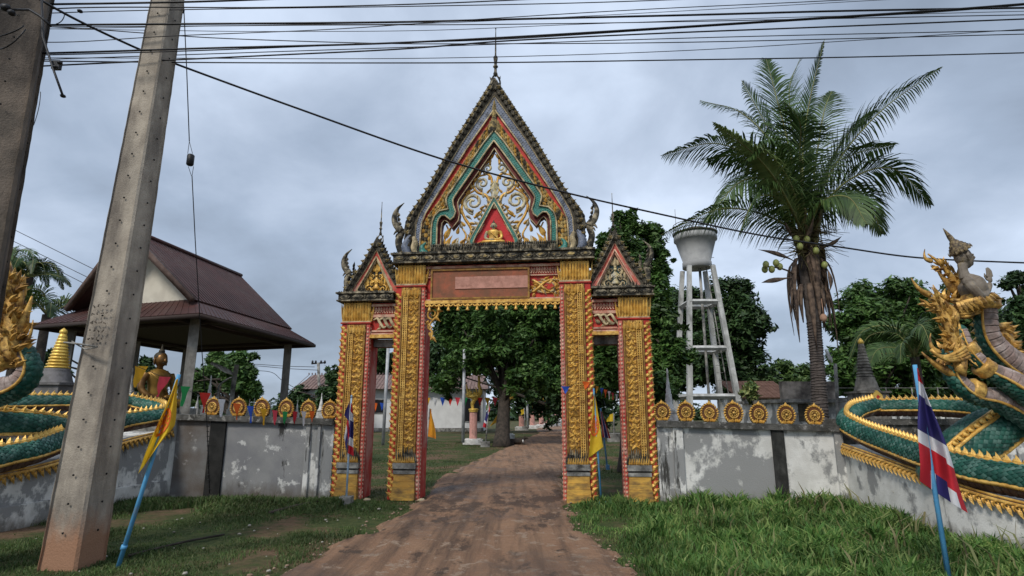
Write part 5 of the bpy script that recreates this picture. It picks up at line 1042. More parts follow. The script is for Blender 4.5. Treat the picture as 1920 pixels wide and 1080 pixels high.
# ================================================================== SWAN COLUMNS ALONG THE DRIVE
PNK = M('pink_column', (.60, .32, .27), (.50, .26, .22), 5, .8, 0, .2, 30, dirt=(.3, .2, .17), da=.3, ds=3)
def swan_column(px, yb, Y, hpx, label, s=1.0):
    g = PG(px, yb); sc = g.y/34.3*s if False else s; root = thing('swan_column', label, 'swan column', (g.x, g.y, 0), 'swan statues on pink columns beside the drive'); X, Y_ = g.x, g.y
    m = MB(); m.box(X-.62, X+.62, Y_-.62, Y_+.62, 0, .30); m.box(X-.5, X+.5, Y_-.5, Y_+.5, .30, .36); part(m, 'base', root, [WHT])
    m = MB(); n = 16; pr = []
    vs = []; fs = []
    for z in (.36, 2.05):
        for i in range(n*2): r = .25 if i % 2 else .225; vs.append((X+r*cos(pi*i/n), Y_+r*sin(pi*i/n), z))
    m.add(vs, [(i, (i+1) % 32, (i+1) % 32+32, i+32) for i in range(32)]); part(m, 'column', root, [PNK])
    m = MB(); m.lathe([(.27, 2.03), (.3, 2.08), (.27, 2.12), (.33, 2.17), (.33, 2.24), (.25, 2.27)], 14, (X, Y_, 0)); part(m, 'capital', root, [BGD])
    m = MB(); z = 2.27; T = lambda x, zz: (X+x, Y_, z+zz)
    m.tube(smooth_path([T(-.05, 0), T(-.08, .3), T(.05, .6), T(.1, .8)]), [.11]*6+[.14]*6+[.2]*7, 8)     # leg-like stem
    m.tube(smooth_path([T(-.55, .95), T(-.3, .8), T(.1, .78), T(.4, .95), T(.42, 1.25)], 4), [.05]*2+[.12]*4+[.2]*4+[.15]*4+[.12]*3, 8)
    m.tube(smooth_path([T(.4, .95), T(.42, 1.25), T(.33, 1.5), T(.35, 1.75), T(.3, 2.15)]), [.14]*6+[.11]*6+[.1]*6+[.08]*6+[.015], 8); m.flame(T(.36, 1.65), (1, 0, -.1), (0, 0, 1), .25, .12, .08, 0)
    vgrow(m, T(-.3, .85), T(-.45, 1.2), T(-.5, 1.6), .14); vgrow(m, T(-.2, .85), T(-.3, 1.1), T(-.25, 1.35), .1); vgrow(m, T(.2, .85), T(.2, 1.2), T(.1, 1.4), .09)
    flames_along(m, [T(-.5, .95), T(0, .8), T(.35, .95)], .12, 30, .22, int(px)); m.lathe([(.65, .0), (.7, .03), (.2, .06)], 12, T(-.02, .72), sx=1, sy=.5)
    part(m, 'swan', root, [BGD]); root.scale = (s, s, s); return root
swan_column(887, 833, 34, 115, 'gold swan statue on the nearest pink fluted column, standing clear on the lawn', .92)
swan_column(950, 822, 42, 0, 'gold swan statue on a shaded pink column just right of the big tree trunk', .95)
for (px, yb, lb) in ((978, 807, 'third'), (998, 804, 'fourth'), (1015, 802, 'fifth'), (1028, 800, 'sixth'), (1043, 799, 'seventh')): swan_column(px, yb, 0, 0, 'gold swan statue on a pink column, %s of the row counted into the temple ground' % lb, 1.15)
# ================================================================== TREES
LF1 = LEAFMAT('broad_leaf_green', (.03, .075, .016), (.06, .125, .026), (.11, .19, .05), .5, .2)
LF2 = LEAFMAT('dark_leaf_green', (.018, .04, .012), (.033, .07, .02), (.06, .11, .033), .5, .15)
LF3 = LEAFMAT('olive_leaf_green', (.03, .065, .016), (.06, .11, .03), (.10, .155, .042), .5, .2)
BARK = M('bark', (.06, .047, .037), (.03, .025, .02), 6, .95, 0, .8, 25)
def leaf_cloud(clumps, n, size, seed, squash=.75):
    r = np.random.default_rng(seed); c = np.array([k[:3] for k in clumps]); R = np.array([k[3] for k in clumps]); w = R**1.8; w = w/w.sum(); idx = r.choice(len(clumps), n, p=w)
    d = r.normal(size=(n, 3)); d /= np.linalg.norm(d, axis=1)[:, None]; rad = R[idx]*(r.uniform(0, 1, n)**.45); rad *= 1+.18*np.sin(d[:, 0]*5+idx)+.15*np.sin(d[:, 1]*7+idx*2)
    p = c[idx]+d*rad[:, None]*np.array([1, 1, squash])
    nrm = d*.5+np.array([0, 0, .75])+r.normal(size=(n, 3))*.45; nrm /= np.linalg.norm(nrm, axis=1)[:, None]
    t = np.cross(nrm, r.normal(size=(n, 3))); t /= np.linalg.norm(t, axis=1)[:, None]; b = np.cross(nrm, t); s = size*(.45+1.0*r.uniform(0, 1, n)**1.6)[:, None]
    V = np.stack([p-t*s, p+b*s*.42-t*s*.1-nrm*s*.12, p+t*s, p-b*s*.42-t*s*.1-nrm*s*.12], 1).reshape(-1, 3); Q = np.arange(n*4).reshape(-1, 4); T = np.concatenate([Q[:, [0, 1, 2]], Q[:, [0, 2, 3]]]); return V, T
def tree(name, label, base, blobs, n, size, mat, seed, trunk=.3, group=None, cat='tree', sub=9, limbs=True, kind_trunk=True, squash=.75):
    """blobs: (x, y, z, rx, ry, rz) crown masses; every mass is broken into leafy clumps"""
    root = thing(name, label, cat, base, group); rg = random.Random(seed); cl = []
    for (x, y, z, rx, ry, rz) in blobs:
        cl.append((x, y, z, (rx*ry*rz)**(1/3)*.70))
        k = max(10, int(sub*2.2*(rx*rz)**.5))
        for i in range(k):
            a = rg.uniform(0, 2*pi); u = rg.uniform(-1, 1); q = sqrt(1-u*u); f = rg.uniform(.5, 1.12); rr = (rx*ry*rz)**(1/3)*rg.uniform(.12, .36)*(1.15-.35*(f > 1))
            cl.append((x+q*cos(a)*(rx-rr*.6)*f, y+q*sin(a)*(ry-rr*.6)*f, z+u*(rz-rr*.5)*f, rr))
    V, T = leaf_cloud(cl, n, size, seed, squash); me = fast_mesh('crown', V-np.array(WL[root.name]), None, T, [mat]); link('crown', me, root)
    B = Vector(base)
    if kind_trunk:
        m = MB(); top = Vector((blobs[0][0], blobs[0][1], blobs[0][2])); mid = B.lerp(top, .5)+Vector((rg.uniform(-.3, .3), 0, 0)); pth = smooth_path([B-Vector((0, 0, .2)), B.lerp(mid, .5), mid, top], 5); k = len(pth); m.tube(pth, [trunk*(1.35-.25*min(1, i/2)-.75*i/k) for i in range(k)], 9)
        if limbs:
            for c in rg.sample(cl, min(len(cl), 26)):
                s = pth[rg.randrange(k//3, k-1)]; e = Vector(c[:3]); m.tube(bez(s, s.lerp(e, .5)+Vector((0, 0, .3)), e, 5), [trunk*.35*(1-.8*i/5) for i in range(6)], 5)
        part(m, 'trunk', root, [BARK])
    return root
def Bq(x0, x1, y0, y1, Y, dy=None):      # crown mass from the extent it has at distance Y
    a, b = P(x0, y1, Y), P(x1, y0, Y); rx = (b.x-a.x)/2; rz = (b.z-a.z)/2; return ((a.x+b.x)/2, Y, (a.z+b.z)/2, rx, dy or rx*.8, rz)
def Gd(px, Y): p = P(px, 800, Y); return (p.x, Y, 0)
tree('rain_tree', 'large dense green tree standing over the drive, framed by the gate arch', Gd(940, 33), [Bq(880, 1050, 500, 700, 38.0, 2.2), Bq(800, 920, 520, 660, 37.0, 2.2), Bq(980, 1080, 500, 660, 36.0, 2.2), Bq(820, 950, 600, 714, 36.5, 2.2), Bq(990, 1085, 600, 730, 37.0, 2.2), Bq(800, 860, 680, 755, 36.5, 2.2), Bq(1000, 1060, 690, 750, 35.0, 2.2), Bq(880, 1010, 600, 700, 35.0, 2.2), Bq(830, 935, 640, 712, 34.5, 2.2), Bq(930, 1050, 660, 745, 34.0, 2.2), Bq(870, 960, 560, 640, 34.5, 2.2)], 105400, .17, LF1, 31, .42)
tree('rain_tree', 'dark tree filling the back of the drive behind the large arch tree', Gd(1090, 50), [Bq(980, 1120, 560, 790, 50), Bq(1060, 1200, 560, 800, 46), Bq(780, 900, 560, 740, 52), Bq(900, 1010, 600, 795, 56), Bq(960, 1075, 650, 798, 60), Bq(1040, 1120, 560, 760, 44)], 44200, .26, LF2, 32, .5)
tree('mango_tree', 'tall dark green tree rising just right of the gate in front of the water tower', Gd(1175, 19), [Bq(1115, 1225, 400, 560, 19.5), Bq(1130, 1235, 470, 640, 19), Bq(1100, 1190, 560, 740, 19), Bq(1185, 1270, 560, 700, 18.5), Bq(1200, 1290, 640, 745, 18), Bq(1225, 1300, 600, 720, 18), Bq(1180, 1262, 480, 620, 19), Bq(1140, 1210, 390, 450, 20), Bq(1205, 1262, 450, 560, 19.5), Bq(1110, 1200, 430, 520, 19.5), Bq(1150, 1250, 540, 640, 19), Bq(1105, 1180, 640, 760, 19), Bq(1185, 1258, 405, 500, 20), Bq(1200, 1275, 540, 660, 18.5)], 78200, .11, LF1, 33, .3)
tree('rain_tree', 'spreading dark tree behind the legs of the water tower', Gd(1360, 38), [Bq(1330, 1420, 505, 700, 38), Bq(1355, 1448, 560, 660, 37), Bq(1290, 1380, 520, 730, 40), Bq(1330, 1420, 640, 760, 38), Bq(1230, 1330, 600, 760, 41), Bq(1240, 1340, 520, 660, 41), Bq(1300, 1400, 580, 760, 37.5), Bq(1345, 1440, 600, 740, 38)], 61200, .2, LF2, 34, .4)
tree('rain_tree', 'small rounded green tree far behind the palm trunk', Gd(1470, 52), [Bq(1425, 1530, 668, 770, 52), Bq(1400, 1470, 690, 770, 50)], 15300, .24, LF3, 35, .3)
tree('rain_tree', 'broad bright green tree right of the palm trunk', Gd(1640, 30), [Bq(1560, 1720, 530, 700, 30), Bq(1600, 1760, 522, 640, 31), Bq(1555, 1640, 600, 760, 29.5), Bq(1630, 1740, 620, 770, 30), Bq(1570, 1680, 560, 720, 29.5), Bq(1640, 1760, 560, 680, 30)], 61200, .17, LF1, 36, .4)
tree('rain_tree', 'wide green tree behind the gold plumes of the praying figure', Gd(1800, 34), [Bq(1700, 1830, 530, 720, 34), Bq(1760, 1900, 560, 760, 33), Bq(1690, 1800, 640, 770, 33), Bq(1780, 1880, 540, 700, 35), Bq(1800, 1900, 620, 780, 33)], 51000, .19, LF3, 37, .4)
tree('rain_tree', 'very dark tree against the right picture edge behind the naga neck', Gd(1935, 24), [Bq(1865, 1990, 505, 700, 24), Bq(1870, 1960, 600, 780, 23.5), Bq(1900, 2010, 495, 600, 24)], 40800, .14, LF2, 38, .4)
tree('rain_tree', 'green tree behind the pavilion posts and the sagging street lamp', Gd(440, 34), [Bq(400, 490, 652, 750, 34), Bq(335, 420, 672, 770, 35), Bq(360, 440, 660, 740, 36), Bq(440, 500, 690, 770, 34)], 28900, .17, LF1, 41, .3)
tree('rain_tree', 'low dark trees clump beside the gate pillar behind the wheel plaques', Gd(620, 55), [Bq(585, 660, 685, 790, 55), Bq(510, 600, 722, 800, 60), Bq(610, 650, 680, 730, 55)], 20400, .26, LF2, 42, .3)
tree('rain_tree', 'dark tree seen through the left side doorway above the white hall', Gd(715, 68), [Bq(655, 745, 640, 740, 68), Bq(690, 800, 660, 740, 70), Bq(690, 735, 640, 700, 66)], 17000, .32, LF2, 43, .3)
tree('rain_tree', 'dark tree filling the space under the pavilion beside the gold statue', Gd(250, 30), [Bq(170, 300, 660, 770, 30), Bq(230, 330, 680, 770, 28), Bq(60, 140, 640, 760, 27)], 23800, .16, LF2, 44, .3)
tree('shrub', 'variegated shrub with long yellow edged leaves in front of the low house', Gd(1405, 19), [Bq(1385, 1425, 705, 765, 19)], 900, .13, LEAFMAT('variegated_leaf', (.05, .10, .03), (.14, .18, .05), (.3, .32, .12), .5, .2), 45, .05, cat='shrub', limbs=False)
tree('shrub', 'leafy bush at the foot of the wall beside the white spire', Gd(1215, 14.5), [Bq(1195, 1265, 680, 770, 15), Bq(1200, 1300, 700, 750, 15.5)], 5950, .09, LF1, 46, .06, cat='shrub')
wf = MB(); V, T = leaf_cloud([(x, 150+10*sin(x*.3), 2+1.2*sin(x*.21), 5+1.5*sin(x*.7)) for x in range(-150, 160, 5)], 30000, .9, 51); o = link('distant_treeline', fast_mesh('distant_treeline', V, None, T, [LF2]), None, 'stuff')
# ================================================================== PALMS 
PLM = LEAFMAT('palm_leaflet', (.024, .052, .013), (.045, .09, .02), (.10, .15, .045), .55, .15)
PLY = LEAFMAT('palm_leaflet_young', (.10, .15, .05), (.14, .19, .06), (.17, .22, .08), .4, .25)
DRY = M('dry_palm_leaf', (.15, .105, .075), (.06, .042, .033), 8, .9, 0, .5, 30)
RACH = M('palm_rachis', (.20, .22, .07), (.14, .13, .05), 4, .6)
def frond(pts, ll, seed, n=64, w=.03, droop=.6, fold=.35, roll=None):
    """rachis along pts, leaflets both sides; returns rachis MB and leaflet arrays"""
    rg = np.random.default_rng(seed); roll = radians(rg.uniform(30, 60))*rg.choice((-1, 1)) if roll is None else roll; path = smooth_path(pts, 8); k = len(path); m = MB(); m.tube(path, [.035*(1-.85*i/(k-1)) for i in range(k)], 5); V = []; Q = []; T = []
    for i in range(n):
        t = .10+.90*i/(n-1); q = t*(k-1); a = min(int(q), k-2); f = q-a; p = path[a].lerp(path[a+1], f); d = (path[a+1]-path[a]).normalized(); up = Vector((0, 0, 1)); s = d.cross(up); s = s.normalized() if s.length > .05 else Vector((1, 0, 0)); nn = s.cross(d); rl = roll*(1-.3*t); s, nn = s*cos(rl)+nn*sin(rl), nn*cos(rl)-s*sin(rl)
        prof = (sin(pi*min(1, t*.93+.08))**.55)*(1-.35*t)
        for sd in (-1, 1):
            L = ll*1.55*prof*rg.uniform(.85, 1.12); tw = rg.uniform(-.18, .18); dr = droop*rg.uniform(.7, 1.3); d0 = (d*(.55+.5*t+tw)+s*sd*(1-.25*t)+nn*fold*(1.3-t)).normalized(); wv = (d-d0*d.dot(d0)).normalized()*w*.5
            pts_ = []; c = Vector(p)
            for j in range(4):
                pts_.append(c.copy()); d1 = (d0+Vector((0, 0, -1))*dr*(j+.3)*.42).normalized(); c = c+d1*L/3
            k0 = len(V)
            for j, ws in enumerate((.5, 1, .75)): V += [tuple(pts_[j]-wv*ws), tuple(pts_[j]+wv*ws)]
            V.append(tuple(pts_[3])); Q += [(k0, k0+1, k0+3, k0+2), (k0+2, k0+3, k0+5, k0+4)]; T += [(k0+4, k0+5, k0+6)]
    return m, np.array(V), np.array(Q), np.array(T)
def add_frond(root, pts, ll, seed, mat=None, **kw):
    m, V, Q, T = frond(pts, ll, seed, **kw); me = fast_mesh('frond', V-np.array(WL[root.name]), Q, T, [mat or PLM]); o = link('frond', me, root); WL[o.name] = WL[root.name]; part(m, 'rachis', o, [RACH]); return o
PY = 13.6
CP_ = thing('coconut_palm', 'tall coconut palm with shaggy dead leaves and green coconuts standing behind the right wall', 'palm tree', (P(1540, 780, PY).x, PY, 0))
pt_ = smooth_path([P(1541, 860, PY), P(1537, 760, PY), P(1532, 680, PY), P(1525, 600, PY), P(1512, 500, PY), P(1508, 430, PY)], 10); k = len(pt_); m = MB()
m.tube(pt_, [(.19-.045*min(1, i/20)+.04*max(0, (i-28)/22))*(1+.05*(i % 2)) for i in range(k)], 14); part(m, 'trunk', CP_, [M('palm_trunk', (.12, .10, .09), (.06, .05, .043), 7, .95, 0, .8, 25)])
m = MB()
for i in range(46):
    z = i/46; q = pt_[0].lerp(pt_[0], 0); j = z*(30); a = int(j); p = pt_[a].lerp(pt_[a+1], j-a); rr = .19-.045*min(1, j/20)+.010; n = 12; m.tube([p+Vector((rr*cos(2*pi*u/n), rr*sin(2*pi*u/n), .015*sin(u*1.0+i))) for u in range(n+1)], .012, 4)
part(m, 'trunk_rings', CP_, [M('trunk_ring', (.05, .04, .035), (.10, .08, .07), 7, .95)])
c0 = P(1508, 425, PY)
def pf(x, y, d): return P(x, y, PY+d)
fl = [  # (mid1, mid2, tip, depth, leaflet length, droop)
 ((1455, 330), (1350, 270), (1238, 292), -1.2, .80, .75), ((1465, 300), (1395, 215), (1312, 188), .8, .75, .6), ((1480, 280), (1455, 180), (1436, 108), .3, .80, .45), ((1505, 290), (1520, 180), (1546, 74), -.4, .42, .25),
 ((1560, 320), (1650, 210), (1768, 125), .5, .75, .7), ((1575, 350), (1670, 315), (1748, 385), -1.0, .85, 1.0), ((1440, 405), (1350, 392), (1240, 440), -1.5, .70, 1.1), ((1560, 300), (1600, 240), (1640, 210), 1.6, .75, .7),
 ((1490, 280), (1480, 170), (1500, 110), 1.4, .65, .4), ((1545, 330), (1600, 290), (1680, 270), 1.2, .8, .9), ((1530, 300), (1545, 210), (1560, 170), .9, .7, .5), ((1450, 320), (1400, 290), (1325, 300), 1.3, .85, .9),
 ((1455, 350), (1390, 340), (1320, 420), -.6, .85, 1.2), ((1560, 380), (1620, 370), (1655, 440), .6, .8, 1.2), ((1470, 300), (1440, 240), (1390, 150), 1.2, .7, .6),
 ((1540, 380), (1590, 370), (1625, 420), -1.8, .75, 1.0), ((1470, 380), (1420, 370), (1385, 440), -1.9, .8, 1.1), ((1500, 300), (1500, 230), (1470, 190), -1.6, .85, .8), ((1480, 340), (1430, 280), (1400, 300), -1.7, .85, 1.0)]
for i, (a, b, t, d, ll, dr) in enumerate(fl): add_frond(CP_, [c0-Vector((0, 0, .3)), pf(*a, d*.35), pf(*b, d*.7), pf(*t, d)], ll, 60+i, n=78, w=.040, droop=dr*1.4, fold=.2)
add_frond(CP_, [c0-Vector((0, 0, .3)), pf(1462, 350, -1.2), pf(1415, 290, -1.6), pf(1335, 228, -1.9)], .42, 90, mat=PLY, n=80, w=.05, droop=1.3)
# sheaths, dead leaves, nuts
m = MB(); rg = random.Random(9)
for i in range(14):
    a = rg.uniform(0, 2*pi); m.tube(bez(c0+Vector((.1*cos(a), .1*sin(a), -.9)), c0+Vector((.22*cos(a), .22*sin(a), -.3)), c0+Vector((.45*cos(a), .4*sin(a), .35)), 6), [.11, .11, .10, .08, .06, .05, .04], 6, flat=.6)
part(m, 'leaf_sheath', CP_, [M('sheath', (.16, .17, .06), (.12, .08, .045), 6, .8, 0, .4, 30)])
for i in range(30):
    a = rg.uniform(0, 2*pi); ln = rg.uniform(.8, 1.9); s = P(1512+rg.uniform(-4, 8), rg.uniform(455, 545), PY)+Vector((.25*cos(a), .25*sin(a), 0)); o = Vector((cos(a), sin(a)*.8, 0)); m = MB()
    pp = bez(s, s+o*.35*ln*.6+Vector((0, 0, .05)), s+o*.28*rg.uniform(.3, 1.2)+Vector((0, 0, -ln)), 7); m.tube(pp, [.05, .06, .07, .08, .075, .06, .035, .01], 5, flat=.22, up=o.cross(Vector((0, 0, 1)))); part(m, 'dead_leaf', CP_, [DRY])
for (a, b, c_) in (((1490, 490), (1465, 475), (1422, 468)), ((1540, 465), (1560, 460), (1578, 443)), ((1485, 520), (1450, 525), (1428, 530)), ((1548, 500), (1562, 520), (1556, 545)), ((1500, 470), (1520, 440), (1526, 405)), ((1490, 450), (1475, 430), (1472, 415))):
    m = MB(); m.tube(bez(pf(*a, -.3), pf(*b, -.5), pf(*c_, -.6), 8), [.02, .025, .04, .07, .09, .085, .06, .03, .005], 6, flat=.5); part(m, 'spathe', CP_, [DRY])
NUT = M('coconut_green', (.16, .22, .05), (.28, .30, .10), 3, .4, 0, .1); nb = MB(); nb.ball((0, 0, 0), (.072, .072, .09), 0, 12, 8); nme = nb.mesh('coconut', [NUT])
for (x, y, d) in ((1493, 448, -.5), (1513, 449, -.5), (1436, 496, -.6), (1455, 493, -.6), (1447, 505, -.55), (1434, 505, -.5), (1546, 497, -.4), (1500, 462, -.5), (1530, 470, -.5), (1462, 500, -.4)):
    piece(nme, 'coconut', CP_, Matrix.Translation(pf(x, y, d)-WL[CP_.name]))
m = MB(); m.tube(bez(pf(1490, 515, -.2), pf(1470, 500, -.4), pf(1436, 500, -.55), 6), .022, 5); m.tube([pf(1540, 485, -.2), pf(1546, 497, -.4)], .02, 5); part(m, 'fruit_stalk', CP_, [DRY])
m = MB(); m.ball(pf(1544, 596, -.4), (.08, .08, .10), 0, 10, 7); m.tube([pf(1544, 590, -.4), pf(1540, 560, -.35)], .012, 4); o = part(m, 'coconut', CP_, [M('dry_nut', (.42, .25, .17), (.3, .18, .12), 5, .8)]); o['label'] = 'dry brown hanging coconut'
m = MB()
for i in range(150):
    s = c0+Vector((rg.uniform(-.25, .25), rg.uniform(-.3, .1), rg.uniform(-.75, -.1))); a = rg.uniform(-.2, pi+.2); l = rg.uniform(.4, .85); e = s+Vector((cos(a)*l, -rg.uniform(0, .4), -sin(a)*l*.5+rg.uniform(-.2, .2))); m.tube([s, s.lerp(e, .5)+Vector((0, 0, .06)), e], [.012, .01, .004], 3)
part(m, 'flower_stalks', CP_, [M('stalk', (.16, .14, .05), (.09, .07, .035), 6, .8)])
def small_palm(label, base, top, R, n, seed, mat=PLM, ll=.5):
    root = thing('palm_tree', label, 'palm tree', (base[0], base[1], 0)); rg = random.Random(seed); m = MB(); m.tube([Vector((base[0], base[1], -.1)), Vector(top)], [.2, .14], 8); part(m, 'trunk', root, [BARK]); top = Vector(top)
    for i in range(n):
        a = 2*pi*i/n+rg.uniform(-.2, .2); e = rg.uniform(.1, 1.2); o = Vector((cos(a), sin(a), 0)); r = R*rg.uniform(.8, 1.1); add_frond(root, [top, top+o*r*.4*cos(e)+Vector((0, 0, r*.45*sin(e)+.1)), top+o*r*.85*cos(e*.7)+Vector((0, 0, r*.5*sin(e))), top+o*r*1.1*cos(e*.6)+Vector((0, 0, r*.25*sin(e)-r*.25))], ll*R/2.2, seed*50+i, n=40, w=.05*R/2.2, droop=1.0, mat=mat)
    return root
p = P(1715, 670, 20); small_palm('young coconut palm with drooping fronds in front of the green trees near the gold plumes', (p.x, 20), p, 2.3, 15, 5)
p = P(55, 520, 22); small_palm('dark palm top rising beside the gold crest at the left edge', (p.x, 22), p, 1.3, 15, 6, LF2)
p = P(88, 590, 21); small_palm('palm with a long frond arching beside the pavilion roof', (p.x, 21), p, 1.9, 9, 7)
p = P(20, 500, 26); small_palm('thin palm partly hidden by the gold crest', (p.x, 26), p, 1.8, 9, 8)
# ================================================================== UTILITY POLES
CON = M('pole_concrete', (.42, .37, .30), (.31, .27, .22), 3, .9, 0, .5, 40, dirt=(.15, .13, .11), da=.42, ds=2.4, dz=.3, zband=((.30, .165, .10), .35, .75))
CON2 = M('old_pole_concrete', (.20, .16, .125), (.12, .10, .08), 2.2, .9, 0, .6, 40, dirt=(.05, .042, .036), da=.5, ds=1.8, dz=.3, grime=((.30, .20, .13), .26, 1.6, .3))
MUD = M('mud_stained_concrete', (.33, .20, .13), (.24, .15, .10), 3, .9, 0, .4, 30)
BLK = M('black_rubber', (.012, .012, .014), None, rough=.5)
HOLE = M('hole_black', (.01, .01, .01), None, rough=.9)
def conc_pole(label, b, t, wb, wt, yaw, mat, name='concrete_pole'):
    root = thing(name, label, 'utility pole', b); b, t = Vector(b), Vector(t); ax_ = (t-b).normalized(); u = Matrix.Rotation(yaw, 3, ax_) @ ax_.orthogonal() if False else Vector((cos(yaw), sin(yaw), 0)); u = (u-ax_*u.dot(ax_)).normalized(); v = ax_.cross(u); n = 90; vs = []
    L = (t-b).length
    for i in range(n+1):
        f = i/n; c = b.lerp(t, f); w = (wb+(wt-wb)*f)/2
        for (a, q) in ((-1, -1), (1, -1), (1, 1), (-1, 1)):
            ch = .12
            for (e1, e2) in (((a*(1-ch), q), (a, q*(1-ch))) if a*q > 0 else ((a, q*(1-ch)), (a*(1-ch), q))):
                j = 1+.022*noise.noise(Vector((e1*3, e2*3, f*L*6))); vs.append(tuple(c+(u*e1+v*e2)*w*j))
    w8 = 8; m = MB(); fs = [(i*w8+j, i*w8+(j+1) % w8, (i+1)*w8+(j+1) % w8, (i+1)*w8+j) for i in range(n) for j in range(w8)]; fs += [tuple(range(w8-1, -1, -1)), tuple(n*w8+j for j in range(w8))]; m.add(vs, fs)
    o = part(m, 'shaft', root, [mat, MUD]); 
    for p in ():
        if p.index < n*w8 and p.index//w8 < 5: p.material_index = 1
    hm = MB(); hm.lathe([(.013, -.004), (.013, .004)], 8, M=Matrix.Rotation(pi/2, 4, 'X')); hme = hm.mesh('bolt_hole', [HOLE]); k = 0; z = .45
    while z < L-.3:
        f = z/L; w = (wb+(wt-wb)*f)/2; c = b.lerp(t, f)
        for (nn, o1) in ((-v, u), (-u, v), (u, v)): piece(hme, 'bolt_hole', root, Matrix.Translation(c+nn*(w+.001)+o1*w*.05-b) @ fr((0, 0, 0), ax_, nn, 1.0).to_3x3().to_4x4())
        z += .33; k += 1
    return root, b, t, u, v, ax_
# main pole: base at the foot of the left verge
pb = Vector((-5.34, 7.55, -.05)); ptop = P(325, -60, 7.75); ptop = pb+(ptop-pb)
MP = conc_pole('tapered square concrete utility pole with bolt holes standing on the grass at the left', pb, ptop, .50, .31, radians(-4), CON)
# cast marks on the pole face (worn, unreadable relief)
m = MB(); root, b, t, u, v, ax_ = MP; L = (t-b).length
rg = random.Random(3)
for r_ in range(5):
    f = (P(200, 580+r_*15, 7.6).z-b.z)/(t.z-b.z); c = b.lerp(t, f); w = (.56+(.345-.56)*f)/2
    for k in range(4):
        q = c-v*(w+.003)+u*(-.10+k*.06); m.tube([q+ax_*rg.uniform(-.025, .025)+u*rg.uniform(-.02, .02) for _ in range(4)], .007, 4)
part(m, 'cast_marks', root, [CON2], kind='stuff')
OP = conc_pole('big dark stained concrete utility pole leaning out of the upper left corner', (P(-75, 700, 6.9).x-.1, 6.9, -.05), P(60, -70, 7.0), .72, .56, radians(35), CON2)
m = MB(); # strap and bracket on the old pole
m.tube([P(78, -10, 6.5), P(80, 68, 6.5), P(100, 130, 6.4), P(118, 180, 6.35)], .014, 6); m.box(*[c for pr in zip(P(95, 128, 6.45), P(118, 117, 6.5)) for c in pr]) 
for (x, y) in ((118, 180), (104, 126), (150, 21), (112, 118)): m.ball(P(x, y, 6.38), (.035, .035, .02), 0, 6, 4)
m.tube([P(20, 18, 6.4), P(55, 18, 6.35), P(75, 30, 6.35), P(95, 48, 6.35)], .016, 6)
m.ball(P(10, 14, 6.35), (.07, .05, .05), 0, 6, 4); m.ball(P(22, 24, 6.35), (.05, .05, .04), 0, 6, 4)
m.tube(bez(P(0, 68, 6.4), P(30, 60, 6.3), P(45, 48, 6.35), 6), .009, 5); m.tube(bez(P(0, 92, 6.4), P(20, 90, 6.3), P(48, 55, 6.35), 6), .009, 5); m.tube(bez(P(105, 45, 6.4), P(118, 42, 6.4), P(121, 28, 6.4), 6), .006, 5)
m.tube(bez(P(76, 172, 6.55), P(76, 200, 6.55), P(63, 235, 6.6), 8), .004, 4)
part(m, 'cable_bracket', OP[0], [BLK])
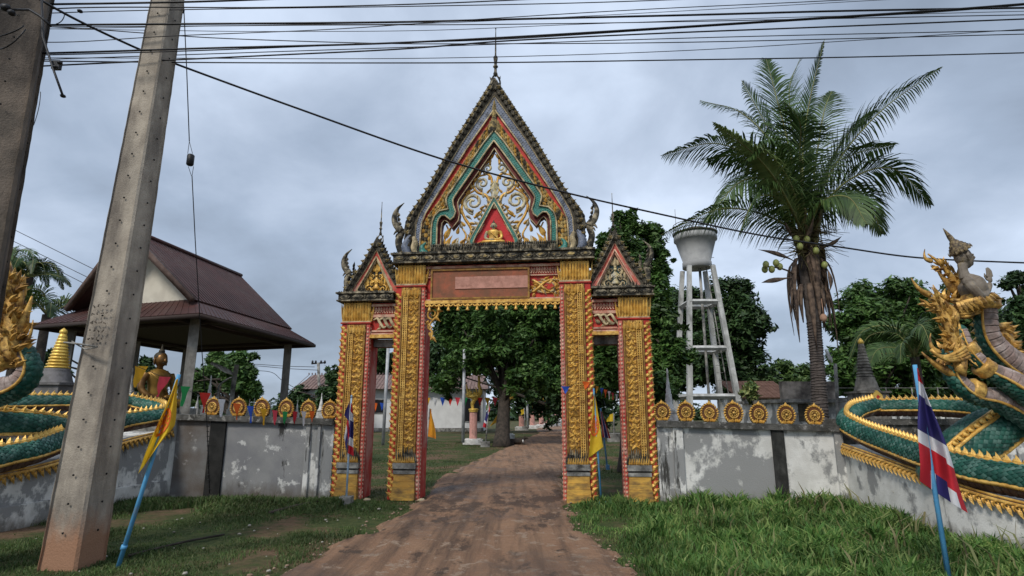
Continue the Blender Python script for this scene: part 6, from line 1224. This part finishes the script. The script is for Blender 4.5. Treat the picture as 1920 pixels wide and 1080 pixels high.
# ================================================================== CABLES
def cable(pts, r, label, n=10, Y=None, name='overhead_cable', grp='overhead cables crossing the top of the picture'):
    q = smooth_path([P(x, y, (Y if Y else d_[0])) for (x, y, *d_) in pts], n); q = [q[0]+(q[0]-q[1]).normalized()*12]+q+[q[-1]+(q[-1]-q[-2]).normalized()*12] if not Y or Y < 12 else q; m = MB(); m.tube(q, r*1.3, 6); return solo(m, name, label, 'cable', [BLK], grp)
cb = [  # points (x,y) in the photo, depth, radius, description
 ([(-40, 10), (330, 4), (560, -4), (760, -12)], 7.3, .012, 'thick black cable leaving the top edge just right of the square concrete pole'),
 ([(-40, 25), (170, 14), (500, 14), (800, 7), (1050, -4), (1300, -14)], 7.5, .0075, 'black cable running along the very top edge above the gate spire'),
 ([(-40, 30), (170, 22), (400, 17), (760, 12), (1100, 5), (1400, -6)], 7.6, .006, 'thin cable second below the top edge over the gate spire'),
 ([(-40, 48), (200, 46), (700, 42), (960, 36), (1300, 28), (1600, 20), (1960, 14)], 7.4, .012, 'thick black cable passing just above the tip of the gate spire'),
 ([(-40, 50), (200, 50), (600, 47), (900, 46), (1200, 42), (1500, 36), (1960, 27)], 7.9, .006, 'thin cable touching the very tip of the gate spire'),
 ([(-40, 52), (300, 57), (500, 59), (800, 57), (1100, 45), (1500, 32), (1960, 20)], 8.1, .004, 'hairline cable just below the tip of the gate spire'),
 ([(-40, 75), (120, 79), (330, 67), (620, 55), (900, 36), (1200, 18), (1500, 4), (1700, -6)], 7.2, .005, 'thin cable rising from the left and leaving the top edge above the palm'),
 ([(-40, 45), (130, 52), (270, 62), (420, 72), (700, 81), (900, 82), (1300, 79), (1960, 63)], 8.0, .006, 'sagging cable crossing the middle of the thin spire rod'),
 ([(-40, 103), (180, 97), (400, 90), (700, 82), (950, 70), (1250, 52), (1500, 36), (1750, 20), (1960, 4)], 7.3, .011, 'thick black cable climbing from left to right across the spire rod'),
 ([(-40, 106), (200, 100), (420, 93), (720, 81), (950, 73), (1250, 54), (1500, 38), (1760, 22), (1960, 6)], 7.45, .007, 'cable running close beside the thick climbing one'),
 ([(330, 112), (500, 104), (750, 92), (960, 76), (1250, 62), (1560, 50), (1960, 34)], 7.6, .009, 'black cable fanning off below the thick climbing pair'),
 ([(-40, 108), (300, 109), (700, 110), (1000, 105), (1300, 94), (1600, 76), (1960, 52)], 8.0, .0045, 'hairline cable crossing the ringed top of the spire'),
 ([(-60, 113), (340, 117), (700, 118), (960, 117), (1300, 112), (1600, 107), (1960, 98)], 7.8, .0075, 'lowest straight black cable, crossing the palm tip on the right'),
 ([(330, 50), (560, 46), (800, 44), (1100, 30), (1400, 14), (1650, 0)], 8.2, .004, 'hairline cable that slips off the top edge above the palm crown'),
 ([(900, 84), (1200, 74), (1500, 66), (1960, 56)], 8.3, .006, 'cable just above the palm tip, third from the bottom on the right'),
]
for pts, Y, r, lb in cb: cable([(x, y) for x, y in pts], r, lb, Y=Y)
cable([(60, -10, 6.6), (115, 22, 6.8), (180, 55, 7.2), (265, 94, 7.8), (330, 120, 8.1), (560, 204, 8.8), (825, 297, 9.6), (1040, 356, 10.2), (1240, 402, 10.7), (1420, 440, 11), (1580, 464, 11.2), (1720, 483, 11.3), (1900, 492, 11.4), (2000, 494, 11.4)], .013, 'long black cable sagging diagonally in front of the gate gable and the palm', grp=None)
m = MB(); m.tube([P(235, 118, 7.9), P(240, 118, 7.9)], .01, 4)
# guy wire with insulator
GW = thing('guy_wire', 'long guy wire with black strain insulator hanging beside the square concrete pole', 'guy wire', P(393, 905, 12.6)-Vector((0, 0, 0)))
m = MB(); m.tube([P(343, -20, 9.0), P(350, 130, 9.5), P(355, 265, 10)], .009, 5); m.tube([P(355, 265, 10), P(352, 288, 10)], .005, 4); m.tube([P(355, 265, 10), P(361, 288, 10)], .005, 4); m.tube([P(353, 312, 10), P(359, 330, 10.1)], .005, 4); m.tube([P(363, 312, 10), P(360, 330, 10.1)], .005, 4)
m.tube([P(360, 330, 10.1), P(366, 450, 10.8), P(378, 650, 11.7), P(388, 790, 12.4), P(393, 925, 12.75)], .009, 5); part(m, 'wire', GW, [BLK])
m = MB(); c = P(357, 300, 10); m.lathe([(.045, -.11), (.065, -.09), (.065, .09), (.045, .11)], 10, c); part(m, 'insulator', GW, [BLK])
m = MB(); m.ball(P(343, 20, 9.1), (.03, .03, .06)); 
for k in range(14): c = P(389+.3*k, 800+k*9, 12.55); m.tube([c+Vector((.03*cos(a), .03*sin(a), 0)) for a in (0, 1.5, 3, 4.5, 6)], .008, 4)
part(m, 'wire_grip', GW, [BLK])
# ================================================================== PENNANT STRINGS
cols = {'yellow': (.75, .40, .02), 'pink': (.75, .07, .10), 'green': (.02, .30, .08), 'red': (.60, .03, .02), 'white': (.65, .65, .66), 'orange': (.78, .14, .02), 'blue': (.03, .10, .50), 'darkred': (.45, .02, .03)}
CM = {k: M('pennant_'+k, v, tuple(c*.8 for c in v), 4, .8, 0, .1, 20, trans=.3) for k, v in cols.items()}
def pennants(label, line, Ys, flags, Yof, r=.004, grp=None):
    pts = smooth_path([P(x, y, Y) for (x, y), Y in zip(line, Ys)], 6); root = thing('pennant_string', label, 'bunting', pts[0]); m = MB(); m.tube(pts, r, 4); part(m, 'string', root, [BLK])
    for (x0, x1, y0, xt, yt, c) in flags:
        Y = Yof(x0)-.12; xm = (x0+x1)/2; x0, x1, yt = xm+(x0-xm)*1.25, xm+(x1-xm)*1.25, y0+(yt-y0)*1.12; a, b, t = P(x0, y0, Y), P(x1, y0+1, Yof(x1)), P(xt, yt, Y); v = []; n = 7
        for j in range(n):
            f = j/(n-1)
            for i in range(4):
                g = i/3; p = a.lerp(b, g).lerp(t, f); v.append((p.x, p.y+.03*sin(f*5+g*4+x0)*(.3+f), p.z))
        m = MB(); m.add(v, [(j*4+i, j*4+i+1, j*4+5+i, j*4+4+i) for j in range(n-1) for i in range(3)], smooth=True); part(m, 'pennant', root, [CM[c]])
    return root
pennants('string of coloured triangular pennants running from the square concrete pole along the left wall', [(235, 678), (300, 705), (360, 735), (420, 755), (470, 765), (530, 772), (590, 771), (628, 768)], [7.7, 8.8, 10, 11, 11.6, 12.2, 12.7, 12.9],
    [(255, 276, 686, 252, 722, 'yellow'), (300, 318, 706, 295, 740, 'pink'), (341, 356, 724, 340, 758, 'green'), (377, 393, 736, 381, 770, 'red'), (410, 422, 748, 414, 778, 'white'), (439, 450, 756, 444, 784, 'orange'), (465, 475, 761, 470, 790, 'blue'), (490, 500, 766, 494, 794, 'yellow'), (511, 520, 769, 515, 794, 'pink'), (530, 539, 771, 533, 793, 'green'), (549, 557, 771, 552, 792, 'darkred'), (566, 574, 771, 569, 796, 'white'), (581, 589, 770, 585, 789, 'orange')], lambda x: 8.2+(x-255)*.0138)
pennants('short string of pennants tied across the right inner gate pillar', [(1052, 722), (1062, 725), (1100, 716), (1118, 726), (1140, 736), (1160, 744)], [12.3, 12.3, 12.25, 12.6, 13.2, 13.6],
    [(1054, 1067, 724, 1060, 737, 'blue'), (1093, 1105, 715, 1098, 730, 'orange'), (1117, 1122, 724, 1118, 736, 'yellow'), (1126, 1131, 727, 1128, 740, 'blue'), (1133, 1138, 730, 1135, 744, 'orange'), (1140, 1145, 733, 1142, 747, 'white'), (1147, 1151, 736, 1149, 748, 'darkred'), (1154, 1158, 739, 1156, 750, 'white')], lambda x: 12.25 if x < 1110 else 12.6+(x-1110)*.02)
pennants('faded pennants strung in front of the white hall under the tree branches', [(795, 740), (830, 748), (870, 752), (910, 748), (960, 752)], [40]*5,
    [(798+i*14, 806+i*14, 745, 802+i*14, 760, c) for i, c in enumerate(('yellow', 'white', 'blue', 'red', 'pink', 'green', 'white', 'red', 'yellow', 'pink'))], lambda x: 40, .012)
pennants('orange and blue pennants hanging in front of the white hall window', [(690, 754), (712, 756), (730, 754)], [50]*3, [(701, 707, 755, 704, 770, 'orange'), (713, 719, 755, 716, 769, 'blue')], lambda x: 50, .012)
# ================================================================== FLAGS
BLUEP = M('blue_pole_paint', (.10, .34, .58), (.08, .27, .48), 4, .5, 0, .1, 30, dirt=(.2, .22, .22), da=.25, ds=6)
THAI = {'r': M('flag_red', (.55, .025, .04), (.45, .02, .03), 3, .7, 0, .1, trans=.2), 'w': M('flag_white', (.70, .70, .72), (.6, .6, .63), 3, .8, 0, .1, trans=.2), 'b': M('flag_blue', (.035, .03, .17), (.03, .025, .12), 3, .7, 0, .1, trans=.2)}
YEL = M('flag_yellow', (.82, .58, .04), (.72, .46, .03), 3, .75, 0, .1, 20, trans=.3); ORG = M('dharma_orange', (.72, .16, .03), (.6, .12, .02), 5, .75)
def cloth(root, grid, mats, stripe=None, name='cloth'):
    """grid of 3D points rows x cols; stripe(j,ncols)->material index. thickness by real fold relief"""
    R_ = len(grid); C_ = len(grid[0]); m = MB()
    for i in range(R_-1):
        for j in range(C_-1): pass
    v = [tuple(p) for r_ in grid for p in r_]; f = [(i*C_+j, i*C_+j+1, (i+1)*C_+j+1, (i+1)*C_+j) for i in range(R_-1) for j in range(C_-1)]; m.add(v, f, smooth=True); m.m = [stripe(i, j, R_-1, C_-1) if stripe else 0 for i in range(R_-1) for j in range(C_-1)]
    return part(m, name, root, mats)
def quadcloth(corners, Y, nr, nc, amp, fr_=3.0, ph=0, dY=None):
    """corners in photo px: (top at pole, bottom at pole, bottom free, top free), bilinear, with folds in depth"""
    a, b, c, d = corners; g = []
    for i in range(nr+1):
        u = i/nr; row = []
        for j in range(nc+1):
            w = j/nc; x = (a[0]*(1-u)+b[0]*u)*(1-w)+(d[0]*(1-u)+c[0]*u)*w; y = (a[1]*(1-u)+b[1]*u)*(1-w)+(d[1]*(1-u)+c[1]*u)*w
            row.append(P(x+amp*20*sin(u*6+w*5+ph)*w, y, Y+amp*sin(w*fr_*2*pi+u*3+ph)*(.3+w)))
        g.append(row)
    return g
def stripes(i, j, R_, C_):
    t = (j+.5)/C_; return 0 if t < 1/6 or t > 5/6 else (1 if t < 1/3 or t > 2/3 else 2)
def stripes_i(i, j, R_, C_): return stripes(j, i, C_, R_)
TH = [THAI['r'], THAI['w'], THAI['b']]
# right foreground flag
F1 = thing('flagpole', 'red white and blue flag draped from a leaning blue pole in the right foreground', 'flag', P(1780, 1085, 6.9))
m = MB(); m.tube([P(1783, 1110, 6.9), P(1715, 684, 6.9)], [.028, .024], 8); part(m, 'pole', F1, [BLUEP])
cols_ = []
# outline of the draped flag: hoist points down the pole and the free edge, stripes run along its length
hoist = [(1718, 686), (1722, 730), (1724, 780), (1725, 830), (1726, 868), (1724, 902)]; 
L0 = [[(1720, 690), (1724, 690)], ]
rows = 26; g = []
for i in range(rows+1):
    u = i/rows; row = []
    for j in range(25):
        w = j/24    # across stripes (bottom-left red to upper-right red is the same flag folded over)
        # long direction: from the pole top down to the lower right corner
        xl = 1719+7*u if u < .5 else 1722.5+2*(u-.5); yl = 690+212*u
        xr = 1719+97*u**.92; yr = 690+272*u
        x = xl+(xr-xl)*w; y = yl+(yr-yl)*w*(1.0); row.append(P(x+2*sin(u*9+w*3), y, 6.84-.10*sin(w*pi*2.4+u*2.0)*min(1, u*2)-.05*w))
    g.append(row)
def st1(i, j, R_, C_):
    u = (i+.5)/R_; w = (j+.5)/C_; s = u+.10*(w-.3)*1.2      # bands crossing the drape
    y = 690+(212+60*w)*u; d_ = y-.75*(w*(97*u))+0
    for lim, mi in ((712, 0), (741, 1), (800, 2), (826, 1), (866, 0)):
        if d_ < lim: return mi
    if w < .24: return 0
    return 0 if w > .86 else (1 if w < .38 or w > .68 else 2)
cloth(F1, g, TH, st1)
# left foreground yellow flag
F2 = thing('flagpole', 'yellow flag with orange wheel hanging from a leaning blue pole beside the concrete pole', 'flag', P(222, 1062, 7.5))
m = MB(); m.tube([P(220, 1068, 7.5), P(280, 878, 7.5), P(336, 702, 7.5)], [.028, .026, .024], 8); m.tube([P(231, 1030, 7.5), P(234, 1022, 7.5)], .036, 8); part(m, 'pole', F2, [BLUEP])
g = []
for i in range(25):
    u = i/24; row = []
    for j in range(15):
        w = j/14; xp = 335-64*u*.9; yp = 706+172*u; xl = 330-72*u; yl = 712+176*u; xr = 336-13*u+(0 if u < .7 else -(u-.7)*90); yr = 706+(132 if True else 0)*u
        x = xl+(xr-xl)*w; y = yl+(yr-yl)*w; row.append(P(x+1.5*sin(u*7+w*4), y, 7.42-.07*sin(w*pi*3+u*2)))
    g.append(row)
fo = cloth(F2, g, [YEL]); 
def emblem(g, ci, cj, r, root, Yo=-.012, scale=1.0, ring=True):
    """wheel emblem printed on the cloth, laid on the cloth surface"""
    R_, C_ = len(g)-1, len(g[0])-1
    def at(u, w):
        i = min(max(u, 0), .999)*R_; j = min(max(w, 0), .999)*C_; a, b = int(i), int(j); fi, fj = i-a, j-b; return g[a][b].lerp(g[a][b+1], fj).lerp(g[a+1][b].lerp(g[a+1][b+1], fj), fi)+Vector((0, Yo, 0))
    m = MB(); n = 24
    def rg_(r0, r1): m.add([tuple(at(ci+q*sin(2*pi*k/n)*r[0], cj+q*cos(2*pi*k/n)*r[1])) for q in (r0, r1) for k in range(n)], [(k, (k+1) % n, (k+1) % n+n, k+n) for k in range(n)])
    rg_(.0, .22); rg_(.40, .52); rg_(.78, 1.0)
    for k in range(12):
        a = 2*pi*k/12; da = .09; m.add([tuple(at(ci+q*sin(a+e)*r[0], cj+q*cos(a+e)*r[1])) for q, e in ((.2, -da*2), (.2, da*2), (.8, da), (.8, -da))], [(0, 1, 2, 3)])
    part(m, 'wheel_emblem', root, [ORG])
emblem(g, .52, .42, (.16, .36), fo)
# flag at the left outer pillar
F3 = thing('flagpole', 'red white and blue flag in a concrete block before the left outer gate pillar', 'flag', PG(649, 944))
b0 = PG(649, 944); Yp = b0.y
m = MB(); m.tube([b0, P(659, 745, Yp)], [.022, .018], 7); m.lathe([(.03, 0), (.01, .05)], 6, P(659, 745, Yp)); part(m, 'pole', F3, [M('pale_blue_pole', (.42, .53, .62), (.3, .42, .55), 5, .6)])
m = MB(); m.box(b0.x-.12, b0.x+.12, Yp-.12, Yp+.12, -.02, .14); part(m, 'block', F3, [GREYST])
cloth(F3, quadcloth([(658, 755), (652, 850), (664, 855), (661, 760)], Yp-.05, 18, 9, .05, 1.2, 1), TH, stripes_i)
g = quadcloth([(656, 762), (645, 820), (650, 846), (657, 800)], Yp-.07, 12, 10, .03, 1, 2); cloth(F3, g, TH, lambda i, j, R_, C_: (1 if i < 3 else 0) if i < 7 else (1 if j < 4 else 2))
cloth(F3, quadcloth([(655, 760), (654, 790), (645, 778), (655, 752)], Yp-.09, 6, 6, .02, 1, 2), TH, lambda i, j, a, b: 2)
# yellow flag at the right inner pillar
F4 = thing('flagpole', 'yellow flag with orange wheel on a blue pole beside the right inner pillar', 'flag', PG(1126, 940))
b0 = PG(1126, 942); Yp = b0.y-.1; m = MB(); m.tube([Vector((b0.x, Yp, 0)), P(1113, 728, Yp)], [.022, .018], 7); m.box(b0.x-.09, b0.x+.09, Yp-.09, Yp+.09, -.02, .04); part(m, 'pole', F4, [BLUEP])
g = []
for i in range(25):
    u = i/24; row = []
    for j in range(13):
        w = j/12; xl = 1113-9*u-(0 if u < .6 else (u-.6)*0); yl = 740+118*u; xr = 1114+17*u**.8; yr = 736+110*u-(0 if u < .8 else (u-.8)*40); row.append(P(xl+(xr-xl)*w, yl+(yr-yl)*w, Yp-.04-.04*sin(w*6+u*3)))
    g.append(row)
fo = cloth(F4, g, [YEL]); emblem(g, .52, .42, (.17, .48), fo)
F5 = thing('flagpole', 'small red white and blue flag on a short blue pole inside the right side doorway', 'flag', P(1138, 876, 13.6)); m = MB(); m.tube([P(1139, 880, 13.6), P(1126, 765, 13.6)], .018, 6); m.box(*[c for pr in zip(P(1136, 880, 13.65), P(1143, 872, 13.55)) for c in pr]); part(m, 'pole', F5, [BLUEP])
g = [[P(1126+(u*4)+(w*(12*u+3)), 770+u*50+w*(2), 13.55-.03*sin(w*7)) for w in [j/10 for j in range(11)]] for u in [i/16 for i in range(17)]]; cloth(F5, g, TH, stripes)
def smallflag(label, px, yb, ytop, Y, poly, mat, stripe=None, mats=None, polemat=None, block=True):
    r = thing('flagpole', label, 'flag', P(px[0], yb, Y)); m = MB(); m.tube([P(px[0], yb, Y), P(px[1], ytop, Y)], .02*Y/20+.008, 6)
    if block: c = P(px[0], yb, Y); m.box(c.x-.25, c.x+.25, Y-.25, Y+.25, c.z-.05, c.z+.28)
    part(m, 'pole', r, [polemat or GREYST]); cloth(r, quadcloth(poly, Y-.03, 10, 8, .05, 1.1, px[0]), mats or [mat], stripe); return r
smallflag('orange yellow flag hanging beside the left inner pillar in front of the white hall', (801, 868), 868, 766, 22, [(806, 768), (803, 820), (818, 823), (808, 768)], YEL, block=False) if False else smallflag('orange yellow flag hanging beside the left inner pillar in front of the white hall', (797, 806), 868, 766, 22, [(807, 766), (802, 818), (818, 823), (809, 768)], M('flag_amber', (.70, .32, .02), (.6, .2, .02), 3, .8, trans=.2), block=False)
smallflag('small red white and blue flag on a thin pole right of the nearest swan column', (910, 917), 838, 755, 33, [(917, 756), (905, 800), (911, 803), (919, 770)], None, stripes_i, TH)
smallflag('large yellow flag hanging in the shade before the big tree trunk', (944, 937), 826, 770, 36, [(936, 772), (918, 800), (938, 788), (940, 776)], M('flag_shade_yellow', (.50, .30, .03), (.4, .22, .02), 3, .8))  # flag yellow in a darker copy, the tree's shade put into the colour
smallflag('small yellow flag on a pole seen through the right side doorway', (1152, 1150), 826, 774, 24, [(1150, 775), (1149, 790), (1137, 791), (1142, 778)], YEL)
smallflag('small yellow flag among the far pink columns', (985, 983), 806, 765, 48, [(983, 766), (983, 776), (976, 778), (978, 768)], YEL)
# plain steel poles
def splain(label, px, py0, py1, Y, r, name='steel_pole'):
    m = MB(); m.tube([P(px[0], py0, Y), P(px[1], py1, Y)], r, 8); return solo(m, name, label, 'pole', [M('galvanised', (.45, .46, .47), (.33, .34, .35), 4, .6, .2, .1)])
splain('tall plain grey pole on the lawn just left of the swan column', (868, 871), 830, 655, 33.5, .09)
splain('slim grey pole seen through the left side doorway', (718, 728), 835, 650, 25, .07)
splain('slim pale pole among the far pink columns', (990, 988), 803, 745, 52, .1)
splain('slim pale pole at the far end of the drive beside the right pillar', (1045, 1043), 800, 735, 70, .1)
# street lamps and far line poles
def lamp(label, pts, Y, r, head=None):
    root = thing('street_lamp', label, 'street lamp', P(*pts[0], Y)); m = MB(); m.tube(smooth_path([P(*p, Y) for p in pts], 5), r, 6); part(m, 'pole', root, [GREYST])
    if head: m = MB(); a, b = P(*head[0], Y), P(*head[1], Y); m.tube([a, a.lerp(b, .3), b], [.05, .10, .06], 8, flat=.5); part(m, 'lamp_head', root, [WHT])
lamp('tilted street lamp with long white arm above the left wheel plaques', [(433, 760), (438, 720), (444, 684)], 20, .08, ((438, 702), (396, 680)))
lamp('thin curved street lamp pole behind the pavilion side pennants', [(408, 760), (409, 735), (412, 722), (425, 712), (434, 708)], 24, .04)
lamp('white lamp pole with curved arm right of the palm trunk', [(1571, 788), (1569, 730), (1566, 682)], 16, .045, ((1560, 680), (1548, 655)))
UP = thing('utility_pole', 'distant utility pole with one cross arm above the low dark trees', 'utility pole', P(598, 790, 60)); m = MB(); m.tube([P(600, 790, 60), P(597, 680, 60)], .16, 6); part(m, 'shaft', UP, [GREYST]); m = MB(); m.tube([P(584, 682, 60), P(611, 680, 60)], .09, 4)
for x in (586, 592, 602, 609): m.ball(P(x, 679, 60), (.12, .12, .2), 0, 6, 4)
part(m, 'cross_arm', UP, [BLK])
for (a, b, lb) in (((480, 686), (596, 694), 'upper distant line wire between the pavilion post and the far pole'), ((480, 683), (590, 688), 'lower distant line wire left of the far pole'), ((505, 697), (552, 727), 'distant slanting wire right of the pavilion post')):
    cable([(a[0]-60, a[1]-2), a, ((a[0]+b[0])/2, (a[1]+b[1])/2+1), b], .02, lb, Y=55, grp='distant wires beyond the pavilion')
for (a, b, lb) in (((15, 425), (160, 497), 'upper thin wire left of the pavilion roof'), ((8, 444), (148, 512), 'middle thin wire left of the pavilion roof'), ((8, 455), (135, 520), 'lower thin wire left of the pavilion roof')):
    cable([(a[0]-60, a[1]-28), a, b, (b[0]+80, b[1]+40)], .012, lb, Y=26, grp='thin wires left of the pavilion roof')
# festoon of small lamps tied to the pole
m = MB(); m.tube([P(120, 642, 7.4), P(150, 645, 7.3), P(182, 650, 7.2)], .012, 5); m.tube([P(135, 640, 7.4), P(160, 655, 7.3), P(182, 651, 7.2)], .010, 5); solo(m, 'tie_wire', 'twisted tie wire sticking out of the square concrete pole at head height', 'wire', [GREYST])
# ================================================================== DOG, STONES, DEBRIS
def dog():
    g = PG(966, 835); root = thing('dog', 'dark dog lying in the shade at the edge of the drive under the big tree', 'dog', g); m = MB(); X, Y = g.x, g.y
    m.tube(smooth_path([(X-.45, Y, .16), (X-.2, Y, .21), (X+.1, Y, .22), (X+.35, Y, .24), (X+.5, Y, .36)], 4), [.06, .12, .15, .16, .165, .16, .155, .16, .16, .17, .17, .165, .15, .13, .11, .1, .09], 10)
    m.ball((X+.56, Y, .42), (.11, .09, .09)); m.tube([(X+.62, Y, .41), (X+.76, Y, .37)], [.055, .035], 8)
    for s in (-1, 1):
        m.flame((X+.52, Y+s*.06, .48), (-.2, s*.4, 1), (0, -1, 0), .1, .07, .04, 0); m.tube([(X+.38, Y+s*.1, .14), (X+.55, Y+s*.12, .06), (X+.78, Y+s*.12, .04)], [.06, .045, .035], 7); m.tube([(X-.3, Y+s*.12, .14), (X-.12, Y+s*.2, .1), (X-.25, Y+s*.22, .05), (X-.05, Y+s*.22, .04)], [.08, .06, .04, .03], 7)
    m.tube(bez((X-.45, Y, .14), (X-.65, Y+.05, .05), (X-.7, Y-.2, .03), 5), [.035, .03, .03, .025, .02, .012], 6)
    o = part(m, 'body', root, [M('dog_coat', (.02, .017, .015), (.05, .035, .025), 6, .8)]); r = o.modifiers.new('merge', 'REMESH'); r.mode = 'VOXEL'; r.voxel_size = .025; r.use_smooth_shade = True
    m = MB(); m.ball((X+.44, Y-.09, .24), (.07, .05, .09), 0); part(m, 'white_chest', root, [WHT])
dog()
def stones(name, n, fx_, smin, smax, mat, seed, kind='stuff'):
    rg = random.Random(seed); m = MB()
    for i in range(n):
        x, y = fx_(rg); s = rg.uniform(smin, smax)*rg.choice((.5, .7, 1)); c = (x, y, s*.2+.01); k = m.n; m.ball(c, (s*rg.uniform(.7, 1.3), s*rg.uniform(.7, 1.2), s*.5), 0, 6, 4)
        v = m.v[-1]; v += (np.random.default_rng(i).uniform(-.12, .12, v.shape)*s)
    a, b = m.bounds(); o = link(name, m.mesh(name, [mat]), None, kind); return o
ST = M('pebble', (.25, .17, .115), (.36, .28, .21), 2, .9, 0, .3, 30)
def onroad(rg): y = rg.uniform(5.5, 16); a, b = road_edges(y); return (a+(b-a)*rg.random(), y)
stones('gravel', 1800, onroad, .004, .018, ST, 1)
def edge(rg): y = rg.uniform(5.5, 13); a, b = road_edges(y); return ((b+rg.uniform(-.5, .15)) if rg.random() < .7 else a+rg.uniform(-.3, .3), y)
stones('gravel', 420, edge, .008, .034, M('pale_rubble', (.30, .21, .15), (.20, .135, .09), 3, .9, 0, .3, 30), 2)
def verge(rg): return (rg.uniform(-7, -2.2), rg.uniform(6.5, 12.5))
stones('litter', 70, verge, .01, .035, M('pale_litter', (.34, .32, .27), (.22, .2, .16), 3, .8), 3)
for (x, y, s, lb) in ((790, 941, .09, 'yellowish stone at the foot of the left inner pillar'), (688, 940, .08, 'pale flat stone on the grass between the left pillars')):
    p = PG(x, y); m = MB(); m.ball((p.x, p.y, .03), (s, s*.7, s*.45), 0, 8, 5); m.v[-1] += np.random.default_rng(x).uniform(-.1, .1, m.v[-1].shape)*s; solo(m, 'stone', lb, 'stone', [M('ochre_stone', (.48, .38, .22), (.35, .3, .22), 5, .9, 0, .4)])
p, q = PG(505, 965), PG(640, 935); m = MB(); m.tube(smooth_path([p+Vector((0, 0, .03)), p.lerp(q, .4)+Vector((0, 0, .05)), p.lerp(q, .75)+Vector((0, 0, .03)), q+Vector((0, 0, .05))]), .03, 6); solo(m, 'fallen_branch', 'weathered branch lying on the grass before the left outer pillar', 'branch', [BARK])
p, q = PG(240, 1045), PG(420, 1005); m = MB(); m.tube(smooth_path([p+Vector((0, 0, .02)), p.lerp(q, .5)+Vector((0, .1, .03)), q+Vector((0, 0, .02))]), .015, 6); solo(m, 'fallen_branch', 'thin dry stick on the patchy grass right of the square concrete pole', 'branch', [BARK])
